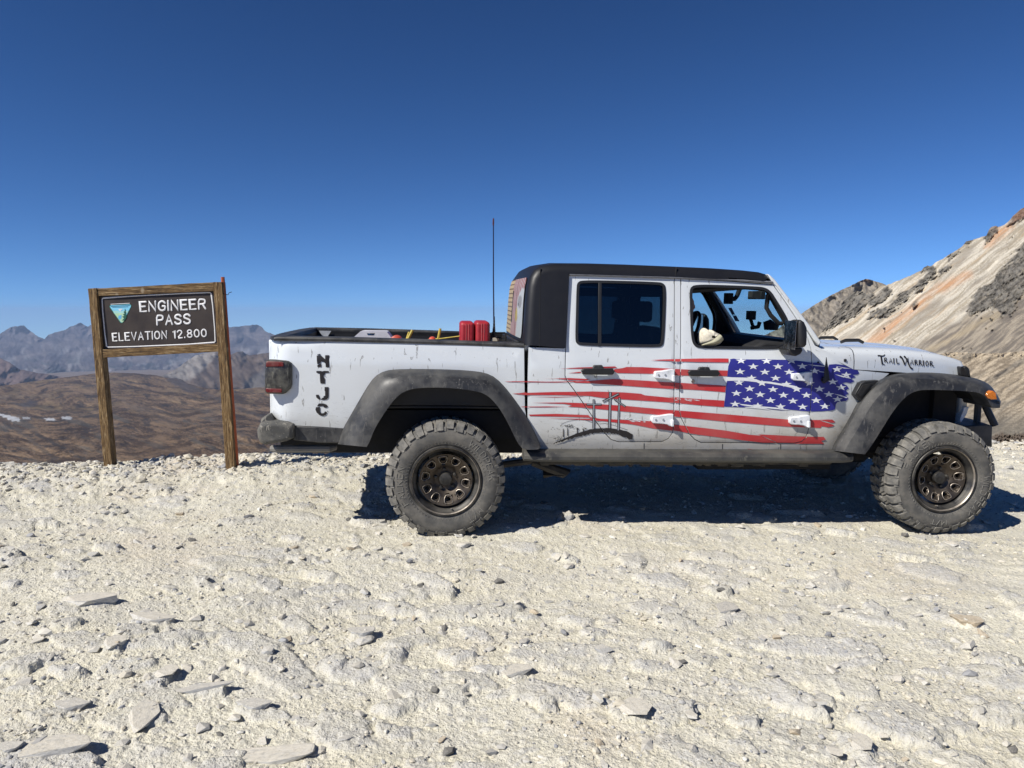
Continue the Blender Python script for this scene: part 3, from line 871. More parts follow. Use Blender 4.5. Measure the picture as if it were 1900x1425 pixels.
def dusty(name, base, dustc=(.34, .31, .25), rough=.55, amt=.5, streak=True, scale=7, metal=0.0, spec=.5):
    m = Mat(name); co = m.coord()
    n = m.noise(co, scale, 6, .65)
    f = m.ramp(n, [(.40, 0.03), (.66, amt)])
    if streak:
        w = m.noise(m.mapping((34, 34, 7), (0, R(18), 0)), 1.6, 4, .6, .7)
        f = m.math('MAXIMUM', f, m.ramp(w, [(.60, 0), (.64, amt * 1.3), (.70, amt * .4)]))
        vv = m.voronoi(co, 46); sp = m.ramp(vv, [(.09, min(1, amt * 2.0)), (.19, 0)])
        f = m.math('MAXIMUM', f, m.math('MULTIPLY', sp, m.ramp(m.noise(co, 11, 3), [(.5, 0), (.6, 1)])))
    c = m.mix(f, base, dustc)
    m.set("Base Color", c); m.set("Roughness", m.ramp(f, [(0, rough), (.6, .92)])); m.set("Metallic", metal)
    m.set("Specular IOR Level", spec)
    m.bump(m.noise(co, 260, 3), .18, .002)
    return m.m
W_ = body_paint()
M_FLARE = dusty("dusty_black_plastic", (.013, .014, .017), (.26, .25, .225), .42, .27)
M_STEP = dusty("dusty_black_steel", (.03, .031, .033), (.23, .215, .17), .45, .33, scale=4)
M_BLK = dusty("black_textured_plastic", (.009, .0095, .011), (.20, .19, .17), .45, .05, False, 20)
M_HT = dusty("satin_black_hardtop", (.0055, .006, .009), (.25, .24, .22), .42, .02, False, 14, spec=.35)
M_RUB = dusty("dusty_rubber", (.075, .073, .068), (.24, .22, .185), .8, .6, False, 9)
M_TREAD = dusty("dusty_tread_rubber", (.10, .097, .09), (.30, .28, .24), .85, .8, False, 14)
M_LET = dusty("raised_rubber_letters", (.17, .165, .15), (.27, .25, .21), .85, .5, False, 20)
M_DARK = simple("dark_underbody", (.012, .012, .013), .8)
M_CHAS = dusty("muddy_chassis_steel", (.02, .019, .018), (.16, .135, .095), .7, .55, False, 6)
M_RIM = dusty("bronze_alloy", (.060, .047, .037), (.20, .17, .13), .34, .30, False, 12, .75)
M_RIMB = dusty("black_alloy", (.018, .018, .020), (.24, .22, .18), .35, .35, False, 10, .5)
M_EDGE = simple("machined_edge", (.42, .37, .31), .45, .7)
M_INT = simple("black_interior", (.012, .012, .013), .75)
M_SEAT = simple("black_seat_cloth", (.02, .02, .022), .9)
M_RED = dusty("red_decal", (.50, .022, .030), (.40, .30, .25), .35, .20, False, 4)
M_BLUE = dusty("blue_decal", (.020, .022, .235), (.22, .22, .30), .35, .08, False, 4)
M_WDEC = dusty("white_decal", (.76, .78, .80), (.50, .47, .40), .35, .12, False, 4)
M_INK = simple("black_decal", (.018, .015, .015), .5)
M_GREY = simple("grey_decal", (.30, .32, .35), .5)
M_HINGE = simple("white_painted_metal", (.78, .80, .82), .35, coat=.3)
M_CHR = simple("bright_metal", (.6, .6, .6), .25, 1.0)
def glass(name, tint, rough=0.0, mixf=0.9):
    m = bpy.data.materials.new(name); m.use_nodes = True; n = m.node_tree.nodes; l = m.node_tree.links; n.clear()
    t = n.new("ShaderNodeBsdfTransparent"); t.inputs[0].default_value = (*tint, 1)
    g = n.new("ShaderNodeBsdfGlossy"); g.inputs["Roughness"].default_value = .02 + rough; g.inputs[0].default_value = (.9, .95, 1, 1)
    lw = n.new("ShaderNodeLayerWeight"); lw.inputs[0].default_value = .5
    pw = n.new("ShaderNodeMath"); pw.operation = 'POWER'; pw.inputs[1].default_value = 4.0; l.new(lw.outputs[1], pw.inputs[0])
    fr = n.new("ShaderNodeMath"); fr.operation = 'MULTIPLY_ADD'; fr.inputs[1].default_value = .8; fr.inputs[2].default_value = .045; l.new(pw.outputs[0], fr.inputs[0])
    mx = n.new("ShaderNodeMixShader"); o = n.new("ShaderNodeOutputMaterial")
    tc = n.new("ShaderNodeTexCoord"); nz = n.new("ShaderNodeTexNoise"); nz.inputs["Scale"].default_value = 3; l.new(tc.outputs["Object"], nz.inputs[0])
    bp = n.new("ShaderNodeBump"); bp.inputs["Strength"].default_value = .04; bp.inputs["Distance"].default_value = .01; l.new(nz.outputs[0], bp.inputs["Height"])
    l.new(bp.outputs[0], g.inputs["Normal"])
    l.new(fr.outputs[0], mx.inputs[0]); l.new(t.outputs[0], mx.inputs[1]); l.new(g.outputs[0], mx.inputs[2]); l.new(mx.outputs[0], o.inputs[0])
    return m
G_DARK = glass("privacy_glass", (.075, .11, .135))
G_TINT = glass("tinted_glass", (.52, .66, .68))
G_CLEAR = glass("windshield_glass", (.66, .80, .82))

# ---- zoom crop coordinates -> photo pixels
def zf(x0, y0, s): return lambda *pts: [(x0 + x / s, y0 + y / s) for x, y in pts]
Z2 = zf(460, 580, 4.75); Z3 = zf(620, 660, 4.0725); ZB = zf(480, 560, 3.8); Z4 = zf(900, 470, 5.278); Z5 = zf(1240, 480, 5.0)
Z6 = zf(960, 640, 5.588); Z7 = zf(1240, 640, 5.278); Z8 = zf(1520, 600, 3.476); ZN = zf(560, 640, 9.5); ZT = zf(1610, 640, 9.5); ZW = zf(1270, 520, 9.048)

# ---- outlines on the side surface (x, z)
A_REAR = Z3((25, 668), (65, 550), (150, 400), (255, 220), (300, 160), (350, 125), (420, 103), (600, 98), (900, 103), (1100, 118), (1180, 140), (1240, 180), (1330, 280), (1450, 450), (1530, 600), (1565, 690))
C_REAR = Z3((245, 690), (270, 650), (300, 560), (400, 400), (480, 300), (560, 255), (680, 240), (860, 242), (1050, 262), (1150, 290), (1230, 370), (1300, 480), (1380, 650), (1420, 705), (1470, 713), (1540, 708))
A_FRONT = Z8((82, 820), (90, 780), (180, 640), (250, 500), (310, 430), (380, 370), (450, 335), (520, 322), (640, 315), (800, 320), (980, 345), (1060, 370), (1110, 400), (1145, 450), (1172, 500))
C_FRONT = Z8((295, 845), (330, 800), (400, 690), (480, 560), (550, 480), (600, 445), (660, 428), (800, 430), (1000, 440), (1050, 455), (1085, 490), (1100, 520), (1112, 545), (1140, 548), (1166, 545))

def bedround(x, z):
    e = 0.0
    if z > 1.285: t = min(1, (z - 1.285) / .03); e += .018 * t * t
    if x < -1.02:
        d = min(.115, -1.02 - x) / .12; e += .12 * (1 - math.sqrt(max(0, 1 - d * d)))
    if z < .80 and x < -.4: e += .06 * (.80 - z)
    return e
BED = TL([(504, 629), (520, 629), (640, 631.5), (760, 635), (880, 639), (972.5, 643), (973, 700), (974, 760), (980, 790), (984, 800)], bedround)
arch = TL([(984, 800), (972, 780), (950, 738), (928, 712), (900, 700), (850, 695), (770, 694), (725, 697), (705, 708), (690, 730), (665, 780), (652, 797)], bedround)
BED += arch[1:]
BED += TL([(638, 795), (600, 792), (545, 789.5), (530, 786), (512, 779), (504, 768), (502.5, 752), (501.5, 735), (501, 700), (502.5, 680), (504, 668), (500.5, 664), (499.5, 655), (501, 644)], bedround)
panel(BED, extra=bedround, thick=.03, edge=.003, grid=.045).build("bed_side", W_, truck, 50)
panel(BED, extra=bedround, thick=.03, edge=.003, grid=.09, sign=1).build("bed_side", W_, truck, 50)

DR = Z4((818, 200), (1860, 238)) + [(1252, 640), (1251.5, 720), (1250.8, 780)] + Z6((1625, 850), (1612, 915), (1570, 975), (1500, 1008), (1050, 1010), (970, 985), (900, 915), (800, 780), (600, 490), (510, 370), (490, 320), (492, 200)) + [(1048.7, 647)]
DF = Z5((112, 180), (560, 205), (975, 238), (1090, 400), (1195, 560), (1300, 740), (1330, 840), (1336, 950)) + Z7((1400, 500), (1390, 700), (1380, 830), (1352, 910), (1300, 950), (1230, 965), (320, 960), (260, 930), (200, 870), (125, 720), (105, 650), (108, 430), (118, 0))
DR = TL(DR); DF = TL(DF)
WR = chaikin(TL([(1070, 532), (1072, 524), (1080, 520), (1150, 521), (1218, 523.4), (1230, 525), (1236, 533), (1234.5, 590), (1232, 634), (1229, 642), (1219, 644.3), (1150, 643), (1080, 641), (1070, 638), (1067.5, 629), (1069, 580)]), 2, True)
WF = chaikin(TL([(1280, 545), (1281, 534), (1290, 528), (1340, 529), (1400, 531.5), (1418, 533), (1430, 540), (1441, 557), (1457, 583), (1463, 596), (1465, 620), (1463.5, 638), (1449, 646), (1430, 648.4), (1360, 647.5), (1302, 646.4), (1289, 643), (1283, 630), (1281, 590)]), 2, True)
GAP = .0055
DRi = offset_poly(DR, -GAP); DFi = offset_poly(DF, -GAP)
# cab side: quarter, rocker, pillar, cowl
CAB = TL([(981, 644.5), (1048, 646.5), (1054.5, 508), (1250, 513), (1433, 521.5), (1441, 529), (1460, 557), (1484, 592), (1505, 628), (1512, 641), (1540, 655), (1578, 685.5), (1650, 693),
          (1635, 705), (1600, 745), (1575, 790), (1552, 830), (1549, 843), (1300, 842), (1100, 840), (1000, 839), (985, 806), (979, 780), (979.5, 700)])
panel(CAB, [DR, DF], thick=.03, edge=.002, grid=.05).build("cab_side", W_, truck, 50)
panel(CAB, [DR, DF], thick=.03, edge=.002, grid=.12, sign=1).build("cab_side", W_, truck, 50)
doors = []
for sg in (-1, 1):
    for D_, W, gl in ((DRi, WR, G_DARK), (DFi, WF, None)):
        dm = panel(D_, [W], thick=.03, edge=.003, grid=.05 if sg < 0 else .14, sign=sg)
        d = dm.build("door", W_, truck, 50)
        if sg < 0: doors.append(d)
        Wi = offset_poly(W, -.017); Wo = offset_poly(W, .001)
        panel(Wo, [Wi], off=.004, thick=.02, edge=.002, grid=0, sign=sg).build("window_seal", M_BLK, d)
        if gl is None and sg < 0: pass          # the passenger window is wound down
        else: panel(offset_poly(W, -.010), off=-.012, thick=0, grid=.2, sign=sg).build("window_glass", G_TINT if gl is None else gl, d)
        tr = panel(offset_poly(D_, -.005), [offset_poly(W, .004)], off=-.036, thick=.012, grid=.2, sign=sg); tr.build("door_trim", M_INT, d)
        if gl is not None:
            a = TS(1113.5, 524); b = TS(1113, 643)
            mb = MB(); w = .0105
            pts = [(a[0] - w, -(S(*a) + .003), a[1]), (a[0] + w, -(S(*a) + .003), a[1]), (b[0] + w, -(S(*b) + .003), b[1]), (b[0] - w, -(S(*b) + .003), b[1])]
            mb.prism([(x, y * -sg if sg > 0 else y, z) for x, y, z in pts], [(x, (y + .03) * (-sg if sg > 0 else 1), z) for x, y, z in pts])
            mb.build("window_divider", M_BLK, d, bevel=.002)
    for D_ in (DR, DF):
        panel(offset_poly(D_, .012), [offset_poly(D_, -.05)], off=-.030, thick=.004, grid=0, sign=sg).build("door_seal", M_DARK, truck)
# gap bed / cab backing and rocker joints
mb = MB(); mb.box((0.50, -.70, .62), (.56, -.66, 1.26)); mb.build("cab_gap_filler", M_DARK, truck)
mb = MB()
for (u, v0, v1) in ((1195, 822.5, 840), (1340.5, 824, 840.5), (1448.5, 824, 841)):
    a = TS(u, v0); b = TS(u, v1)
    mb.prism([(a[0] - .0022, -S(*a) - .0006, a[1]), (a[0] + .0022, -S(*a) - .0006, a[1]), (b[0] + .0022, -S(*b) - .0008, b[1]), (b[0] - .0022, -S(*b) - .0008, b[1])],
             [(a[0] - .0022, -S(*a) + .004, a[1]), (a[0] + .0022, -S(*a) + .004, a[1]), (b[0] + .0022, -S(*b) + .004, b[1]), (b[0] - .0022, -S(*b) + .004, b[1])])
mb.build_split("rocker_joint", M_DARK, truck)

# ---- hard top (roof and rear of the cab)
def hardtop():
    H = lambda u, v, ly: T(u, v, ly)
    # outer silhouette from rear bottom over the roof to the windshield header, at the near roof edge
    out = [H(971.5, 640.5, -.745), H(974, 600, -.72), H(976, 560, -.70), H(979, 530, -.69), H(984, 512, -.68), H(992, 500, -.67), H(1004, 492.5, -.665), H(1032, 488.2, -.665), H(1108, 488.8, -.665), H(1180, 491, -.665), H(1256, 494.2, -.665),
           H(1320, 497, -.665), H(1380, 501, -.665), H(1412, 504.5, -.665), H(1424, 508, -.668), H(1432.5, 521, -.675)]
    inn = [H(1330, 517.5, -.69), H(1250, 513, -.69), H(1150, 510.5, -.69), H(1056, 507.5, -.69), H(1053, 560, -.70), H(1049.5, 645.8, -.745)]
    prof = out + inn; nO = len(out)
    P = np.array(prof); n = len(P)
    r = .060; K = 5
    def W(z): return .757 - .15 * max(0, z - 1.285)
    offd = np.array(offset_poly(prof, -1.0)) - P
    offd[nO:] = 0; offd[0] = (offd[0][0], 0); offd[nO - 1] = (offd[nO - 1] * .3)
    rows = []
    for k in range(K + 1):
        a = k / K * math.pi / 2; ins = r * (1 - math.sin(a)) if False else r * (1 - math.cos(a)); dep = r * (1 - math.sin(a))
        # a=0: depth r in, no inset ; a=90: on the side plane, inset r
        q = P + offd * ins
        rows.append([(x, -(W(z) - dep), z) for x, z in q])
    far = [[(x, -y, z) for x, y, z in row] for row in reversed(rows)]
    # crown over the roof: intermediate rows
    mid = []
    for t in (.25, .5, .75):
        base = np.array(rows[0]); b2 = base.copy(); b2[:, 1] = base[:, 1] * (1 - 2 * t)
        up = .022 * 4 * t * (1 - t); zz = (P[:, 1] > 1.7) & (np.arange(n) < nO)
        b2[:, 2] += np.where(zz, up, 0); rb = np.arange(n) < 6; b2[:, 0] -= np.where(rb, .014 * 4 * t * (1 - t), 0)
        mid.append([tuple(p) for p in b2])
    allr = list(reversed(rows)) + mid + list(reversed(far))
    # keep only the outer shell open along the inner outline
    mb = MB(); nr = len(allr)
    mb.grid([row[:nO] for row in allr])
    for row, sg in ((allr[0], -1), (allr[-1], 1)):
        V2 = [(p[0], p[2]) for p in row]; r_ = delaunay_2d_cdt([Vector(p) for p in V2], [(i, (i + 1) % n) for i in range(n)], [], 0, 1e-6)
        VV = [(v.x, v.y) for v in r_[0]]
        tt = [t for t in r_[2] if in_poly(sum(VV[i][0] for i in t) / 3, sum(VV[i][1] for i in t) / 3, V2)]
        mb.add([(x, sg * W(z), z) for x, z in VV], tt)
    bm_o = mb.build("hard_top", M_HT, truck, 40, weld=.0008)
    # seam lines and front panel joint
    s = MB()
    for (u0, v0, u1, v1, w) in ((1256.5, 495, 1257.5, 512.5, .0025), (1003, 496, 1000, 642, .0018)):
        a = T(u0, v0, -.69); b = T(u1, v1, -.73); 
        s.prism([(a[0] - w, -(W(a[1]) + .0015), a[1]), (a[0] + w, -(W(a[1]) + .0015), a[1]), (b[0] + w, -(W(b[1]) + .0015), b[1]), (b[0] - w, -(W(b[1]) + .0015), b[1])],
                [(a[0] - w, -(W(a[1]) - .01), a[1]), (a[0] + w, -(W(a[1]) - .01), a[1]), (b[0] + w, -(W(b[1]) - .01), b[1]), (b[0] - w, -(W(b[1]) - .01), b[1])])
    s.build_split("roof_seam", M_DARK, bm_o)
    # drip rail (grey strip under the roof)
    d = MB()
    rail = [(1056, 509.5), (1150, 512), (1250, 515), (1340, 518.5), (1433, 524)]
    pts = [TS(u, v) for u, v in rail]
    d.tube([(x, -(S(x, z) + .006), z) for x, z in pts], .0085, 6)
    d.build("drip_rail", simple("grey_drip_rail", (.20, .205, .22), .4), truck)
    return P, nO, W
HTP, HTN, HTW = hardtop()
# rear window with its printed film, set in the back of the hard top
def rear_window():
    z0 = T(973, 631, -.60)[1] + .012; z1 = T(980.5, 513.6, -.60)[1] - .004
    hw = .625
    def xb(z, y):
        P = HTP[:7]; x = np.interp(z, P[:, 1], P[:, 0]); t = (1 - (y / .7) ** 2)
        return x - .014 * t - .006
    NY, NZ = 40, 26
    rows = []
    for i in range(NZ):
        z = z0 + (z1 - z0) * i / (NZ - 1); w = hw - .03 * i / (NZ - 1)
        if i in (0, NZ - 1): w -= .03
        if i in (1, NZ - 2): w -= .012
        rows.append([(xb(z, y), y, z) for y in np.linspace(-w, w, NY)])
    m = Mat("printed_window_film"); co = m.coord(); xyz = m.sep(co)
    y = xyz[1]; z = xyz[2]
    wv = m.n.new("ShaderNodeTexWave"); wv.bands_direction = 'X'; m.l.new(m.mapping((1, 1, 1), (0, 0, R(90)), src=None) if False else m.mapping((1, 8, 1.5), (R(30), 0, R(90))), wv.inputs[0]); wv.inputs["Scale"].default_value = .55; wv.inputs["Distortion"].default_value = 1.5
    c = m.mix(m.ramp(wv.outputs[1], [(.45, 0), (.55, 1)]), (.24, .07, .06), (.36, .33, .33))
    # pale feathered head, grey shading and yellow beak: a generic bird of prey
    def blob(cy, cz, ry, rz, soft=.2, dist=.25):
        a = m.math('POWER', m.math('DIVIDE', m.math('SUBTRACT', y, cy), ry), 2); b = m.math('POWER', m.math('DIVIDE', m.math('SUBTRACT', z, cz), rz), 2)
        s = m.math('ADD', m.math('ADD', a, b), m.math('MULTIPLY', m.math('SUBTRACT', m.noise(co, 9, 4), .5), dist * 2))
        return m.ramp(s, [(1 - soft, 1.0), (1.0, 0.0)])
    head = blob(-.52, 1.55, .25, .13); c = m.mix(head, c, (.40, .42, .43))
    nk = blob(-.56, 1.38, .27, .17); c = m.mix(nk, c, (.36, .39, .40))
    g = blob(-.42, 1.58, .12, .05, .5, .8); c = m.mix(m.math('MULTIPLY', g, .8), c, (.20, .20, .20))
    bk = blob(-.25, 1.485, .085, .06, .4, .5); c = m.mix(bk, c, (.36, .29, .10))
    eye = blob(-.34, 1.56, .02, .012, .1, .02); c = m.mix(eye, c, (.02, .02, .02))
    par = m.ramp(y, [(.10, 0), (.13, 1)]); st = m.n.new("ShaderNodeTexWave"); st.bands_direction = 'Z'; m.l.new(co, st.inputs[0]); st.inputs["Scale"].default_value = 9; st.inputs["Distortion"].default_value = 1
    c = m.mix(par, c, m.mix(m.ramp(st.outputs[1], [(.1, 0), (.3, 1)]), (.15, .10, .06), (.40, .31, .18)))
    m.set("Base Color", c); m.set("Roughness", .55); m.set("Specular IOR Level", .15)
    o = MB().grid(rows).build("rear_window", m.m, truck, 60)
    # open slider slot
    mb = MB(); 
    zs0, zs1 = 1.42, 1.66
    mb.prism([(xb(zs0, .06) - .004, .05, zs0), (xb(zs0, .09) - .004, .085, zs0), (xb(zs1, .09) - .004, .085, zs1), (xb(zs1, .06) - .004, .05, zs1)],
             [(xb(zs0, .06) + .01, .05, zs0), (xb(zs0, .09) + .01, .085, zs0), (xb(zs1, .09) + .01, .085, zs1), (xb(zs1, .06) + .01, .05, zs1)])
    mb.build("window_slider", M_DARK, o)
rear_window()
# white lip under the rear window
mb = MB(); a = T(971, 641, -.74)
mb.box((a[0] + .0, -.70, a[1] - .05), (a[0] + .05, .70, a[1] + .012)); mb.build("cab_back_panel", W_, truck, bevel=.01)
mb = MB(); mb.box((a[0] + .012, -.70, .62), (a[0] + .04, .70, a[1] - .052)); mb.build("cab_rear_wall", M_DARK, truck)

# ---- windshield, pillars
PT = T(1430, 509, -.69); PB = T(1517.5, 633, -.70)
def pillar(sg):
    o = [(1427, 507.5), (1433, 511), (1440, 518), (1460, 546), (1482, 578), (1500, 604), (1518.5, 634), (1513, 641), (1505, 630), (1484, 593.5), (1461.5, 559), (1442.5, 530.5), (1435, 523)]
    P = [T(u, v, -.70) for u, v in o]
    mb = MB(); w = lambda z: .757 - .15 * max(0, z - 1.285)
    mb.prism([(x, sg * (w(z) - .004), z) for x, z in P], [(x, sg * (w(z) - .075), z) for x, z in P])
    return mb.build("windshield_pillar", W_, truck, bevel=.008)
pillar(-1); pillar(1)
def header():
    mb = MB(); x1, z1 = PT
    mb.prism([(x1 - .10, -.63, z1 - .005), (x1 + .01, -.63, z1 - .012), (x1 + .035, -.63, z1 - .055), (x1 - .10, -.63, z1 - .05)],
             [(x1 - .10, .63, z1 - .005), (x1 + .01, .63, z1 - .012), (x1 + .035, .63, z1 - .055), (x1 - .10, .63, z1 - .05)])
    mb.build("windshield_header", M_INT, truck, bevel=.006)
    x2, z2 = PB
    mb = MB(); mb.grid([[(x1 + .025, -.635, z1 - .05), (x1 + .035, 0, z1 - .045), (x1 + .025, .635, z1 - .05)], [((x1 + x2) / 2, -.655, (z1 + z2) / 2), ((x1 + x2) / 2 + .015, 0, (z1 + z2) / 2), ((x1 + x2) / 2, .655, (z1 + z2) / 2)], [(x2 - .02, -.67, z2), (x2 + .0, 0, z2), (x2 - .02, .67, z2)]])
    mb.build("windshield", G_CLEAR, truck, 80)
    mb = MB(); mb.box((x2 - .16, -.70, z2 - .10), (x2 + .02, .70, z2 - .004)); mb.build("cowl_panel", M_BLK, truck, bevel=.01)
header()

# ---- hood
def hood():
    st = [(1512, 632, 648), (1535, 632, 660), (1566, 632.7, 676), (1585, 633.5, 685.5), (1610, 636, 687), (1658, 641.5, 690), (1687, 652, 692), (1730, 658.5, 693.5), (1755, 665, 694.3), (1772, 671.5, 695), (1783, 677, 696)]
    rows = []; rows0 = []
    tab = sorted(T(u, v, float(np.interp(u, [1690, 1788], [.10, -.50]))) for u, v in [(1500, 630.5), (1517, 631), (1566, 632.7), (1609, 636), (1640, 639), (1658, 641.5), (1672, 645.5), (1687, 651), (1700, 654), (1730, 658.5), (1750, 663.5), (1767, 669), (1780, 675), (1788, 679)])
    for i, (u, vt, vb) in enumerate(st):
        x, zs = TS(u, vb); w = S(x, zs); ps = w
        # crown height: the far side of the crown gives the skyline
        zc = float(np.interp(x, [q[0] for q in tab], [q[1] for q in tab]))
        d = zc - zs
        rb = .025 if i < 6 else .012
        sec = [(-w, zs), (-w + .004, zs + .35 * d), (-w + .014, zs + .62 * d), (-w + .034, zs + .80 * d), (-w + .075, zs + .90 * d), (-w + .14, zs + .945 * d), (-.42, zs + .955 * d), (-.375, zs + .955 * d + .0), (-.355, zc - .006), (-.30, zc), (-.15, zc + .004), (0, zc + .006)]
        sec = [(y * (w / .76 if abs(y) < .5 else 1), z) for y, z in sec]
        full = sec + [(-y, z) for y, z in reversed(sec[:-1])]
        rows.append([(x, y, z) for y, z in full])
    # rolled nose
    last = rows[-1]; x0 = last[0][0]
    for dx, sc in ((.018, .93), (.028, .80), (.03, .4)):
        zb = last[0][2]
        rows.append([(x0 + dx, y * (1 - (1 - sc) * .05), zb + (z - zb) * sc) for _, y, z in last])
    body = MB().grid(rows[3:]); body.build("hood", W_, truck, 50)
    cow = MB().grid(rows[:3] + [[(x - .006, y, z) for x, y, z in rows[3]]]); cow.build("hood_cowl", W_, truck, 50)
    # bulge crease line
    c = MB(); L = [(r[8][0], r[8][1] - .012, r[8][2] - .004) for r in rows[4:8]]
    c.tube(L, [.003, .0045, .004, .002], 5); c.build("hood_crease", M_GREY, truck)
    # grille and headlight block at the nose
    g = MB(); xg = rows[-1][0][0]
    g.box((xg - .03, -.56, .80), (xg + .03, .56, rows[10][0][2] - .004)); g.build("grille", W_, truck, bevel=.02)
    h = slab([(1781, 680), (1790, 680.5), (1797, 685), (1801, 697), (1803, 701), (1783, 697)], -.60, -.56); h.build("headlight", simple("smoked_headlight", (.02, .02, .022), .15), truck, bevel=.01)
    h = slab([(1788, 681), (1794, 679), (1799, 684), (1802, 699), (1796, 700)], -.605, -.57); h.build("headlight_bezel", M_BLK, truck, bevel=.008)
    # inner fender structure, black
    k = MB(); k.box((2.62, -.50, .62), (3.62, .50, rows[5][0][2] - .03)); k.build("engine_bay", M_DARK, truck)
    # hood footman loops
    for (u, v, w_) in ((1582, 632.6, 22), (1536, 627.5, 20)):
        ly = -.50 if u > 1560 else .35
        l = MB(); p0 = T3(u - w_, v + 2.5, ly); p1 = T3(u - w_ * .6, v - 1, ly); p2 = T3(u + w_ * .5, v - 1.5, ly); p3 = T3(u + w_ * .9, v + 3, ly)
        l.tube([p0, p1, p2, p3], [.011, .013, .013, .011], 7); l.build("hood_loop", M_BLK, truck)
    # washer nozzle / side stop
    n = MB()
    for (u, v) in ((1567, 668),):
        x, z = TS(u, v); n.box((x - .010, -S(x, z) - .012, z - .012), (x + .010, -S(x, z) + .01, z + .008))
    n.build("hood_stop", M_BLK, truck, bevel=.003)
hood()

# ---- fender flares
def flare(Apx, Cpx, n, front):
    Ap = resample(chaikin(Apx, 2), n); Cp = resample(chaikin(Cpx, 2), n)
    rows = [[] for _ in range(7)]
    for i in range(n):
        t = i / (n - 1)
        xa, za = TS(*Ap[i], extra=None); ya = -S(xa, za)
        if front: ya = max(ya, -.77)
        B1 = (Ap[i][0] * .90 + Cp[i][0] * .10, Ap[i][1] * .90 + Cp[i][1] * .10)
        B2 = (Ap[i][0] * .62 + Cp[i][0] * .38, Ap[i][1] * .62 + Cp[i][1] * .38)
        B3 = (Ap[i][0] * .30 + Cp[i][0] * .70, Ap[i][1] * .30 + Cp[i][1] * .70)
        sh = min(1, 4 * t, 4 * (1 - t)) ; ow = -.905
        rows[0].append((xa, ya + .004, za))
        rows[1].append(T3(*B1, -.805)); rows[2].append(T3(*B2, -.875)); rows[3].append(T3(*B3, ow + .004)); 
        c = T3(*Cp[i], ow); rows[4].append(c)
        rows[5].append((c[0], ow + .02, c[2] + .003)); rows[6].append((c[0], -.74, c[2] + .012))
    mb = MB().grid(rows)
    mb.f += [tuple(r * n for r in range(7)), tuple(r * n + n - 1 for r in reversed(range(7)))]; mb.m += [0, 0]
    return mb
for A_, C_, fr in ((A_REAR, C_REAR, False), (A_FRONT, C_FRONT, True)):
    f = flare(A_, C_, 44, fr); f.build("fender_flare", M_FLARE, truck, 32)
    f.mirrored().build("fender_flare", M_FLARE, truck, 32)
    # liner
    Cp = [T(u, v, -.90) for u, v in resample(chaikin(C_, 2), 30)]
    L = MB()
    for sg in (-1, 1):
        L.grid([[(x, sg * .745, z + .015) for x, z in Cp], [(x, sg * .34, z + .03) for x, z in Cp]])
    L.build_split("wheel_arch_liner", M_DARK, truck)
# bolts on the front flare rear edge
# vent behind the front wheel
v_ = MB(); slab(Z8((228, 462), (270, 388), (300, 374), (388, 368), (330, 420), (285, 480), (270, 505)), -.775, -.72, mb=v_); v_.build("fender_vent", M_BLK, truck, bevel=.004)
v_ = MB(); slab(Z8((250, 455), (282, 398), (340, 388), (300, 430), (268, 478)), -.785, -.76, mb=v_); v_.build("vent_insert", M_DARK, truck)
# amber marker on the front flare
am = simple("amber_lens", (.55, .16, .02), .25, coat=.6)
a_ = MB(); slab(Z8((1078, 462), (1090, 448), (1122, 434), (1142, 448), (1150, 492), (1112, 492), (1092, 484)), -.915, -.86, mb=a_); a_.build("side_marker", am, truck, bevel=.006)
a_ = MB(); slab(Z8((1105, 500), (1168, 500), (1166, 546), (1112, 546)), -.89, -.60, mb=a_); a_.build("flare_tip", M_FLARE, truck, bevel=.006)

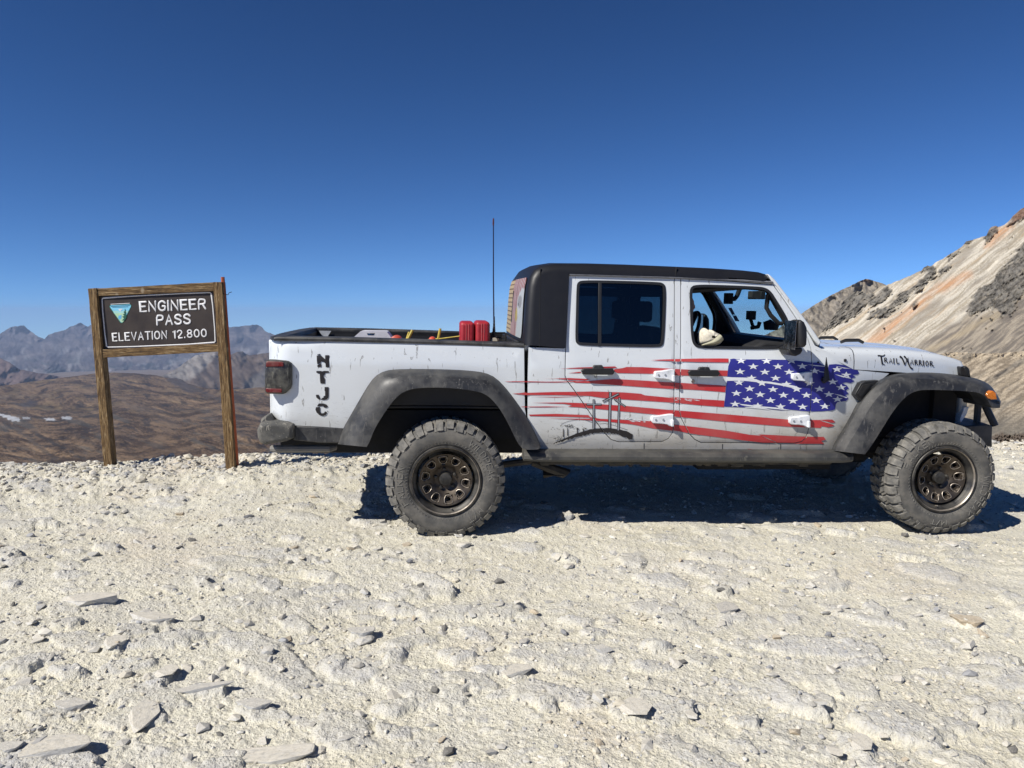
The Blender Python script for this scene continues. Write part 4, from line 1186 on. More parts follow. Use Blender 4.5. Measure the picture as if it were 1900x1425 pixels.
# ---- stroke letters
GL = {
 'A': (4, [[(0, 0), (2, 6), (4, 0)], [(.75, 2), (3.25, 2)]]), 'C': (4, [[(4, 4.7), (3.2, 5.7), (2, 6), (.7, 5.4), (0, 4), (0, 2), (.7, .6), (2, 0), (3.2, .3), (4, 1.3)]]),
 'D': (4, [[(0, 0), (0, 6), (2, 6), (3.5, 5.3), (4, 4), (4, 2), (3.5, .7), (2, 0), (0, 0)]]), 'E': (3.6, [[(3.6, 6), (0, 6), (0, 0), (3.6, 0)], [(.1, 3.1), (3, 3.1)]]),
 'F': (3.6, [[(3.6, 6), (0, 6), (0, 0)], [(.1, 3.1), (3, 3.1)]]), 'G': (4, [[(4, 4.7), (3.2, 5.7), (2, 6), (.7, 5.4), (0, 4), (0, 2), (.7, .6), (2, 0), (3.4, .4), (4, 1.4), (4, 2.8), (2.4, 2.8)]]),
 'I': (0.1, [[(0, 0), (0, 6)]]), 'K': (4, [[(0, 0), (0, 6)], [(3.8, 6), (.1, 2.4)], [(1.4, 3.6), (4, 0)]]), 'L': (3.3, [[(0, 6), (0, 0), (3.3, 0)]]),
 'M': (4.6, [[(0, 0), (0, 6), (2.3, 2.2), (4.6, 6), (4.6, 0)]]), 'N': (4, [[(0, 0), (0, 6), (4, 0), (4, 6)]]),
 'O': (4.2, [[(2.1, 6), (.7, 5.4), (0, 4), (0, 2), (.7, .6), (2.1, 0), (3.5, .6), (4.2, 2), (4.2, 4), (3.5, 5.4), (2.1, 6)]]),
 'P': (4, [[(0, 0), (0, 6), (2.6, 6), (3.7, 5.6), (4, 4.5), (3.7, 3.4), (2.6, 2.9), (0, 2.9)]]),
 'R': (4, [[(0, 0), (0, 6), (2.6, 6), (3.7, 5.6), (4, 4.6), (3.7, 3.5), (2.6, 3), (.1, 3)], [(2.3, 3), (4, 0)]]),
 'S': (4, [[(3.9, 4.9), (3.1, 5.8), (2, 6), (.8, 5.7), (.1, 4.8), (.4, 3.8), (2, 3.15), (3.6, 2.4), (4, 1.4), (3.3, .3), (2, 0), (.8, .2), (0, 1.2)]]),
 'T': (4, [[(0, 6), (4, 6)], [(2, 5.95), (2, 0)]]), 'V': (4, [[(0, 6), (2, 0), (4, 6)]]), 'W': (5, [[(0, 6), (1.3, 0), (2.5, 4.5), (3.7, 0), (5, 6)]]),
 '0': (3.8, [[(1.9, 6), (.6, 5.3), (0, 4), (0, 2), (.6, .7), (1.9, 0), (3.2, .7), (3.8, 2), (3.8, 4), (3.2, 5.3), (1.9, 6)]]),
 '1': (1.4, [[(0, 4.9), (1.4, 6), (1.4, 0)]]), '2': (3.8, [[(.1, 4.7), (.8, 5.7), (2, 6), (3.2, 5.6), (3.7, 4.5), (3.2, 3.3), (0, 0), (3.8, 0)]]),
 '8': (3.8, [[(1.9, 3.2), (.6, 3.8), (.2, 4.7), (.7, 5.6), (1.9, 6), (3.1, 5.6), (3.6, 4.7), (3.2, 3.8), (1.9, 3.2), (.5, 2.6), (0, 1.6), (.5, .5), (1.9, 0), (3.3, .5), (3.8, 1.6), (3.3, 2.6), (1.9, 3.2)]]),
 '.': (.3, [[(.1, 0), (.1, .35)]]), '/': (3, [[(0, -.3), (3, 6.3)]]), ' ': (2.6, [])}
def layout(text, gap=1.5):
    x = 0; out = []
    for ch in text:
        w, st = GL[ch]
        for s_ in st: out.append((ch, [(px + x, py) for px, py in s_], x + w / 2))
        x += w + gap
    return out, x - gap

# ---- decals on the near side
_gapz = [(DR, DRi), (DF, DFi)]
def in_gap(x, z):
    for o, i in _gapz:
        if in_poly(x, z, o) and not in_poly(x, z, i): return True
    return False
def decal(polys, off, grid=.07, mb=None, extra=None, bed=False):
    mb = mb or MB()
    for P in polys:
        Q = TL(P, extra)
        V, tt = tri_region(Q, (), grid, cons=[] if bed else [DR, DRi, DF, DFi], drop=None if bed else in_gap)
        mb.add([(x, -(S(x, z, extra) + off), z) for x, z in V], tt)
    return mb
red = [
 Z6((1380, 158), (1480, 152), (1640, 146), (1900, 140)) + Z7((300, 131), (590, 121), (588, 171), (300, 168), (120, 162)) + Z6((1640, 172), (1580, 166)),
 Z6((440, 246), (640, 233), (1010, 222), (1035, 238), (650, 246)), Z6((520, 293), (650, 278), (665, 284), (640, 291)),
 Z6((1000, 252), (1090, 240), (1132, 228), (1300, 230), (1640, 249), (1790, 256)) + Z7((320, 243), (582, 251), (576, 305), (110, 299), (0, 299)) + Z6((1640, 303), (1300, 297), (1035, 291), (1005, 275)),
 Z6((260, 352), (540, 343), (760, 354), (700, 368), (545, 362), (400, 350)),
 Z6((-60, 377), (100, 376), (300, 381), (480, 379), (620, 372), (560, 384), (400, 389), (100, 386), (-60, 381)),
 Z6((560, 378), (760, 372), (1000, 352), (1300, 369), (1640, 393)) + Z7((0, 364), (120, 371), (562, 400), (556, 463), (300, 442), (120, 432), (0, 424)) + Z6((1640, 460), (1300, 437), (1000, 415), (750, 397), (600, 391)),
 Z6((-10, 511), (100, 496), (400, 487), (620, 486), (780, 482), (1100, 492), (1280, 506), (1320, 522), (1640, 553)) + Z7((0, 508), (300, 530), (548, 545), (543, 609), (300, 590), (0, 560)) + Z6((1640, 600), (1300, 578), (880, 549), (740, 528), (400, 519), (100, 520)),
 Z6((130, 536), (400, 538), (740, 532), (400, 544)),
 Z6((150, 600), (480, 596), (700, 604), (1100, 630), (1640, 680)) + Z7((0, 634), (550, 678), (1200, 733), (1475, 735), (1560, 730), (1605, 731), (1636, 756), (1600, 762), (1500, 738), (1485, 742), (1590, 772), (1625, 788), (1600, 800), (1560, 806), (1500, 795), (1490, 812), (1300, 806), (1180, 801), (550, 750), (0, 694)) + Z6((1640, 742), (1100, 690), (700, 651), (520, 640), (570, 626), (480, 610), (300, 604)),
 Z6((30, 640), (300, 637), (520, 641), (300, 646), (60, 645)),
 Z6((118, 722), (400, 714), (735, 727), (755, 748), (850, 764), (880, 775), (840, 777), (740, 753), (500, 744), (130, 736)),
 Z6((300, 760), (600, 764), (860, 766), (1000, 772), (1380, 790), (1500, 800), (1640, 828)) + Z7((0, 774), (120, 787), (560, 838), (800, 880), (905, 888), (1030, 945), (1060, 962), (940, 958), (700, 930), (300, 880), (0, 828)) + Z6((1640, 895), (1400, 865), (1200, 825), (900, 790), (600, 772)),
 Z7((880, 876), (1060, 884), (1230, 894), (1400, 899), (1520, 900), (1541, 926), (1495, 940), (1526, 970), (1440, 968), (1300, 968), (1200, 966), (1066, 962), (1050, 948), (960, 905)),
 Z7((770, 1017), (1000, 1034), (1090, 1044), (1250, 1050), (1400, 1057), (960, 1061))]
for P in red: decal([P], .0026, .035).build_split("stripe", M_RED, truck, 80)
bedr = [Z3((1285, 194), (1440, 196), (1452, 199), (1320, 199)), Z3((1345, 286), (1400, 283), (1448, 276), (1448, 297), (1400, 293)), Z3((1405, 385), (1448, 383), (1448, 388)), Z3((1470, 443), (1480, 441), (1480, 447))]
for P in bedr[:3]: decal([P], .0028, bed=True, extra=bedround).build("stripe", M_RED, truck, 80)
blue = Z7((595, 125), (640, 116), (700, 111), (850, 110), (930, 122), (1010, 133), (1100, 131), (1170, 140), (1240, 152), (1300, 158), (1390, 172), (1480, 174), (1500, 190), (1560, 216), (1575, 192), (1640, 187), (1710, 196), (1760, 215), (1800, 236),
          (1855, 250), (1868, 275), (1850, 290), (1800, 292), (1835, 315), (1800, 325), (1790, 338), (1822, 352), (1785, 374), (1740, 366), (1700, 374), (1745, 396), (1768, 425), (1735, 446), (1765, 475), (1732, 490), (1762, 520), (1740, 548), (1690, 556), (1655, 560), (1640, 580), (1632, 630), (1600, 641), (1500, 650), (1400, 652),
          (1300, 645), (1200, 634), (1100, 640), (1000, 628), (900, 618), (760, 612), (545, 604), (552, 540), (560, 470), (568, 390), (574, 350), (582, 250))
decal([blue], .0026, .035).build_split("star_field", M_BLUE, truck, 80)
wb = [Z7((566, 312), (620, 316), (760, 320), (860, 336), (900, 352), (1000, 360), (1100, 378), (1170, 386), (1242, 402), (1290, 425), (1240, 424), (1180, 414), (1100, 396), (1000, 380), (900, 368), (760, 352), (640, 350), (566, 352)),
      Z7((690, 576), (760, 583), (900, 600), (1050, 612), (1200, 638), (1120, 634), (1000, 622), (860, 610), (720, 590)), Z7((740, 605), (850, 608), (960, 622), (1000, 636), (880, 622), (760, 612)),
      Z7((1360, 190), (1440, 198), (1560, 208), (1570, 216), (1440, 206)), Z7((1470, 256), (1540, 266), (1555, 274), (1480, 264)), Z7((1630, 288), (1700, 300), (1780, 322), (1790, 330), (1700, 314)),
      Z7((1620, 478), (1690, 490), (1756, 516), (1740, 520), (1680, 500)), Z7((1640, 205), (1720, 222), (1790, 232), (1720, 230))]
stars = [(710, 152), (960, 155), (1205, 152), (830, 208), (1072, 208), (1310, 205), (700, 258), (943, 262), (1180, 262), (1430, 252), (813, 320), (1048, 322), (690, 365), (915, 372), (1155, 380), (1380, 372), (795, 425), (1023, 432), (1255, 430), (1478, 428),
         (665, 470), (897, 482), (1125, 488), (1350, 488), (1570, 480), (773, 530), (998, 540), (1218, 545), (1445, 540), (1655, 528), (652, 575), (875, 592), (1097, 600), (1313, 603), (1530, 597), (1650, 236), (1740, 290), (1608, 358), (1690, 412)]
sp = []
for (x, y) in stars:
    P = []
    for k in range(10):
        r = 1.0 if k % 2 == 0 else .40; a = math.pi / 2 + k * math.pi / 5
        P.append((x + 55 * r * math.cos(a), y + 3 - 33 * r * math.sin(a)))
    sp.append(Z7(*P))
for i, P in enumerate(sp):
    decal([P], .0042, grid=0).build_split("star", M_WDEC, truck, 80)
for P in wb: decal([P], .0034, grid=0).build_split("brush_streak", M_WDEC, truck, 80)
# distress marks in the stripes
rng = random.Random(4); mb = MB()
for k in range(60):
    base = rng.choice([((1180, 790), (1380, 782)), ((1640, 560), (1900, 575)), ((1060, 755), (1400, 790))]); t = rng.random()
    x = base[0][0] + (base[1][0] - base[0][0]) * t + rng.gauss(0, 6); y = base[0][1] + (base[1][1] - base[0][1]) * t + rng.gauss(0, 5)
    w = rng.uniform(8, 26); h = rng.uniform(2, 5)
    decal([Z6((x - w, y), (x - w * .3, y - h), (x + w, y - h * .4), (x + w * .4, y + h))], .0034, 0, mb)
tag(mb.build("worn_flecks", M_WDEC, truck, 80), kind="stuff")

# three crosses on a hill
rng = random.Random(8)
def ragged(top, bot, j=6):
    def sub(L, jit):
        o = []
        for (a, b) in zip(L[:-1], L[1:]):
            n = max(2, int(math.dist(a, b) / 14))
            for k in range(n):
                t = k / n; o.append((a[0] + (b[0] - a[0]) * t + rng.uniform(-2, 2), a[1] + (b[1] - a[1]) * t + rng.uniform(-jit, jit)))
        return o + [L[-1]]
    return sub(top, 2) + list(reversed(sub(bot, j)))
hill = ragged([(375, 1018), (500, 964), (620, 914), (760, 872), (860, 862), (950, 862), (1050, 874), (1130, 894), (1196, 928)], [(378, 1024), (500, 990), (620, 950), (720, 926), (820, 908), (950, 908), (1060, 930), (1130, 962), (1190, 978)], 9)
decal([Z6(*hill)], .0040, 0).build_split("hill_print", M_INK, truck, 80)
def bar(a, b, w, off, mat, nm, jag=False):
    dx, dy = b[0] - a[0], b[1] - a[1]; L = math.hypot(dx, dy); nx, ny = -dy / L * w / 2, dx / L * w / 2
    decal([Z6((a[0] + nx, a[1] + ny), (b[0] + nx, b[1] + ny), (b[0] - nx, b[1] - ny), (a[0] - nx, a[1] - ny))], off, .03).build_split(nm, mat, truck, 80)
for (v0, v1, h0, h1, w) in (((791, 565), (788, 868), (714, 617), (872, 617), 24), ((962, 488), (952, 862), (884, 586), (1052, 506), 30), ((1056, 543), (1044, 884), (1003, 562), (1118, 638), 24)):
    bar(v0, v1, w, .0040, M_INK, "cross_print"); bar(h0, h1, w * .8, .0043, M_INK, "cross_print")
    bar((v0[0], v0[1] + 5), v1, w * .5, .0047, M_GREY, "cross_print"); bar((h0[0] + 5, h0[1]), (h1[0] - 5, h1[1]), w * .34, .0050, M_GREY, "cross_print")
mb = MB()
for x, y0, y1 in ((475, 868, 955), (520, 862, 940), (620, 858, 918), (682, 866, 900)):
    decal([Z6((x - 4, y0), (x + 4, y0), (x + 5, y1), (x - 5, y1))], .0042, 0, mb)
for k in range(90):
    c = rng.choice([(470, 838), (520, 830), (570, 850), (620, 862), (400, 872), (690, 868), (440, 965), (400, 972), (540, 845)])
    x = c[0] + rng.gauss(0, 18); y = c[1] + rng.gauss(0, 9); w = rng.uniform(3, 9); h = rng.uniform(2, 4)
    decal([Z6((x - w, y), (x, y - h), (x + w, y), (x, y + h))], .0042 + k * 4e-6, 0, mb)
hl = [(455, 822), (520, 792), (640, 771), (700, 778), (800, 812), (900, 812), (1000, 832), (1140, 880)]
for a, b in zip(hl[:-1], hl[1:]): decal([Z6((a[0], a[1] - 1.6), (b[0], b[1] - 1.6), (b[0], b[1] + 1.6), (a[0], a[1] + 1.6))], .0021, 0, mb)
tag(mb.build("tree_print", M_INK, truck, 80), kind="stuff")

# NTJC stencil letters on the bed
NT = [ZN((272, 168), (320, 156), (332, 165), (328, 180), (280, 180)), ZN((264, 186), (340, 186), (412, 250), (412, 210), (408, 190), (424, 180), (486, 180), (486, 392), (424, 392), (418, 330), (400, 305), (345, 290), (330, 316), (276, 344), (266, 280)), ZN((276, 352), (342, 322), (344, 388), (276, 388)),
      ZN((258, 458), (345, 458), (352, 466), (400, 456), (478, 460), (478, 490), (416, 492), (404, 520), (386, 540), (386, 570), (408, 590), (408, 680), (330, 678), (322, 600), (318, 508), (258, 488)), ZN((404, 556), (424, 546), (416, 568)),
      ZN((404, 742), (474, 742), (472, 900), (468, 930), (440, 960), (400, 970), (338, 966), (358, 936), (384, 926), (386, 900), (412, 896), (412, 820), (402, 805)), ZN((250, 878), (302, 878), (312, 916), (330, 940), (322, 966), (286, 950), (256, 924)),
      ZN((300, 1030), (380, 1030), (440, 1052), (462, 1090), (430, 1108), (392, 1104), (380, 1076), (330, 1080), (268, 1082)), ZN((252, 1096), (322, 1094), (326, 1180), (350, 1206), (392, 1200), (410, 1168), (452, 1192), (420, 1236), (372, 1252), (310, 1236), (262, 1190), (242, 1140)), ZN((440, 1160), (466, 1162), (462, 1180))]
for g, nm in ((NT[0:3], "letter"), (NT[3:5], "letter"), (NT[5:7], "letter"), (NT[7:], "letter")):
    decal(g, .0032, .012, bed=True, extra=bedround).build(nm, M_INK, truck, 80)

# TRAIL WARRIOR on the hood side
from mathutils.bvhtree import BVHTree
_hm = bpy.data.objects["hood"].data
_bvh = BVHTree.FromPolygons([v.co.copy() for v in _hm.vertices], [tuple(p.vertices) for p in _hm.polygons])
_co = Vector(tuple(TM.T @ (_C - TO)))
def hood_pt(u, v):
    d = Vector(tuple(TM.T @ ray(u, v))).normalized()
    h = _bvh.ray_cast(_co, d)
    if h[0] is None: return T3(u, v, -.70)
    nn = h[1] if h[1].dot(d) < 0 else -h[1]; p = h[0] + nn * .003; return (p.x, p.y, p.z)
TW = [([(172, 196), (186, 184), (215, 192), (262, 198), (292, 185), (296, 170)], 12), ([(228, 196), (236, 240), (252, 335)], 20), ([(240, 342), (268, 335), (296, 352)], 9),
 ([(290, 232), (296, 305)], 13), ([(290, 230), (318, 226), (330, 245), (318, 266), (300, 268)], 8), ([(312, 268), (346, 316)], 12), ([(374, 318), (400, 234), (426, 322)], 9), ([(384, 290), (414, 292)], 6),
 ([(452, 240), (456, 322)], 13), ([(440, 238), (466, 241)], 6), ([(444, 323), (470, 325)], 6), ([(500, 242), (506, 328), (540, 330), (546, 312)], 11), ([(488, 241), (514, 244)], 6),
 ([(556, 205), (582, 212), (610, 250), (650, 350)], 20), ([(652, 350), (690, 235)], 8), ([(630, 200), (660, 215), (700, 300), (735, 380), (760, 410), (790, 422)], 17), ([(722, 350), (700, 235), (716, 228)], 8),
 ([(742, 346), (772, 258), (800, 350)], 9), ([(754, 315), (788, 320)], 6), ([(828, 268), (830, 352)], 13), ([(824, 264), (852, 264), (864, 284), (850, 302), (832, 304)], 8), ([(846, 304), (876, 354)], 12),
 ([(900, 272), (902, 356)], 13), ([(896, 268), (924, 270), (936, 288), (922, 308), (904, 308)], 8), ([(918, 310), (950, 360)], 12), ([(976, 278), (978, 362)], 13), ([(964, 277), (990, 280)], 6), ([(966, 363), (992, 365)], 6),
 ([(1036, 280), (1016, 300), (1014, 344), (1036, 368), (1058, 350), (1060, 304), (1036, 280)], 10), ([(1092, 288), (1096, 370)], 13), ([(1088, 286), (1120, 288), (1132, 306), (1118, 326), (1098, 326)], 8), ([(1112, 328), (1136, 366), (1160, 372)], 12)]
mb = MB()
for k, (L, w) in enumerate(TW):
    w = w * 1.35
    L = chaikin(L, 1) if len(L) > 3 else L
    left = []; right = []
    for i, p in enumerate(L):
        a = L[max(0, i - 1)]; b = L[min(len(L) - 1, i + 1)]; dx, dy = b[0] - a[0], b[1] - a[1]; q = math.hypot(dx, dy) + 1e-6
        left.append((p[0] - dy / q * w / 2, p[1] + dx / q * w / 2)); right.append((p[0] + dy / q * w / 2, p[1] - dx / q * w / 2))
    off = k * 5e-5
    rows = [[(lambda h: (h[0], h[1] - off, h[2]))(hood_pt(1610 + x / 9.5, 640 + y / 9.5)) for x, y in resample(side, 12)] for side in (left, right)]
    mb.grid(rows)
mb.build("hood_lettering", M_INK, truck, 80)

# ---- handles, lock, hinges, mirror, antennas
def rr(x0, y0, x1, y1, r, n=3):
    P = []
    for cx, cy, a0 in ((x1 - r, y0 + r, -90), (x1 - r, y1 - r, 0), (x0 + r, y1 - r, 90), (x0 + r, y0 + r, 180)):
        for k in range(n + 1):
            a = R(a0 + 90 * k / n); P.append((cx + r * math.cos(a), cy + r * math.sin(a)))
    return P
for (x0, y0, x1, y1), lob, d in (((1078, 683, 1141.5, 695.5), (1098, 677.5, 1122, 688), doors[0]), ((1276.5, 686, 1337, 698.5), (1294, 681, 1320, 690), doors[1])):
    k = (y0 + y1) / 2
    h = MB(); slab([(x0, y0 + 5), (x0 + 6, y0 + .5), (x1 - 6, y0 + 1), (x1, y0 + 6), (x1 - 4, y1), (x0 + 5, y1 - .5)], -.803, -.782, mb=h)
    hd = h.build("handle", M_BLK, d, bevel=.006, segs=3)
    s_ = MB(); slab([(x0 + 3, y0 + 1), (x0 + 15, y0 + 1), (x0 + 15, y1 - 1), (x0 + 3, y1 - 1)], -.785, -.75, mb=s_); slab([(x1 - 15, y0 + 1), (x1 - 3, y0 + 1), (x1 - 3, y1 - 1), (x1 - 15, y1 - 1)], -.785, -.75, mb=s_)
    s_.build("handle_base", M_BLK, d, bevel=.004)
    l = MB(); a, b, c, e = lob; slab([(a, e), (a + 4, b), (c - 4, b), (c, e)], -.775, -.745, mb=l); l.build("handle_cap", M_FLARE, d, bevel=.006)
x, z = TS(1285.5, 707); mb = MB(); mb.lathe([(0, -.768), (.011, -.768), (.014, -.763), (.014, -.74)], 20, center=(x, 0, z)); mb.build("lock_cylinder", M_CHR, doors[1])
def hinge(x0, y0, x1, y1, d):
    w = x1 - x0; h = y1 - y0; f = lambda *p: [(x0 + a * w, y0 + b * h) for a, b in p]
    mb = MB(); slab(f((0, .30), (.05, .16), (.38, .12), (.62, .05), (.80, 0), (1, 0), (1, .98), (.82, 1), (.70, .86), (.42, .80), (.06, .76), (0, .62)), -.790, -.745, mb=mb)
    hg = mb.build("hinge", M_HINGE, d, bevel=.005)
    mb = MB(); slab(f((.90, .48), (1.02, .48), (1.02, 1.04), (.90, 1.04)), -.803, -.76, mb=mb); mb.build("hinge_pin", M_HINGE, hg, bevel=.004)
    for t in (.18, .52):
        x, z = T(x0 + t * w, y0 + .46 * h, -.79); m2 = MB(); m2.lathe([(0, -.7945), (.0065, -.7945), (.0075, -.789)], 12, center=(x, 0, z)); m2.build("hinge_bolt", M_GREY, hg)
for a in ((1215, 685.5, 1252, 707.5), (1209.5, 768.5, 1250, 791)): hinge(*a, doors[0])
for a in ((1471, 690, 1507.5, 711), (1466, 771, 1503.5, 793)): hinge(*a, doors[1])
# mirrored pair of mirrors
def mirror():
    mb = MB(); P = [T(u, v, -.98) for u, v in [(1467, 598), (1471, 594.5), (1482, 593), (1490, 595.5), (1497.5, 607), (1498.5, 620), (1497.5, 639), (1493, 644.5), (1480, 645.5), (1469, 644.5), (1465.5, 639), (1465.5, 612)]]
    Q = offset_poly(P, -.016); n = len(P)
    Rr = [[(x - .03, -.985, z) for x, z in Q], [(x - .01, -.99, z) for x, z in P], [(x + .05, -.985, z) for x, z in offset_poly(P, -.01)], [(x + .10, -.96, z) for x, z in offset_poly(P, -.035)]]
    # housing swept across the vehicle (y), its face looks backwards
    P2 = [T(u, v, -.98) for u, v in [(1481, 598), (1484, 594), (1488, 593.5), (1493, 597), (1498, 608), (1498.5, 622), (1497.5, 640), (1493, 645), (1487, 645.5), (1483, 644.5), (1480.5, 638)]]
    rows = []
    for y, s_ in ((-.99, -.018), (-.98, -.004), (-.95, 0), (-.88, 0), (-.845, -.006), (-.835, -.022)):
        rows.append([(x, y, z) for x, z in offset_poly(P2, s_)])
    mb.grid(rows, closed=True); n = len(P2); mb.f += [tuple(range(n)), tuple(5 * n + i for i in reversed(range(n)))]; mb.m += [0, 0]
    return mb
mm = mirror(); mo = mm.build("side_mirror", M_BLK, truck, 45, bevel=.004); mo2 = mm.mirrored().build("side_mirror", M_BLK, truck, 45, bevel=.004)
ar = MB(); slab([(1463.5, 648), (1468, 645), (1489, 645), (1490.5, 650), (1486, 657), (1477, 661.5), (1468, 659), (1464, 654)], -.90, -.745, mb=ar)
ar.build("mirror_arm", M_BLK, mo, bevel=.014, segs=3); ar.mirrored().build("mirror_arm", M_BLK, mo2, bevel=.014)
gp = T(1468, 620, -.90); g = MB(); g.box((gp[0] - .006, -.975, gp[1] - .10), (gp[0] - .003, -.81, gp[1] + .09)); g.build("mirror_glass", M_CHR, mo); g.mirrored().build("mirror_glass", M_CHR, mo2)
# stub aerial on the cowl
x, z = TS(1528, 704); x2, z2 = T(1530.5, 662.5, -.78)
mb = MB(); mb.tube([(x, -.765, z - .012), (x, -.80, z), (x2, -.80, z2)], [.016, .0145, .002], 10); mb.build("stub_aerial", M_BLK, truck)
mb = MB(); mb.lathe([(0, -.79), (.018, -.787), (.022, -.75)], 16, center=(x, 0, z)); mb.build("aerial_base", M_BLK, truck)
for (u, v) in ((1518, 672.5),):
    x, z = TS(u, v); mb = MB(); mb.lathe([(0, -(S(x, z) + .006)), (.006, -(S(x, z) + .005)), (.008, -S(x, z))], 10, center=(x, 0, z)); mb.build("body_plug", M_BLK, truck)
# whip antenna behind the cab
ly = -.30
p0 = T3(916.5, 618, ly); p1 = T3(915.5, 408, ly)
mb = MB(); mb.tube([p0, (p0[0] * .5 + p1[0] * .5 - .002, ly, (p0[2] + p1[2]) / 2), p1], [.0062, .005, .0042], 6)
an = mb.build("whip_antenna", simple("dark_blue_fibreglass", (.012, .015, .05), .4), truck)
mb = MB(); mb.lathe([(0, p1[2] + .012), (.005, p1[2] + .010), (.0062, p1[2] - .03), (.004, p1[2] - .04)], 8, axis='z', center=(p1[0], ly, 0)); mb.build("antenna_tip", simple("dark_red_rubber", (.10, .02, .02), .6), an)
mb = MB(); mb.lathe([(.010, p0[2] - .03), (.012, p0[2]), (.007, p0[2] + .07), (.005, p0[2] + .12)], 10, axis='z', center=(p0[0], ly, 0)); mb.build("antenna_spring", M_BLK, an)
mb = MB(); a = T3(912, 617.5, ly); b = T3(938, 617.5, ly)
mb.tube([a, b], .007, 6); mb.tube([(a[0], ly, a[2]), (a[0], ly, a[2] - .09)], .008, 6); mb.tube([(b[0], ly, b[2]), (b[0], ly, b[2] - .12)], .008, 6); mb.tube([(a[0], ly, a[2] - .035), (b[0], ly, b[2] - .035)], .006, 6)
mb.build("antenna_bracket", M_BLK, truck)

# ---- bed
zb = T(700, 632, -.74)[1]; xr, xf = BED[0][0] + .01, .50
FL = .86
mb = MB()
for sg in (-1, 1): mb.box((xr + .05, sg * .60, FL), (xf, sg * .64, zb + .0))
mb.box((xf - .03, -.64, FL), (xf, .64, zb)); mb.box((xr + .04, -.64, FL), (xr + .08, .64, zb - .005)); mb.box((xr + .04, -.64, FL - .02), (xf, .64, FL))
for sg in (-1, 1): mb.box((-.42, sg * .42, FL), (.42, sg * .60, FL + .22))
mb.build("bed_liner", M_BLK, truck, bevel=.006)
def rail_pts(sg):
    P = [TS(u, v, lambda a, b: .02) for u, v in [(516, 627.8), (640, 630), (760, 633.5), (880, 637.5), (972, 641.5)]]
    return P
rp = rail_pts(-1)
for sg in (-1, 1):
    mb = MB(); rows = []
    for (x, z) in [(rp[0][0] - .02, rp[0][1] - .004)] + rp:
        rows.append([(x, sg * .742, z - .012), (x, sg * .745, z + .002), (x, sg * .738, z + .012), (x, sg * .70, z + .016), (x, sg * .62, z + .014), (x, sg * .60, z + .004), (x, sg * .60, z - .03)])
    mb.grid(rows); mb.build("bed_rail", M_FLARE, truck, 40)
z0 = rp[0][1]
tg = MB(); tg.box((BED[0][0] - .022, -.64, .76), (BED[0][0] + .05, .64, z0 - .012)); tgo = tg.build("tailgate", W_, truck, bevel=.012)
mb = MB(); r = []
for y in np.linspace(-.70, .70, 13):
    o = .03 * (1 - (y / .70) ** 4) ; r.append([(BED[0][0] + .085 - o * 0, y, z0 - .02), (BED[0][0] + .08, y, z0 + .012), (BED[0][0] + .03 - o * 1.5, y, z0 + .013), (BED[0][0] + .015 - o * 1.6, y, z0 - .012)])
mb.grid(r); mb.build("tailgate_cap", M_FLARE, tgo, 40)
# black corner cap from rail to tailgate
mb = MB()
for sg in (-1, 1):
    rows = []
    for a in np.linspace(0, math.pi / 2, 7):
        cx_, cy_ = BED[0][0] + .10, -.63
        rr_ = [(cx_ - r_ * math.sin(a), (cy_ - r_ * math.cos(a)) * -sg * -1 if False else sg * -(cy_ - r_ * math.cos(a)), z0 + dz) for r_, dz in ((.02, .0), (.03, .013), (.085, .014), (.108, .008), (.110, -.012))]
        rows.append(rr_)
    mb.grid(rows)
mb.build("rail_corner", M_FLARE, truck, 40)
# tie downs on the far inner wall
mb = MB()
for u in (602,):
    p = T3(u, 618.5, .55); mb.add([(p[0] - .05, .585, p[2] + .02), (p[0] + .05, .585, p[2] + .02), (p[0] + .018, .575, p[2] - .035), (p[0] - .018, .575, p[2] - .035)], [(0, 1, 2, 3)])
mb.build("tie_down", M_GREY, truck)

# ---- tail lamp
red_l = dusty("red_lens", (.14, .010, .012), (.25, .16, .13), .22, .35, False, 20)
smk = dusty("smoked_lens", (.020, .020, .022), (.26, .25, .20), .3, .45, True, 16)
body = MB()
TLo = Z2((148, 432), (170, 420), (320, 424), (352, 430), (378, 446), (385, 480), (384, 640), (372, 672), (330, 712), (300, 720), (170, 718), (146, 704), (144, 560))
P = [T(u, v, -.785) for u, v in TLo]; rows = []
xm = P[0][0]
for off, sh in ((-.792, .020), (-.786, .007), (-.775, 0), (-.70, 0)):
    rows.append([(x, off + .16 * max(0, (T(500, 700, -.8)[0] - x)), z) for x, z in offset_poly(P, -sh)])
body.grid(rows, closed=True); n = len(P); body.f.append(tuple(range(n))); body.m.append(0)
tl = body.build("tail_light", smk, truck, 40)
for pts in (Z2((152, 438), (172, 427), (300, 432), (318, 440), (318, 480), (152, 484)), Z2((150, 664), (290, 668), (306, 676), (300, 712), (172, 710), (150, 700))):
    mb = MB(); Q = [T(u, v, -.797) for u, v in pts]
    f = lambda x: .16 * max(0, (T(500, 700, -.8)[0] - x))
    mb.prism([(x, -.797 + f(x), z) for x, z in offset_poly(Q, -.004)], [(x, -.77 + f(x), z) for x, z in Q]); mb.build("red_lens", red_l, tl, bevel=.003)
body.mirrored().build("tail_light", smk, truck, 40)

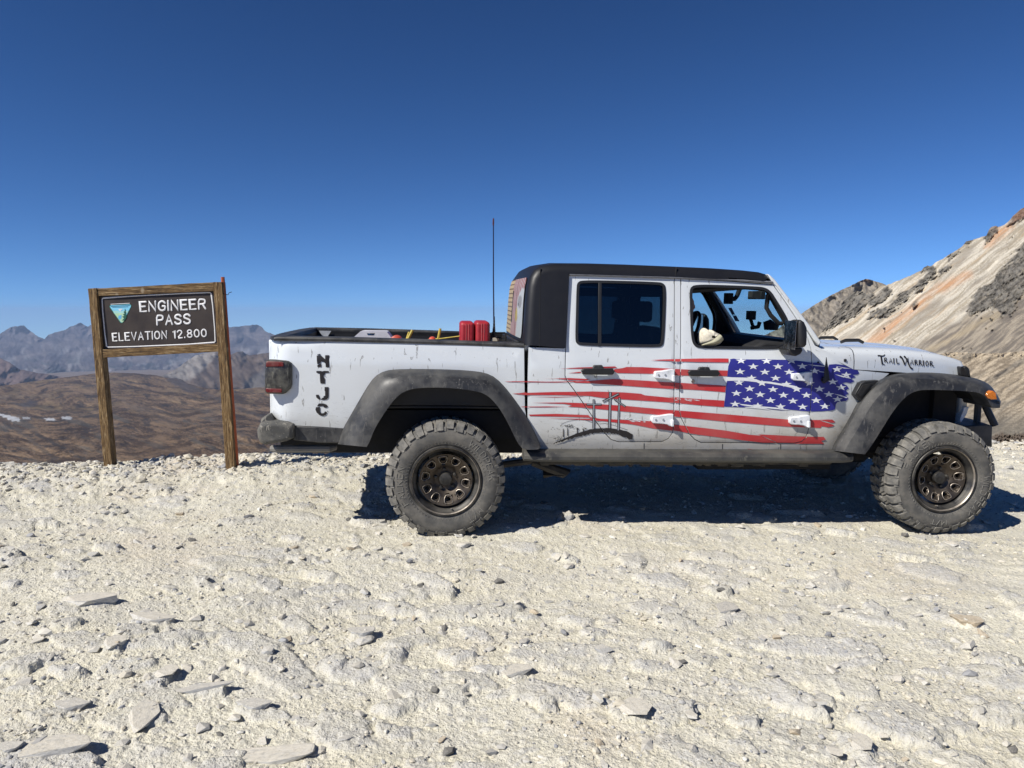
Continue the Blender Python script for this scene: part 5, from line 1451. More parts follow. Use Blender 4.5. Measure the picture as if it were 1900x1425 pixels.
# ---- rear bumper and valance
va = MB(); slab(Z2((398, 1000), (640, 1008), (860, 1022), (840, 1100), (800, 1150), (640, 1150), (402, 1125)), -.755, -.70, mb=va); va.build("rear_valance", M_FLARE, truck, bevel=.006); va.mirrored().build("rear_valance", M_FLARE, truck, bevel=.006)
b = MB(); Pb = [T(u, v, -.80) for u, v in Z2((76, 1030), (98, 985), (130, 966), (240, 962), (340, 968), (400, 990), (400, 1110), (330, 1140), (270, 1150), (150, 1170), (108, 1150), (82, 1100))]
rows = []
for y, s_ in ((-.815, -.02), (-.80, -.004), (-.77, 0), (-.60, 0)): rows.append([(x - .10 * (y + .8) * 0, y, z) for x, z in offset_poly(Pb, s_)])
b.grid(rows, closed=True); n = len(Pb); b.f.append(tuple(range(n))); b.m.append(0)
x0 = min(p[0] for p in Pb); zt = max(p[1] for p in Pb); zl = min(p[1] for p in Pb)
bb = MB(); bb.v = list(b.v); bb.f = list(b.f); bb.m = list(b.m)
mi = b.mirrored(); bb.add(mi.v, mi.f)
M_BUMP = dusty("dusty_rear_bumper", (.055, .055, .052), (.30, .28, .235), .7, .75, True, 5)
mb = MB(); mb.box((x0 - .02, -.62, zl + .02), (x0 + .16, .62, zt - .004)); bo = mb.build("rear_bumper", M_BUMP, truck, bevel=.02)
bb.build_split("bumper_corner", M_BUMP, bo, 35, bevel=.008)
mb = MB(); 
p = [T(u, v, -.74) for u, v in Z2((100, 985), (170, 905), (190, 895), (225, 955), (235, 965))]
mb.prism([(x, -.74, z) for x, z in p], [(x, -.30, z) for x, z in p]); mb.build("bumper_step", M_BUMP, bo, bevel=.006)
mb = MB(); a = T3(505, 832, -.62); c = T3(622, 830, -.62); mb.tube([(a[0], -.62, a[2]), (a[0] + .05, -.66, a[2] + .006), (c[0] - .03, -.66, c[2]), (c[0], -.62, c[2])], [.022, .026, .026, .020], 10)
mb.build("exhaust_tip", dusty("dusty_steel_pipe", (.14, .135, .125), (.28, .26, .22), .6, .6, False), truck)
mb = MB(); mb.box((a[0] + .02, -.45, a[2] - .02), (a[0] + .40, -.35, a[2] + .13)); mb.box((a[0] + .02, .35, a[2] - .02), (a[0] + .40, .45, a[2] + .13)); mb.build("hitch_frame", M_CHAS, truck)

# ---- rock rail (side step)
def step(sg):
    xa, za = T(973.4, 841, -.86); xb, zb_ = T(1587, 842.5, -.86); xa2, za2 = T(973.4, 859, -.88); xb2, zb2 = T(1587, 861, -.88)
    n = 24; rows = []
    for i in range(n + 1):
        t = i / n; x = xa + (xb - xa) * t; zt = za + (zb_ - za) * t; zl = za2 + (zb2 - za2) * t
        h = zt - zl; y0 = -.86 + (.03 if i in (0, n) else 0)
        rows.append([(x, -.70, zt + .008), (x, y0 + .03, zt + .004), (x, y0 + .008, zt - .003), (x, y0 - .012, zt - .35 * h), (x, y0 - .012, zl + .3 * h), (x, y0 + .004, zl + .003), (x, y0 + .03, zl), (x, -.70, zl)])
    mb = MB().grid([[(p[0], p[1] * -sg, p[2]) for p in r_] for r_ in rows])
    mb.f += [tuple(range(8)), tuple(n * 8 + i for i in reversed(range(8)))]; mb.m += [0, 0]
    mb.build("rock_rail", M_STEP, truck, 30)
    return xa, xb, za2
XA, XB, ZS = step(-1); step(1)
mb = MB(); mb.box((XA + .12, -.74, ZS - .045), (XB - .1, -.66, ZS + .03)); mb.box((XA + .12, .66, ZS - .045), (XB - .1, .74, ZS + .03)); mb.build_split("body_sill", M_CHAS, truck, bevel=.006)
# clutter below the sill
rng = random.Random(3); mb = MB()
for k in range(26):
    x = XA + .15 + (XB - XA - .3) * k / 26 + rng.uniform(-.03, .03); w = rng.uniform(.02, .08); h = rng.uniform(.008, .028)
    mb.box((x, -.70, ZS - .045 - h), (x + w, -.60, ZS - .03))
mb.build("skid_brackets", M_CHAS, truck, bevel=.004)
mb = MB()
for sg in (-1, 1):
    mb.box((-1.15, sg * .40, .50), (3.62, sg * .50, .62))
mb.box((-.9, -.5, .62), (3.2, .5, .70)); mb.box((1.2, -.35, .40), (1.75, .30, .60)); mb.box((.55, .05, .42), (1.1, .5, .6)); mb.box((1.9, -.30, .38), (2.4, .30, .62))
for x in (.15, 1.1, 2.0, 2.9): mb.box((x, -.5, .52), (x + .10, .5, .60))
mb.box((1.9, -.35, .34), (2.95, .45, .46))
mb.build("chassis_frame", M_DARK, truck, bevel=.01)
mb = MB(); mb.tube([(.62, -.52, .44), (.86, -.55, .36), (.70, -.52, .35)], [.03, .045, .03], 8); mb.tube([(0, -.48, .36), (.78, -.53, .47)], .024, 8); mb.tube([(0, .48, .36), (.78, .53, .47)], .024, 8)
mb.build_split("control_arm", M_CHAS, truck)
mb = MB(); mb.tube([(.10, -.50, .38), (.34, -.46, .86)], [.035, .045], 12); mb.tube([(.10, .50, .38), (.34, .46, .86)], [.035, .045], 12); mb.build("shock_absorber", dusty("silver_shock", (.2, .2, .2), rough=.4, amt=.4, streak=False), truck)
for x, nm in ((0, "rear_axle"), (WB, "front_axle")):
    mb = MB(); mb.tube([(x, -.66, TR), (x, .66, TR)], .045, 12)
    cy = .0 if x == 0 else .25
    prof = [(.0, -.13), (.08, -.12), (.13, -.05), (.135, .05), (.08, .12), (0, .13)]
    L = MB().lathe(prof, 20, axis='x', center=(x, cy, TR)); mb.add(L.v, L.f); mb.build(nm, M_CHAS, truck)
mb = MB(); mb.tube([(0.1, 0, TR + .05), (1.5, .05, .5)], .035, 10); mb.tube([(1.6, .1, .48), (WB - .1, .25, TR + .05)], .03, 10); mb.build("drive_shaft", M_CHAS, truck)
mb = MB(); mb.box((2.62, -.56, .62), (3.1, .56, 1.0)); mb.box((-1.0, -.58, .62), (.5, .58, .82)); mb.build_split("under_tray", M_DARK, truck)

# ---- front bumper
FBM = dusty("black_bumper_steel", (.020, .021, .024), (.28, .26, .22), .45, .25, False, 8)
mb = MB()
zt = T(1830, 786, -.62)[1]; x0 = WB + .22; x1 = T(1851, 800, -.62)[0]
prof = [(x0 - .02, zt - .02), (x1 - .12, zt), (x1 - .005, zt - .01), (x1, zt - .10), (x1 - .06, zt - .17), (x0 + .04, zt - .13)]
for sg in (-1, 1):
    mb.prism([(x, sg * .40, z) for x, z in prof], [(x - .07 * (1 if i in (2, 3) else 0), sg * .66, z) for i, (x, z) in enumerate(prof)])
mb.prism([(x, -.40, z) for x, z in prof], [(x, .40, z) for x, z in prof])
fb = mb.build("front_bumper", FBM, truck, bevel=.008)
mb = MB()
ta = T3(1820, 752, -.55); tb = T3(1812, 792, -.55); tc = T3(1834, 754, -.55); td = T3(1846, 790, -.55)
for sg in (-1, 1):
    mb.tube([(tb[0], sg * .55, tb[2]), (ta[0], sg * .52, ta[2])], .024, 8); mb.tube([(td[0], sg * .55, td[2]), (tc[0], sg * .50, tc[2] + .02)], .026, 8)
mb.tube([(tc[0], -.50, tc[2] + .02), (tc[0], .50, tc[2] + .02)], .026, 8); mb.tube([(ta[0], -.52, ta[2]), (tc[0], -.50, tc[2] + .02)], .024, 8); mb.tube([(ta[0], .52, ta[2]), (tc[0], .50, tc[2] + .02)], .024, 8)
mb.build("bumper_hoop", FBM, fb)
mb = MB(); p = [T(u, v, -.58) for u, v in Z8((968, 540), (950, 590), (915, 640), (905, 630), (930, 560), (935, 540))]
mb.prism([(x, -.58, z) for x, z in p], [(x, -.50, z) for x, z in p]); mb.build("inner_fender_edge", M_HINGE, truck, bevel=.004)
mb = MB(); mb.box((WB + .12, -.55, .62), (WB + .30, .55, 1.02)); mb.build("radiator", M_DARK, truck)

# ---- wheels
def make_wheel():
    root = empty("wheel"); root.parent = truck
    # y: 0 = outer sidewall plane (towards the camera = negative)
    W = .295
    half = [(.232, .030), (.238, .012), (.250, .003), (.275, -.006), (.305, -.008), (.335, -.002), (.357, .009), (.372, .024), (.380, .045), (.383, .075)]
    prof = half + [(r, W - y) for r, y in reversed(half)]
    prof += [(.225, W - .05), (.225, .05)]
    mb = MB().lathe(prof, 96, closed=True); mb.build("tyre", M_RUB, root, 40)
    # tread blocks
    tb = MB(); rng = random.Random(2)
    N = 34; dA = 2 * math.pi / N
    def block(a0, a1, y0, y1, r0, r1, sk=0.0, side=0):
        def P(r, a, y): return (r * math.cos(a), y, r * math.sin(a))
        i = .06 * (a1 - a0); j = .0015
        if side == 0:
            tb.hexa([P(r0, a0, y0), P(r0, a1, y0), P(r0, a1 + sk, y1), P(r0, a0 + sk, y1)], [P(r1, a0 + i, y0 + j), P(r1, a1 - i, y0 + j), P(r1, a1 - i + sk, y1 - j), P(r1, a0 + i + sk, y1 - j)])
    for k in range(N):
        a = k * dA
        for sg in (0, 1):
            f = (lambda y: y) if sg == 0 else (lambda y: W - y)
            o = a + (0 if sg == 0 else dA * .5)
            # shoulder block wrapping on to the sidewall
            long_ = k % 2 == 0
            aw = dA * .70
            lo = .344 if long_ else .356
            def P(r, q, y): return (r * math.cos(q), f(y), r * math.sin(q))
            sec_o = [(lo, -.010 if long_ else -.004), (.366, .0045), (.384, .016), (.396, .036), (.3965, .082)]
            sec_i = [(lo, .006), (.360, .016), (.372, .03), (.378, .05), (.378, .082)]
            v = []
            for (q0, ins) in ((o, .0), (o + aw, .0)):
                for (r, y) in sec_o: v.append(P(r, q0 + (.006 if q0 == o else -.006), y))
                for (r, y) in sec_i: v.append(P(r, q0, y))
            n = 5; ff = []
            for i in range(n - 1):
                ff.append((i, i + 1, 10 + i + 1, 10 + i)); ff.append((i, i + 1, 5 + i + 1, 5 + i)); ff.append((10 + i, 10 + i + 1, 15 + i + 1, 15 + i))
            ff += [(0, 10, 15, 5), (4, 14, 19, 9)]
            tb.add(v, ff)
            # small notch block on the sidewall
            q = o + aw + dA * .02
            v = [P(.338, q, -.004), P(.338, q + dA * .22, -.004), P(.362, q + dA * .24, .006), P(.362, q, .006), P(.338, q, .012), P(.338, q + dA * .22, .012), P(.362, q + dA * .24, .02), P(.362, q, .02)]
            tb.add(v, [(0, 1, 2, 3), (0, 1, 5, 4), (1, 2, 6, 5), (2, 3, 7, 6), (3, 0, 4, 7)])
        sk = .05
        block(a + dA * .1, a + dA * .62, .090, .140, .380, .3975, sk); block(a + dA * .55, a + dA * 1.05, .150, .200, .380, .3975, -sk)
        block(a + dA * .72, a + dA * .95, .094, .135, .380, .396, sk)
    tag(tb.build("tread", M_TREAD, root, 25), kind="stuff")
    # sidewall lettering and rings
    lt = MB()
    def arc_text(txt, mid, r0, h, wsc, thick):
        L, tw = layout(txt, 1.9); sc = h / 6
        for ch, st, cc in L:
            pts = []
            st2 = []
            for (p, q) in zip(st[:-1], st[1:]):
                st2.append(p); st2.append(((p[0] + q[0]) / 2, (p[1] + q[1]) / 2))
            st2.append(st[-1])
            for x, y in st2:
                xx = (x - tw / 2) * sc * wsc; a = mid - xx / (r0 + h / 2); r = r0 + y * sc
                yy = -.0085 + (.0 if r < .33 else (r - .33) * .35)
                pts.append((r * math.cos(a), yy, r * math.sin(a)))
            lt.tube(pts, thick, 5, squash=((0, -1, 0), .9))
    return root, lt, arc_text
def rim_parts(root):
    # outer lip and barrel
    mb = MB().lathe([(.236, .010), (.240, .004), (.236, -.002), (.226, -.003), (.221, .004), (.216, .016), (.205, .024), (.196, .034), (.190, .060), (.186, .11), (.186, .25), (.20, .27)], 72)
    mb.build("rim_barrel", M_RIMB, root, 40)
    mb = MB().lathe([(.2175, .0155), (.2195, .006), (.2215, .0025), (.2245, -.0015), (.2235, .006)], 72); mb.build("rim_lip", M_EDGE, root)
    def yd(r): return float(np.interp(r, [0, .04, .075, .10, .165, .178, .19], [.088, .088, .084, .066, .034, .032, .05]))
    outer = [(.176 * math.cos(2 * math.pi * k / 80), .176 * math.sin(2 * math.pi * k / 80)) for k in range(80)]
    holes = []; frames = []
    for k in range(10):
        a = 2 * math.pi * (k + .5) / 10
        def pt(r, t): return (r * math.cos(a) - t * math.sin(a), r * math.sin(a) + t * math.cos(a))
        H = [pt(.108, -.013), pt(.108, .013), pt(.128, .027), pt(.154, .027), pt(.160, .020), pt(.160, -.020), pt(.154, -.027), pt(.128, -.027)]
        h = chaikin([pt(.124, -.008), pt(.124, .008), pt(.134, .0155), pt(.150, .0155), pt(.150, -.0155), pt(.134, -.0155)], 1, True)
        holes.append(h); frames.append(chaikin(H, 1, True))
    V, tt = tri_region(outer, holes + frames, 0.012)
    # triangulate again with pockets kept (frames are only constraints)
    V, tt = tri_region(outer, holes, .012, cons=frames)
    def depth(x, z):
        r = math.hypot(x, z); y = yd(r)
        for f in frames:
            if in_poly(x, z, f): return y + .012
        return y
    vv = [(x, depth(x, z), z) for x, z in V]
    mb = MB(); mb.add(vv, tt)
    for h in holes:
        n = len(h); A = [(x, yd(math.hypot(x, z)) + .012, z) for x, z in h]; B = [(x, y + .028, z) for x, y, z in A]
        mb.prism(A, B, caps=False)
    mb.build("rim", M_RIM, root, 22)
    for f in frames:
        ed = MB(); P = [(x, yd(math.hypot(x, z)) - .0015, z) for x, z in f]; ed.tube(P + P[:1], .0018, 5, caps=False); ed.build("window_edge", M_EDGE, root)
    cap = MB().lathe([(0, .046), (.030, .047), (.040, .050), (.043, .056), (.043, .09)], 32); cap.build("hub_cap", M_RIMB, root)
    for k in range(5):
        a = 2 * math.pi * k / 5 + .32; c = (.066 * math.cos(a), 0, .066 * math.sin(a))
        nb = MB().lathe([(0, .066), (.0085, .067), (.0115, .074), (.012, .09)], 10, center=c); nb.build("lug_nut", M_RIMB, root)
    vb = MB(); vb.tube([(.010, .03, -.197), (.012, .010, -.192)], .0045, 6); vb.build("valve_stem", M_EDGE, root)
    bd = MB().lathe([(0, .13), (.15, .13), (.155, .135), (.155, .15), (0, .15)], 40); bd.build("brake_disc", M_CHAS, root)
def copy_thing(o, parent):
    c = o.copy(); COL.objects.link(c); c.parent = parent
    for ch in o.children: copy_thing(ch, c)
    return c
def finish_wheel(root, lt, arc, rot, name="sidewall_lettering"):
    arc("FALKEN", R(rot[0]), .283, .040, 1.25, .0022); arc("WILDPEAK", R(rot[1]), .283, .040, 1.1, .0022); arc("M/T", R(rot[2]), .290, .034, 1.3, .0024)
    for k in range(72):   # serrated ring near the bead
        a0 = 2 * math.pi * k / 72
        if math.cos(a0 - R(rot[1])) < .55 and k % 2 == 0 or True:
            r0, r1 = .252, .268
            lt.tube([(r0 * math.cos(a0), .001, r0 * math.sin(a0)), (r1 * math.cos(a0 + .03), -.0045, r1 * math.sin(a0 + .03)), (r0 * math.cos(a0 + .06), .001, r0 * math.sin(a0 + .06))], .0011, 4, caps=False)
    tag(lt.build(name, M_LET, root, 60), kind="stuff")
w1, lt, arc = make_wheel(); rim_parts(w1)
w1.location = (0, -OW - .004, TR)
finish_wheel(w1, lt, arc, (178, 22, -57))
# front wheel: same parts, lettering turned further round, slight steer
w2 = w1.copy(); COL.objects.link(w2)
for ch in w1.children:
    if ch.name.startswith("sidewall"): continue
    c = ch.copy(); COL.objects.link(c); c.parent = w2
lt2 = MB(); w_, lt2, arc2 = None, None, None
def lettering_only(root, rot):
    lt = MB()
    def arc_text(txt, mid, r0, h, wsc, thick):
        L, tw = layout(txt, 1.9); sc = h / 6
        for ch, st, cc in L:
            st2 = []
            for (p, q) in zip(st[:-1], st[1:]): st2 += [p, ((p[0] + q[0]) / 2, (p[1] + q[1]) / 2)]
            st2.append(st[-1]); pts = []
            for x, y in st2:
                a = mid - (x - tw / 2) * sc * wsc / (r0 + h / 2); r = r0 + y * sc
                pts.append((r * math.cos(a), -.0085 + max(0, r - .33) * .35, r * math.sin(a)))
            lt.tube(pts, thick, 5, squash=((0, -1, 0), .9))
    finish_wheel(root, lt, arc_text, rot)
lettering_only(w2, (150, -12, -82))
w2.location = (WB, -OW - .004, TR); w2.rotation_euler = (0, 0, R(-1.0))
for (x, st) in ((0, 0), (WB, -1.0)):
    w = copy_thing(w1, truck); w.location = (x, OW + .004, TR); w.rotation_euler = (0, 0, R(180 + st))
for w in (w1, w2): w.rotation_euler = (0, R(-8) if w is w1 else R(12), w.rotation_euler[2])

# ---- cab interior
it = MB(); it.box((.62, -.68, .70), (2.72, .68, .76)); it.build("cab_floor", M_INT, truck)
def seat(x, y, parent, rear=False):
    s = MB(); s.box((x - .02, y - .23, .78), (x + .46, y + .23, .96)); so = s.build("seat", M_SEAT, parent, bevel=.05, segs=3)
    b = MB(); b.hexa([(x - .05, y - .22, .90), (x + .06, y - .22, .90), (x + .06, y + .22, .90), (x - .05, y + .22, .90)], [(x - .20, y - .19, 1.42), (x - .10, y - .19, 1.42), (x - .10, y + .19, 1.42), (x - .20, y + .19, 1.42)])
    b.build("seat_back", M_SEAT, so, bevel=.035, segs=3)
    h = MB(); h.box((x - .24, y - .12, 1.45), (x - .15, y + .12, 1.60)); h.build("head_rest", M_SEAT, so, bevel=.03, segs=3)
for y in (-.37, .37): seat(1.62, y, truck)
for y in (-.36, .36): seat(.92, y, truck)
PBx, PBz = PB
d = MB(); d.prism([(PBx - .05, -.66, PBz - .03), (PBx - .36, -.66, PBz - .005), (PBx - .46, -.66, PBz - .05), (PBx - .46, -.66, PBz - .33), (PBx - .02, -.66, PBz - .40)], [(PBx - .05, .66, PBz - .03), (PBx - .36, .66, PBz - .005), (PBx - .46, .66, PBz - .05), (PBx - .46, .66, PBz - .33), (PBx - .02, .66, PBz - .40)])
do = d.build("dashboard", M_INT, truck, bevel=.025, segs=3)
sw = MB(); c = Vector((PBx - .58, .37, PBz + .00)); ax = Vector((-.93, 0, .37)).normalized(); u_ = Vector((0, 1, 0)); v_ = ax.cross(u_)
sw.tube([c + u_ * .185 * math.cos(t) + v_ * .185 * math.sin(t) for t in np.linspace(0, 2 * math.pi, 33)], .014, 8, caps=False)
sw.tube([c - u_ * .18, c + u_ * .18], .018, 6); sw.tube([c, c - v_ * .18], .02, 6); sw.tube([c, c - ax * .22], .03, 8); sw.build("steering_wheel", M_INT, truck)
# rear view mirror, visor gadgets, camera on a stalk, pass stickers
mz = PT[1]; mx = PT[0]
m_ = MB(); p = T3(1413 - 8, 547, -.02); m_.box((p[0] - .02, -.13, p[2] - .035), (p[0] + .02, .12, p[2] + .03)); m_.tube([(p[0] + .01, 0, p[2]), (p[0] + .06, 0, mz - .06)], .014, 6); m_.build("rear_view_mirror", M_INT, truck, bevel=.01)
m_ = MB(); p = T3(1353, 554, .25); m_.box((p[0] - .03, .22, p[2] - .045), (p[0] + .025, .30, p[2] + .045)); q = T3(1368, 548, .25); m_.tube([p, (q[0] - .02, .25, q[2] - .03), q, (q[0] + .03, .25, q[2] + .09)], .02, 8); m_.build("visor_camera", M_INT, truck, bevel=.006)
m_ = MB(); p = T3(1393, 585, -.05); q = T3(1400, 604, -.05); m_.box((p[0] - .028, -.09, p[2] - .035), (p[0] + .028, -.02, p[2] + .035)); m_.tube([(p[0], -.05, p[2] - .03), (p[0] + .012, -.05, p[2] - .06), (q[0] - .01, -.05, q[2] - .01)], .014, 8); m_.tube([(q[0] - .03, -.05, q[2] - .02), (q[0] + .03, -.05, q[2] - .01), (q[0] + .04, -.05, q[2] + .03)], .018, 6); m_.build("action_camera", M_INT, truck, bevel=.005)
st_m = simple("pass_sticker", (.03, .035, .09), .5)
for (P4) in (ZW((735, 465), (792, 462), (852, 578), (800, 580)), ZW((808, 590), (868, 590), (925, 692), (852, 686))):
    m_ = MB(); Q = [T3(u, v, .42) for u, v in P4]; m_.prism(Q, [(x, y + .004, z) for x, y, z in Q]); m_.build("pass_sticker", st_m, truck)
m_ = MB(); p = T3(1431, 600, -.25); m_.tube([(p[0], -.25, p[2] - .05), (p[0], -.25, p[2] + .0), (p[0] + .01, -.25, p[2] + .01)], [.05, .06, .03], 12); m_.build("dash_cup", M_INT, truck)
# grab handle at the pillar
m_ = MB(); a = T3(1425, 548, -.62); b = T3(1422, 571, -.62); c = T3(1445, 600, -.62); e = T3(1452, 600, -.62); m_.tube([T3(1432, 545, -.64), a, b, T3(1430, 585, -.62), c, e], .016, 8); m_.build("grab_handle", M_INT, truck)
# roll bar
m_ = MB()
for sg in (-1, 1):
    m_.tube([(1.55, sg * .60, .8), (1.50, sg * .60, 1.66), (mx - .05, sg * .60, mz - .07)], .028, 8); m_.tube([(PBx - .10, sg * .62, PBz - .02), (mx - .0, sg * .60, mz - .06)], .026, 8); m_.tube([(.66, sg * .58, 1.3), (.80, sg * .58, 1.66), (1.5, sg * .60, 1.66)], .028, 8)
m_.tube([(1.50, -.60, 1.66), (1.50, .60, 1.66)], .028, 8); m_.build("roll_bar", M_INT, truck)

# ================================================================== PASSENGER
def mk_person():
    root_loc = truck.matrix_basis
    M4 = Matrix.Translation(Vector(TO)) @ _rm.to_4x4()
    # local truck coordinates, seated at the near front seat facing +x
    cy = -.40
    face = T(1291.5, 568, cy)       # tip of the nose
    hx = face[0] - .115; hz = face[1] + .005
    J = [(hx - .10, cy, hz - .66), (hx - .11, cy, hz - .45), (hx - .08, cy, hz - .24), (hx - .055, cy, hz - .16), (hx - .03, cy, hz - .10)]
    rad = [.15, .135, .125, .055, .055]
    E_ = [(0, 1), (1, 2), (2, 3), (3, 4)]
    def add(p, r, par): J.append(p); rad.append(r); E_.append((par, len(J) - 1)); return len(J) - 1
    for sg in (-1, 1):
        s = add((hx - .08, cy + sg * .17, hz - .25), .062, 2)
        el = add((hx + .10, cy + sg * .22, hz - .47), .045, s); wr = add((hx + .32, cy + sg * .12, hz - .50), .032, el)
        pm = add((hx + .38, cy + sg * .10, hz - .51), .030, wr)
        for k in range(4):
            b_ = add((hx + .43, cy + sg * (.075 + .016 * k), hz - .50), .0095, pm); c_ = add((hx + .455 + .004 * (k % 2), cy + sg * (.075 + .016 * k), hz - .515), .0088, b_); add((hx + .455, cy + sg * (.076 + .016 * k), hz - .54), .0078, c_)
        t_ = add((hx + .395, cy + sg * .055, hz - .505), .011, pm); add((hx + .42, cy + sg * .04, hz - .515), .009, t_)
        hp = add((hx - .04, cy + sg * .10, hz - .70), .10, 0); kn = add((hx + .40, cy + sg * .13, hz - .66), .068, hp); ak = add((hx + .48, cy + sg * .12, hz - 1.02), .045, kn); add((hx + .62, cy + sg * .12, hz - 1.05), .035, ak)
    me = bpy.data.meshes.new("person"); me.from_pydata(J, E_, []); o = bpy.data.objects.new("person_skin", me); COL.objects.link(o)
    sk = o.modifiers.new("skin", 'SKIN'); 
    for i, v in enumerate(me.skin_vertices[0].data): v.radius = (rad[i], rad[i] * (1.0)); v.use_root = (i == 0)
    ss = o.modifiers.new("ss", 'SUBSURF'); ss.levels = 2; ss.render_levels = 2
    dg = bpy.context.evaluated_depsgraph_get(); ev = o.evaluated_get(dg); body = bpy.data.meshes.new_from_object(ev)
    bm = bmesh.new(); bm.from_mesh(body)
    # head: sculpted sphere
    hb = bmesh.new(); bmesh.ops.create_icosphere(hb, subdivisions=4, radius=1.0)
    for v in hb.verts:
        x, y, z = v.co; X = x * .094; Y = y * .074; Z = z * .115
        if z < 0: X += .016 * -z * (1 if x > 0 else .0); Y *= 1 - .28 * z * z; X *= 1 - .10 * z * z
        f = max(0, x) ** 3
        def g(cz, w, cyy=0, wy=.3): return math.exp(-((z - cz) / w) ** 2 - ((y - cyy) / wy) ** 2) * f
        X += .024 * g(-.12, .10, 0, .13) + .010 * g(.02, .12, 0, .10) + .008 * g(.22, .09, 0, .5) - .011 * g(.06, .08, .32, .16) - .011 * g(.06, .08, -.32, .16)
        X += .009 * g(-.44, .05, 0, .26) + .008 * g(-.55, .05, 0, .24) + .014 * g(-.80, .12, 0, .3) - .006 * g(-.49, .02, 0, .3)
        ear = math.exp(-((x + .02) / .14) ** 2 - ((z + .02) / .26) ** 2) * (abs(y) ** 6); Y += math.copysign(.016 * ear, y)
        v.co = (hx + X, cy + Y, hz + Z)
    tmp = bpy.data.meshes.new("h"); hb.to_mesh(tmp); bm.from_mesh(tmp); hb.free()
    out = bpy.data.meshes.new("person"); bm.to_mesh(out); bm.free()
    bpy.data.objects.remove(o)
    ob = bpy.data.objects.new("person", out); COL.objects.link(ob); ob.matrix_world = M4
    rm = ob.modifiers.new("rm", 'REMESH'); rm.mode = 'VOXEL'; rm.voxel_size = .006; rm.use_smooth_shade = True
    m = Mat("skin_and_brown_top"); co = m.coord(); xyz = m.sep(co)
    c = m.mix(m.ramp(m.math('SUBTRACT', xyz[2], hz - .175 - 0.5), [(.49, 0), (.505, 1)]), (.075, .045, .03), (.42, .23, .155)); m.set("Base Color", c); m.set("Roughness", .7)
    out.materials.append(m.m)
    tag(ob, "passenger in a brown top, seen in profile inside the truck's open front window", "person")
    # hair
    hr = bmesh.new(); bmesh.ops.create_icosphere(hr, subdivisions=3, radius=1.0)
    for v in list(hr.verts):
        x, y, z = v.co
        if z < -.15 + .55 * x or x > .72: hr.verts.remove(v); continue
        k = 1 + .03 * mnoise.noise(Vector((x * 5, y * 5, z * 5)))
        v.co = (hx + x * .103 * k - .003, cy + y * .083 * k, hz + z * .124 * k + .003)
    hm = bpy.data.meshes.new("hair"); hr.to_mesh(hm); hr.free(); ho = bpy.data.objects.new("hair", hm); COL.objects.link(ho); ho.parent = ob
    so = ho.modifiers.new("s", 'SOLIDIFY'); so.thickness = .012; hm.materials.append(simple("dark_hair", (.018, .012, .009), .7))
    for p in hm.polygons: p.use_smooth = True
    # cream sun hat resting on the sill
    cb = MB(); A = [T3(u, v, -.70) for u, v in ZW((232, 1072), (245, 855), (330, 795), (352, 800), (398, 835), (425, 858), (440, 828), (480, 830), (545, 880), (585, 890), (630, 930), (665, 985), (655, 1040), (600, 1082), (520, 1110), (380, 1105), (280, 1085))]
    cx_ = sum(p[0] for p in A) / len(A); cz_ = sum(p[2] for p in A) / len(A)
    rows = []
    for k, (s_, dy) in enumerate(((.15, -.045), (.45, -.040), (.75, -.022), (.95, .0), (1.0, .02), (.95, .05), (.70, .075), (.3, .085))):
        row = []
        for i, p in enumerate(A):
            n_ = mnoise.noise(Vector((i * .8, k * .9, 2.0))) * .026 * s_ + .014 * math.sin(i * 1.7 + k * 1.9) * s_ * (1 if k < 5 else .4)
            row.append((cx_ + (p[0] - cx_) * s_, -.70 + dy + n_, cz_ + (p[2] - cz_) * s_))
        rows.append(row)
    cb.grid(rows, closed=True)
    cm = simple("cream_canvas", (.66, .61, .49), .9, bump=.2, scale=60)
    co_ = cb.build("sun_hat", cm, None, 60, sub=2); co_.matrix_world = M4
    tag(co_, "crumpled cream canvas sun hat lying on the sill of the open front window", "hat")
    # brim fold
    br = MB(); L = [T3(u, v, -.745) for u, v in ZW((280, 1080), (400, 1040), (500, 1000), (560, 930), (600, 900))]
    L2 = [T3(u, v, -.735) for u, v in ZW((300, 1100), (420, 1085), (560, 1075), (640, 1030), (662, 985))]
    Lm = [T3(u, v, -.765) for u, v in ZW((290, 1092), (410, 1066), (530, 1040), (605, 985), (636, 945))]
    br.grid([L, Lm, L2]); bo_ = br.build("brim", simple("olive_hat_lining", (.42, .40, .28), .9), co_, 60, sub=2); so = bo_.modifiers.new("s", 'SOLIDIFY'); so.thickness = .006
mk_person()

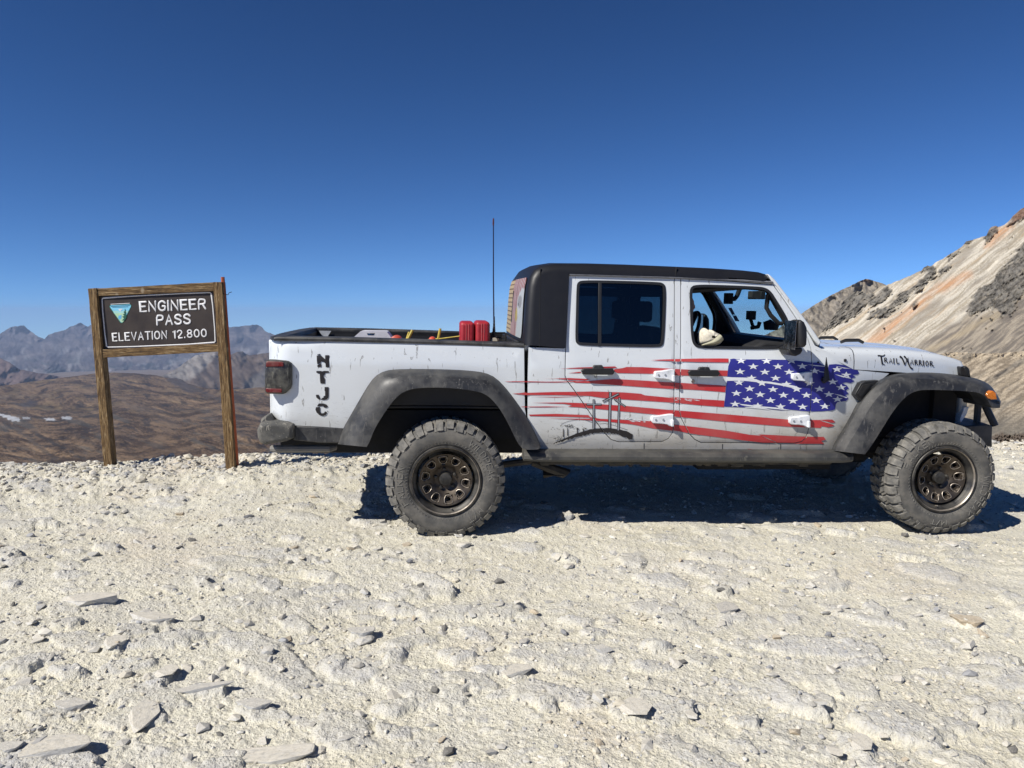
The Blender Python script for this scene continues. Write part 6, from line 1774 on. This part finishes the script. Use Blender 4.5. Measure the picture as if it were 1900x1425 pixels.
# ================================================================== CARGO IN THE BED
M4T = Matrix.Translation(Vector(TO)) @ _rm.to_4x4()
def cargo(name, label, cat, group=None):
    e = empty(name); e.matrix_world = M4T; return tag(e, label, cat, group)
red_p = simple("red_jug_plastic", (.36, .016, .024), .5, bump=.1, var=.1)
for k, (u0, u1, v0, lab) in enumerate(((853.7, 880.8, 597.5, "left one of the two upright red fuel cans in the truck bed"), (882.3, 909.5, 596.5, "right one of the two upright red fuel cans, nearest the whip antenna"))):
    e = cargo("fuel_can", lab, "fuel can", "red fuel cans in the truck bed")
    a = T(u0, v0, -.42); b = T(u1, v0, -.42); cx_ = (a[0] + b[0]) / 2; w = (b[0] - a[0]) / 2
    mb = MB(); mb.box((cx_ - w, -.42, FL), (cx_ + w, -.06, a[1])); mb.build("body", red_p, e, bevel=.024, segs=4)
    for dx in (-w * .20, w * .14):
        mb = MB(); mb.box((cx_ + dx, -.4225, FL + .03), (cx_ + dx + .005, -.40, a[1] - .012)); mb.build("rib", red_p, e, bevel=.003)
    mb = MB(); mb.tube([(cx_, -.36, a[1] - .02), (cx_, -.34, a[1] - .010), (cx_, -.15, a[1] - .010), (cx_, -.13, a[1] - .02)], .010, 8); mb.build("handle", red_p, e)
e = cargo("water_container", "white plastic water container with a slotted handle lying in the truck bed", "container")
wp = simple("white_translucent_plastic", (.66, .64, .66), .4, var=.05)
P = [T(u, v, -.38) for u, v in ZB((640, 300), (650, 268), (715, 210), (730, 207), (890, 208), (905, 214), (932, 250), (940, 300))]; H = [T(u, v, -.38) for u, v in ZB((762, 222), (820, 222), (814, 238), (770, 238))]
V, tt = tri_region(P, [H], 0)
mb = MB(); n = len(V); mb.add([(x, -.38, z) for x, z in V], tt); mb.add([(x, -.20, z) for x, z in V], [tuple(reversed(t)) for t in tt])
for L in (P, H):
    mb.prism([(x, -.38, z) for x, z in L], [(x, -.20, z) for x, z in L], caps=False)
mb.build("body", wp, e, 30)
mb = MB(); mb.box((P[0][0], -.38, FL), (P[-1][0], -.20, P[0][1])); mb.build("tank", wp, e, bevel=.01)
mb = MB(); 
for u in (755, 818):
    x, z = T(480 + u / 3.8, 560 + 258 / 3.8, -.382); mb.lathe([(0, -.384), (.004, -.384), (.005, -.38)], 8, center=(x, 0, z))
mb.build("rivet", M_GREY, e)
yl = simple("yellow_bar_paint", (.55, .42, .07), .5); orr = simple("orange_red_plastic", (.55, .07, .03), .5)
e = cargo("folding_frame", "yellow metal bars with red round ends sticking up between the white container and fuel cans", "tool")
mb = MB(); a = T3(755, 633, -.35); b = T3(765.5, 612.5, -.35); mb.tube([a, b], .011, 8); mb.tube([T3(752, 636, -.30), T3(759, 616, -.30)], .007, 6)
mb.tube([T3(813, 630, -.35), T3(817, 609.5, -.35)], .010, 8); mb.tube([T3(814.5, 629, -.36), T3(853, 624, -.36)], .006, 6); mb.tube([T3(778, 632, -.36), T3(812, 629, -.36)], .007, 6); mb.build("bar", yl, e)
for (u, v, r) in ((735.5, 634.5, 13), (802, 632, 7.5)):
    c = T3(u, v, -.36); rr_ = r / 275
    mb = MB().lathe([(0, -.40), (rr_ * .5, -.40), (rr_, -.385), (rr_, -.30), (0, -.29)], 24, center=(c[0], 0, c[2])); mb.build("foot", orr, e)
e = cargo("rolled_mat", "small rolled tan mat lying beside the fuel cans under the rear window", "mat")
mb = MB(); mb.tube([T3(917, 632, -.40), T3(921, 630, -.10)], .022, 12); mb.build("roll", simple("tan_foam", (.42, .36, .27), .9), e)

# ================================================================== SIGN
SY = 6.75
def P3(u, v, Y=SY): p = at_y(u, v, Y); return (p[0], p[1], p[2])
gL = on_ground(204, 876); gR = on_ground(428, 875)
SY = float(gL[1]); 
sb = (float((gL[0] + gR[0]) / 2), SY, float(gplane((gL[0] + gR[0]) / 2, SY)))
sign = empty("pass_sign", sb); tag(sign, "brown Engineer Pass elevation sign on weathered wooden posts at the edge of the gravel", "sign")
def loc(p): return (p[0] - sb[0], p[1] - sb[1], p[2] - sb[2])
def wood(name, vert=True):
    m = Mat(name); co = m.coord(); k = 1 if vert else 0
    sc = (60, 60, 3.5) if vert else (3.5, 60, 60)
    g = m.noise(m.mapping(sc), 2.2, 6, .65, .8); g2 = m.noise(m.mapping(tuple(s * 2.2 for s in sc)), 3.0, 4, .6, .3)
    kn = m.voronoi(m.mapping((4, 4, 2.6)), 1.6)
    c = m.ramp(g, [(.36, (.035, .020, .008)), (.46, (.12, .066, .022)), (.54, (.22, .135, .052)), (.66, (.40, .30, .17))])
    c = m.mix(m.ramp(g2, [(.30, .75), (.46, 0)]), c, (.035, .02, .01)); c = m.mix(m.ramp(kn, [(.05, .85), (.13, 0)]), c, (.36, .29, .20))
    m.set("Base Color", c); m.set("Roughness", .85); m.bump(m.math('ADD', g, m.math('MULTIPLY', g2, .7)), .9, .008); return m.m
WV, WH = wood("weathered_post_wood"), wood("weathered_rail_wood", False)
def plank(corners, d0, d1, name, mat, parent, seg=12, jit=.0016, along=0):
    """corners TL,TR,BR,BL in px at depth SY+d0 ; depth d1 behind"""
    TLc, TRc, BRc, BLc = [np.array(loc(P3(u, v, SY + d0))) for u, v in corners]
    rows = []
    rg = random.Random(len(name) + int(corners[0][0]))
    for i in range(seg + 1):
        t = i / seg
        if along == 0: a = TLc * (1 - t) + BLc * t; b = TRc * (1 - t) + BRc * t
        else: a = TLc * (1 - t) + TRc * t; b = BLc * (1 - t) + BRc * t
        j = lambda: rg.uniform(-jit, jit)
        mid = (a + b) / 2
        a2 = a + np.array([0, d1 - d0, 0]); b2 = b + np.array([0, d1 - d0, 0])
        a = a + np.array([j(), j(), j()]); b = b + np.array([j(), j(), j()])
        rows.append([tuple(a), tuple(a * .5 + b * .5 + np.array([0, j() - .001, 0])), tuple(b), tuple(b2), tuple(a2)])
    mb = MB().grid(rows, closed=True); n = 5
    mb.f += [tuple(range(5)), tuple(seg * 5 + i for i in reversed(range(5)))]; mb.m += [0, 0]
    return mb.build(name, mat, parent, 40, bevel=.003)
plank([(163, 535.5), (178, 534.5), (210, 884), (194, 884)], 0, .085, "post", WV, sign, 16)
plank([(395.5, 523), (411.5, 523), (437.5, 884), (419.5, 884)], -.01, .075, "post", WV, sign, 16)
plank([(175.5, 535.5), (395.5, 523.5), (396.5, 540), (176, 549.5)], .012, .075, "rail", WH, sign, 10, along=1)
plank([(187, 649), (405, 637.5), (405.5, 652.5), (188, 664)], .006, .075, "rail", WH, sign, 10, along=1)
brn = simple("brown_sign_board", (.036, .026, .021), .55, var=.15, scale=8, bump=.08)
BQ = [(183, 548), (397, 536.5), (405, 639), (191, 650)]
mb = MB(); a = [loc(P3(u, v, SY + .035)) for u, v in BQ]; mb.prism(a, [(x, y + .02, z) for x, y, z in a]); board = mb.build("sign_board", brn, sign, bevel=.004)
wl_ = simple("white_sign_paint", (.74, .74, .74), .5, var=.06)
bz = [(188.5, 556), (192, 552.2), (388, 541.8), (393, 545.5), (400.3, 632), (397, 636.8), (202, 645.2), (196.5, 641.5)]
bz = chaikin(bz, 1, True)
mb = MB(); L = [loc(P3(u, v, SY + .033)) for u, v in bz]; mb.tube(L + L[:1], .0052, 6, caps=False, squash=((0, -1, 0), .5)); mb.build("sign_border", wl_, board)
def sign_text(txt, x0, y0, x1, y1, h, r, gap):
    """baseline from (x0,y0) to (x1,y1) in px, cap height h px"""
    Lst, tw = layout(txt, gap); nx = (x1 - x0) / tw; sl = (y1 - y0) / (x1 - x0)
    groups = {}
    for ch, st, cc in Lst: groups.setdefault(round(cc, 3), []).append(st)
    for cc, sts in groups.items():
        mb = MB()
        for st in sts:
            if len(st) > 4: st = chaikin(st, 1)
            pts = []
            for x, y in st:
                u = x0 + x * nx - y / 6 * h * .035 * 0 - (y / 6) * h * .05; v = y0 + (u - x0) * sl - y / 6 * h
                pts.append(loc(P3(u, v, SY + .033)))
            mb.tube(pts, r, 7, squash=((0, -1, 0), .55))
            for e_ in (pts[0], pts[-1]): 
                q = MB().lathe([(0, -.0035), (r * .7, -.0026), (r, 0)], 10, center=e_); mb.add(q.v, q.f)
        mb.build("letter", wl_, board, 60)
Z1 = lambda x, y: (140 + x / 3.5625, 490 + y / 3.5625)
def st_(txt, a, b, hpx, r, gap): A = Z1(*a); B = Z1(*b); sign_text(txt, A[0], A[1], B[0], B[1], hpx / 3.5625, r, gap)
st_("ENGINEER", (430, 314), (860, 295), 63, .0082, 1.9)
st_("PASS", (541, 402), (760, 393), 62, .0082, 1.9)
st_("ELEVATION", (248, 509), (604, 492), 50, .0060, 2.0)
st_("12.800", (648, 490), (866, 480), 50, .0060, 2.0)
# triangular emblem
ZE = zf(190, 545, 21.93)
def emb(polys, off, mat, nm, par):
    mb = MB()
    for k, Pp in enumerate(polys):
        q = [loc(P3(u, v, SY + .0345 - off - k * 1e-4)) for u, v in ZE(*Pp)]
        r_ = delaunay_2d_cdt([Vector((p[0], p[2])) for p in q], [(i, (i + 1) % len(q)) for i in range(len(q))], [], 0, 1e-7)
        VV = [(v.x, v.y) for v in r_[0]]; pl = [(p[0], p[2]) for p in q]
        tt = [t for t in r_[2] if in_poly(sum(VV[i][0] for i in t) / 3, sum(VV[i][1] for i in t) / 3, pl)]
        mb.add([(x, q[0][1], z) for x, z in VV], tt)
    return mb.build(nm, mat, par, 80)
cs = lambda n, c: simple(n, c, .5, var=.04)
eb = emb([[(285, 500), (330, 455), (1130, 425), (1185, 480), (1170, 540), (850, 1170), (790, 1205), (720, 1170), (295, 560)]], .0010, cs("emblem_green_edge", (.03, .16, .11)), "emblem", board)
emb([[(310, 520), (345, 470), (1120, 440), (1160, 485), (1145, 540), (840, 1150), (790, 1180), (735, 1145), (325, 560)]], .0016, cs("emblem_pale_blue", (.22, .58, .78)), "emblem_sky", eb)
emb([[(330, 415), (1110, 375), (1112, 398), (332, 438)]], .0016, wl_, "emblem_bar", eb)
emb([[(335, 500), (1125, 462), (1125, 490), (340, 530)], [(400, 550), (1050, 520), (1050, 545), (405, 570)]], .0022, cs("emblem_dark_blue", (.02, .14, .24)), "emblem_bar", eb)
emb([[(430, 700), (600, 690), (700, 735), (880, 690), (1060, 690), (1000, 800), (480, 810)]], .0022, cs("emblem_light_green", (.36, .66, .62)), "emblem_hills", eb)
emb([[(640, 640), (700, 610), (820, 610), (800, 660), (760, 650), (740, 730), (700, 700), (680, 660)]], .0027, wl_, "emblem_snow", eb)
emb([[(485, 800), (960, 790), (900, 1000), (850, 1140), (790, 1175), (700, 1090)]], .0024, cs("emblem_meadow", (.42, .64, .42)), "emblem_meadow", eb)
emb([[(650, 900), (780, 860), (770, 1000), (700, 1060), (640, 990)]], .0030, cs("emblem_river", (.13, .45, .72)), "emblem_river", eb)
emb([[(910, 590), (950, 680), (970, 700), (940, 720), (985, 790), (950, 800), (1010, 900), (960, 900), (985, 960), (880, 1120), (860, 1080), (790, 1090), (880, 1000), (800, 935), (890, 900), (830, 845), (900, 810), (860, 735), (905, 710)]], .0034, cs("emblem_tree", (.015, .10, .07)), "emblem_tree", eb)
# orange marker stake tied to the right post
sk_b = loc(P3(441, 876, SY + .04)); stake = empty("marker_stake", tuple(P3(440.5, 878, SY + .045)))
tag(stake, "slim orange marker stake standing against the right post of the brown sign", "stake")
mb = MB(); o_ = Vector(P3(440.5, 878, SY + .045)); tp = Vector(P3(413.2, 514, SY + .045)) - o_
mb.tube([(0, 0, 0), tp * .35, tp * .7, tp], [.0205, .020, .0185, .0165], 8)
mb.build("stake_shaft", simple("faded_orange_fibreglass", (.42, .095, .028), .6, var=.15, scale=12), stake)
mb = MB(); c = Vector(P3(416, 546, SY + .03)) - o_; mb.tube([c + Vector((-.03, -.03, .008)), c + Vector((.02, -.03, 0)), c + Vector((.035, 0, -.005)), c + Vector((.05, -.02, .012)), c + Vector((.07, -.01, .02))], .003, 5); mb.build("wire_tie", M_DARK, stake)

# ================================================================== ROCKS
def rock_material(name, a, b, dust=.4):
    m = Mat(name); co = m.coord()
    n = m.noise(co, 7, 6, .65); n2 = m.noise(m.mapping((8, 8, 40), (.3, .2, 0)), 1.0, 4, .6)
    c = m.mix(m.ramp(n, [(.3, 0), (.7, 1)]), a, b); c = m.mix(m.ramp(n2, [(.45, 0), (.62, .35)]), c, tuple(x * .55 for x in a))
    gm = m.n.new("ShaderNodeNewGeometry"); up = m.sep(gm.outputs["Normal"])[2]
    c = m.mix(m.math('MULTIPLY', m.ramp(up, [(.25, 0), (.9, dust)]), m.ramp(n, [(.3, .4), (.6, 1)])), c, (.57, .52, .42))
    m.set("Base Color", c); m.set("Roughness", .9); m.set("Specular IOR Level", .25); c0 = m.ramp(m.noise(m.mapping((1.4, 1.4, 3), (0, .4, .7)), 4.5, 8, .75, .5), [(.36, .74), (.5, 1.0), (.66, 1.08)]); vm = m.n.new("ShaderNodeVectorMath"); vm.operation = "MULTIPLY"; m.l.new(c, vm.inputs[0]); m.l.new(c0, vm.inputs[1]); m.set("Base Color", vm.outputs[0]); m.bump(m.noise(co, 9, 9, .72, .4), .5, .006); return m.m
RM = [rock_material("pale_limestone", (.50, .49, .46), (.66, .64, .585), .8), rock_material("grey_stone", (.37, .37, .365), (.54, .535, .51), .6), rock_material("dark_stone", (.10, .10, .10), (.22, .21, .19), .15), rock_material("tan_stone", (.40, .32, .22), (.55, .47, .35))]
def rock_mesh(seed, flat=.55, n=18, detail=0, top=None):
    rg = random.Random(seed); bm = bmesh.new()
    for k in range(n):
        v = Vector((rg.gauss(0, 1), rg.gauss(0, 1), rg.gauss(0, 1))).normalized() * rg.uniform(.78, 1.0)
        if top is not None and v.z > 0: v = Vector((v.x * 1.15, v.y * 1.15, top * (1 + .25 * v.x)))
        bm.verts.new((v.x, v.y * .8, v.z * flat))
    r = bmesh.ops.convex_hull(bm, input=bm.verts); 
    dead = [v for v in bm.verts if not v.link_faces]
    for v in dead: bm.verts.remove(v)
    if detail:
        bmesh.ops.bevel(bm, geom=list(bm.edges), offset=.06, segments=1, affect='EDGES', clamp_overlap=True)
        bmesh.ops.triangulate(bm, faces=bm.faces)
        for _ in range(detail): bmesh.ops.subdivide_edges(bm, edges=[e for e in bm.edges if e.calc_length() > .09], cuts=1, use_grid_fill=True)
        bmesh.ops.triangulate(bm, faces=bm.faces)
        for v in bm.verts:
            q = v.co * 2.2 + Vector((seed, 0, 0)); d = mnoise.fractal(q, .9, 2.1, 4) * .06; v.co += v.co.normalized() * d
    me = bpy.data.meshes.new("rock"); bm.to_mesh(me); bm.free(); return me
def place_rock(name, me, mat, u, v, wpx, hpx, rz, sink=.3, parent=None, xyz=None, size=None):
    me2 = me
    o = bpy.data.objects.new(name, me2); COL.objects.link(o)
    if xyz is None:
        g = on_ground(u, v + hpx * .5); x, y = g[0], g[1]; s = wpx / 2 / FOC * y
        hz = hpx / 2 / FOC * y / math.cos(PITCH) * .85
    else: x, y = xyz; s = size[0]; hz = size[1]
    z = gz(x, y)
    o.location = (x, y, z + hz * (1 - 2 * sink) * .5 if xyz is None else z + hz * (1 - sink) * .3)
    o.scale = (s, s * .8, max(hz, s * .35) if xyz is None else hz); o.rotation_euler = (R(random.uniform(-12, 12)), R(random.uniform(-12, 12)), rz)
    if not me2.materials: me2.materials.append(mat)
    o.material_slots[0].link = 'OBJECT'; o.material_slots[0].material = mat
    if parent is not None: o.parent = parent
    return o
BIG = [rock_mesh(100 + k, .75, 16, 2) for k in range(6)]
LOOSE = [ # u, v, w, h, material, label
 (1419, 1182, 24, 17, 0, "small bright white loose stone on the open gravel between the truck's wheels and foreground"),
 (1729, 1370, 21, 15, 0, "bright rounded pebble lying low in the right foreground dust"),
 (1679, 1399, 22, 17, 3, "round tan stone close to the bottom edge, right of the foreground middle"),
 (1520, 1283, 26, 16, 1, "dull grey stone with a shadowed underside among small chips, right foreground"),
 (1233, 1377, 33, 18, 0, "long pale stone lying flat near the bottom middle of the road"),
 (1285, 1396, 36, 27, 0, "large pale blue grey foreground stone beside the long flat one at the bottom"),
 (1237, 1235, 14, 11, 0, "lone white pebble with a round shadow in the middle of smooth dust"),
 (860, 1006, 40, 24, 0, "pale grey rock wedged in front of the rear tyre"),
 (821, 1373, 24, 15, 3, "tan egg shaped stone throwing a dark shadow at the bottom centre"),
 (1112, 1383, 32, 20, 3, "brownish stone with a broken second piece beside it at the bottom centre"),
 (1020, 1344, 19, 15, 3, "small tan stone on trampled dust below the middle of the picture"),
 (909, 1195, 26, 18, 1, "blocky grey stone with a pointed chip behind it in the centre of the road"),
 (937, 1169, 23, 16, 0, "whitish stone just behind the blocky grey one in the centre of the road"),
 (926, 1068, 27, 21, 2, "dark pyramid shaped stone on the gravel between tyre and foreground"),
 (780, 1074, 34, 28, 2, "dark brown upright stone left below the rear tyre"),
 (675, 1174, 52, 30, 1, "jagged grey rock on the open dust left of the rear tyre's line"),
 (1055, 948, 40, 36, 1, "big pointed rock half in the truck's shadow between the wheels"),
 (648, 955, 16, 17, 2, "small dark stone at the tip of the shadow left of the rear tyre"),
 (668, 903, 27, 18, 1, "grey stone lying behind the rear tyre near the shadow"),
 (237, 870, 15, 13, 1, "dark round stone beside the left sign post"),
 (255, 868, 18, 14, 1, "second dark stone from the left sign post, under the sign"),
 (326, 867, 16, 12, 1, "dark round stone standing alone midway between the sign posts"),
 (262, 880, 17, 11, 0, "pale stone in front of the two dark ones by the left sign post"),
 (16, 912, 17, 12, 2, "dark stone at the far left edge of the gravel"),
 (1055, 1040, 34, 20, 0, "pale broken rock lying in the sun just below the truck's shadow"),
 (1765, 1005, 38, 17, 0, "flat whitish rock in front of the front tyre"),
 (1865, 866, 16, 12, 0, "small white stone on the sunny road beyond the front bumper"),
 (1545, 1028, 17, 9, 3, "small tan stone left of the front tyre on the sunlit gravel"),
 (545, 1014, 24, 15, 3, "tan stone with a tall lit face alone on the gravel left of the rear tyre"),
 (1487, 830 + 90, 20, 10, 2, "dark stone in the deep shade under the truck's sill"),
 (1420, 893, 9, 9, 1, "small round stone in the deep shade in the middle under the truck"),
]
for i, (u, v, w, h, mi, lab) in enumerate(LOOSE):
    o = place_rock("rock", BIG[i % 6], RM[mi], u, v, w, h, random.uniform(0, 6), .25); tag(o, lab, "rock", "loose rocks on the pass road")
SLB = [rock_mesh(300 + k, .9, 15, 2, .55) for k in range(5)]
for k, (u, v, w, h, mi, rz) in enumerate([(505, 1398, 185, 62, 0, .25), (98, 1405, 118, 66, 0, 0), (267, 1332, 62, 74, 0, .5), (122, 1311, 84, 36, 1, -.2), (300, 1258, 50, 34, 0, .2), (672, 1178, 54, 28, 1, .4), (376, 1281, 96, 20, 1, .25),
        (168, 1130, 112, 26, 0, .1), (277, 1160, 92, 24, 0, 0), (1165, 1336, 74, 46, 0, -.6), (1793, 1160, 54, 32, 3, -.2), (1348, 1136, 36, 40, 1, -.5), (214, 1208, 46, 30, 0, .3), (467, 1318, 70, 30, 1, .1), (1588, 1392, 50, 50, 0, -.8), (24, 1402, 50, 40, 1, 0), (958, 1255, 52, 36, 0, 0)]):
    g0 = on_ground(u, v); g1 = on_ground(u, v - h * .4); o = bpy.data.objects.new("stone", SLB[k % 5]); COL.objects.link(o)
    sx = w / 2 / FOC * g0[1] * 1.02; sy = abs(g1[1] - g0[1]) * .95; hz = min(.30 * sx, .45 * sy) + .008
    if not SLB[k % 5].materials: SLB[k % 5].materials.append(RM[0])
    o.location = (g0[0], g0[1], gz(g0[0], g0[1]) - hz * .10); o.scale = (sx * 1.15, sy * 1.35, hz); o.rotation_euler = (random.uniform(-.06, .06), random.uniform(-.08, .08), rz * .5)
    o.material_slots[0].link = 'OBJECT'; o.material_slots[0].material = RM[mi]; o.parent = ground
# picked-apart stones set in the road: children of the ground
SM = [rock_mesh(200 + k, .55, 13, 0) for k in range(14)]
for me in SM:
    me.materials.append(RM[0])
rg = random.Random(12); n = 0; cand = []
for k in range(2300):
    y = 1.7 + 6.3 * rg.random() ** .8; x = rg.uniform(-1, 1) * (y * .72 + .1); s = .006 + .045 * rg.random() ** 3.2
    cand.append((s / y, x, y, s))
cand.sort(reverse=True)
def place_small(name, x, y, s, rg_, parent):
    me = rg_.choice(SM); o = bpy.data.objects.new(name, me); COL.objects.link(o)
    o.location = (x, y, gz(x, y) + s * .12); o.scale = (s, s * rg_.uniform(.6, 1), s * rg_.uniform(.5, .9)); o.rotation_euler = (rg_.uniform(-.3, .3), rg_.uniform(-.3, .3), rg_.uniform(0, 6.3))
    r_ = rg_.random(); mt = RM[0] if r_ < .55 else RM[1] if r_ < .86 else RM[3] if r_ < .96 else RM[2]
    o.material_slots[0].link = 'OBJECT'; o.material_slots[0].material = mt; o.parent = parent
for (_, x, y, s) in cand[:275]: place_small("stone", x, y, s, rg, ground)
# the rest: loose gravel as one stuff object
def gravel():
    rng = np.random.RandomState(9)
    phi = (1 + 5 ** .5) / 2
    ico = np.array([(-1, phi, 0), (1, phi, 0), (-1, -phi, 0), (1, -phi, 0), (0, -1, phi), (0, 1, phi), (0, -1, -phi), (0, 1, -phi), (phi, 0, -1), (phi, 0, 1), (-phi, 0, -1), (-phi, 0, 1)]) / 1.9
    F = np.array([(0, 11, 5), (0, 5, 1), (0, 1, 7), (0, 7, 10), (0, 10, 11), (1, 5, 9), (5, 11, 4), (11, 10, 2), (10, 7, 6), (7, 1, 8), (3, 9, 4), (3, 4, 2), (3, 2, 6), (3, 6, 8), (3, 8, 9), (4, 9, 5), (2, 4, 11), (6, 2, 10), (8, 6, 7), (9, 8, 1)])
    N = 42000
    y = 1.6 + 6.9 * rng.rand(N) ** .75; x = rng.uniform(-1, 1, N) * (y * .80 + .2)
    # clumps
    dens = fbm(x / .5, y / .5, 3, 61) + .5 * fbm(x / 1.8, y / 1.8, 2, 62)
    keep = rng.rand(N) < np.clip(.55 + .9 * dens, .08, 1); x = x[keep]; y = y[keep]
    # rubble on the brink
    M = 9000; xb = rng.uniform(-5.2, 6.4, M); yb = crest_y(xb) - .05 - np.abs(rng.normal(0, .42, M)); x = np.concatenate([x, xb]); y = np.concatenate([y, yb])
    n = len(x); s = .0022 + .010 * rng.rand(n) ** 3; s[-M:] *= 2.0
    big = rng.rand(n) < .06; s[big] *= 2.0
    Y, sg, Z = GGRID
    fi = np.interp(y, Y, np.arange(len(Y))); fj = np.interp(x / (y * .92 + .5), sg, np.arange(len(sg)))
    z = Z[np.clip(fi.round().astype(int), 0, len(Y) - 1), np.clip(fj.round().astype(int), 0, len(sg) - 1)]
    V = ico[None] * (1 + rng.uniform(-.28, .28, (n, 12, 1)))
    V = V * s[:, None, None] * np.stack([rng.uniform(.8, 1.5, n), rng.uniform(.6, 1.1, n), rng.uniform(.45, .85, n)], 1)[:, None, :]
    a = rng.rand(n) * 6.28; c, s_ = np.cos(a)[:, None], np.sin(a)[:, None]
    X = V[..., 0] * c - V[..., 1] * s_ + x[:, None]; YY = V[..., 0] * s_ + V[..., 1] * c + y[:, None]; ZZ = V[..., 2] + z[:, None] + s[:, None] * .22
    VV = np.stack([X, YY, ZZ], -1).reshape(-1, 3); FF = (F[None] + (np.arange(n) * 12)[:, None, None]).reshape(-1, 3)
    m = Mat("loose_gravel"); t = m.attr("tone")
    m.set("Base Color", m.ramp(t, [(0, (.20, .20, .205)), (.16, (.38, .38, .38)), (.45, (.52, .475, .38)), (.8, (.60, .56, .47)), (1, (.66, .64, .58))])); m.set("Roughness", .92); m.set("Specular IOR Level", .2)
    tone = np.repeat(rng.rand(n), 12)
    o = np_mesh("gravel", VV, FF, m.m, False, {"tone": tone}); tag(o, kind="stuff")
gravel()
bpy.context.view_layer.update()
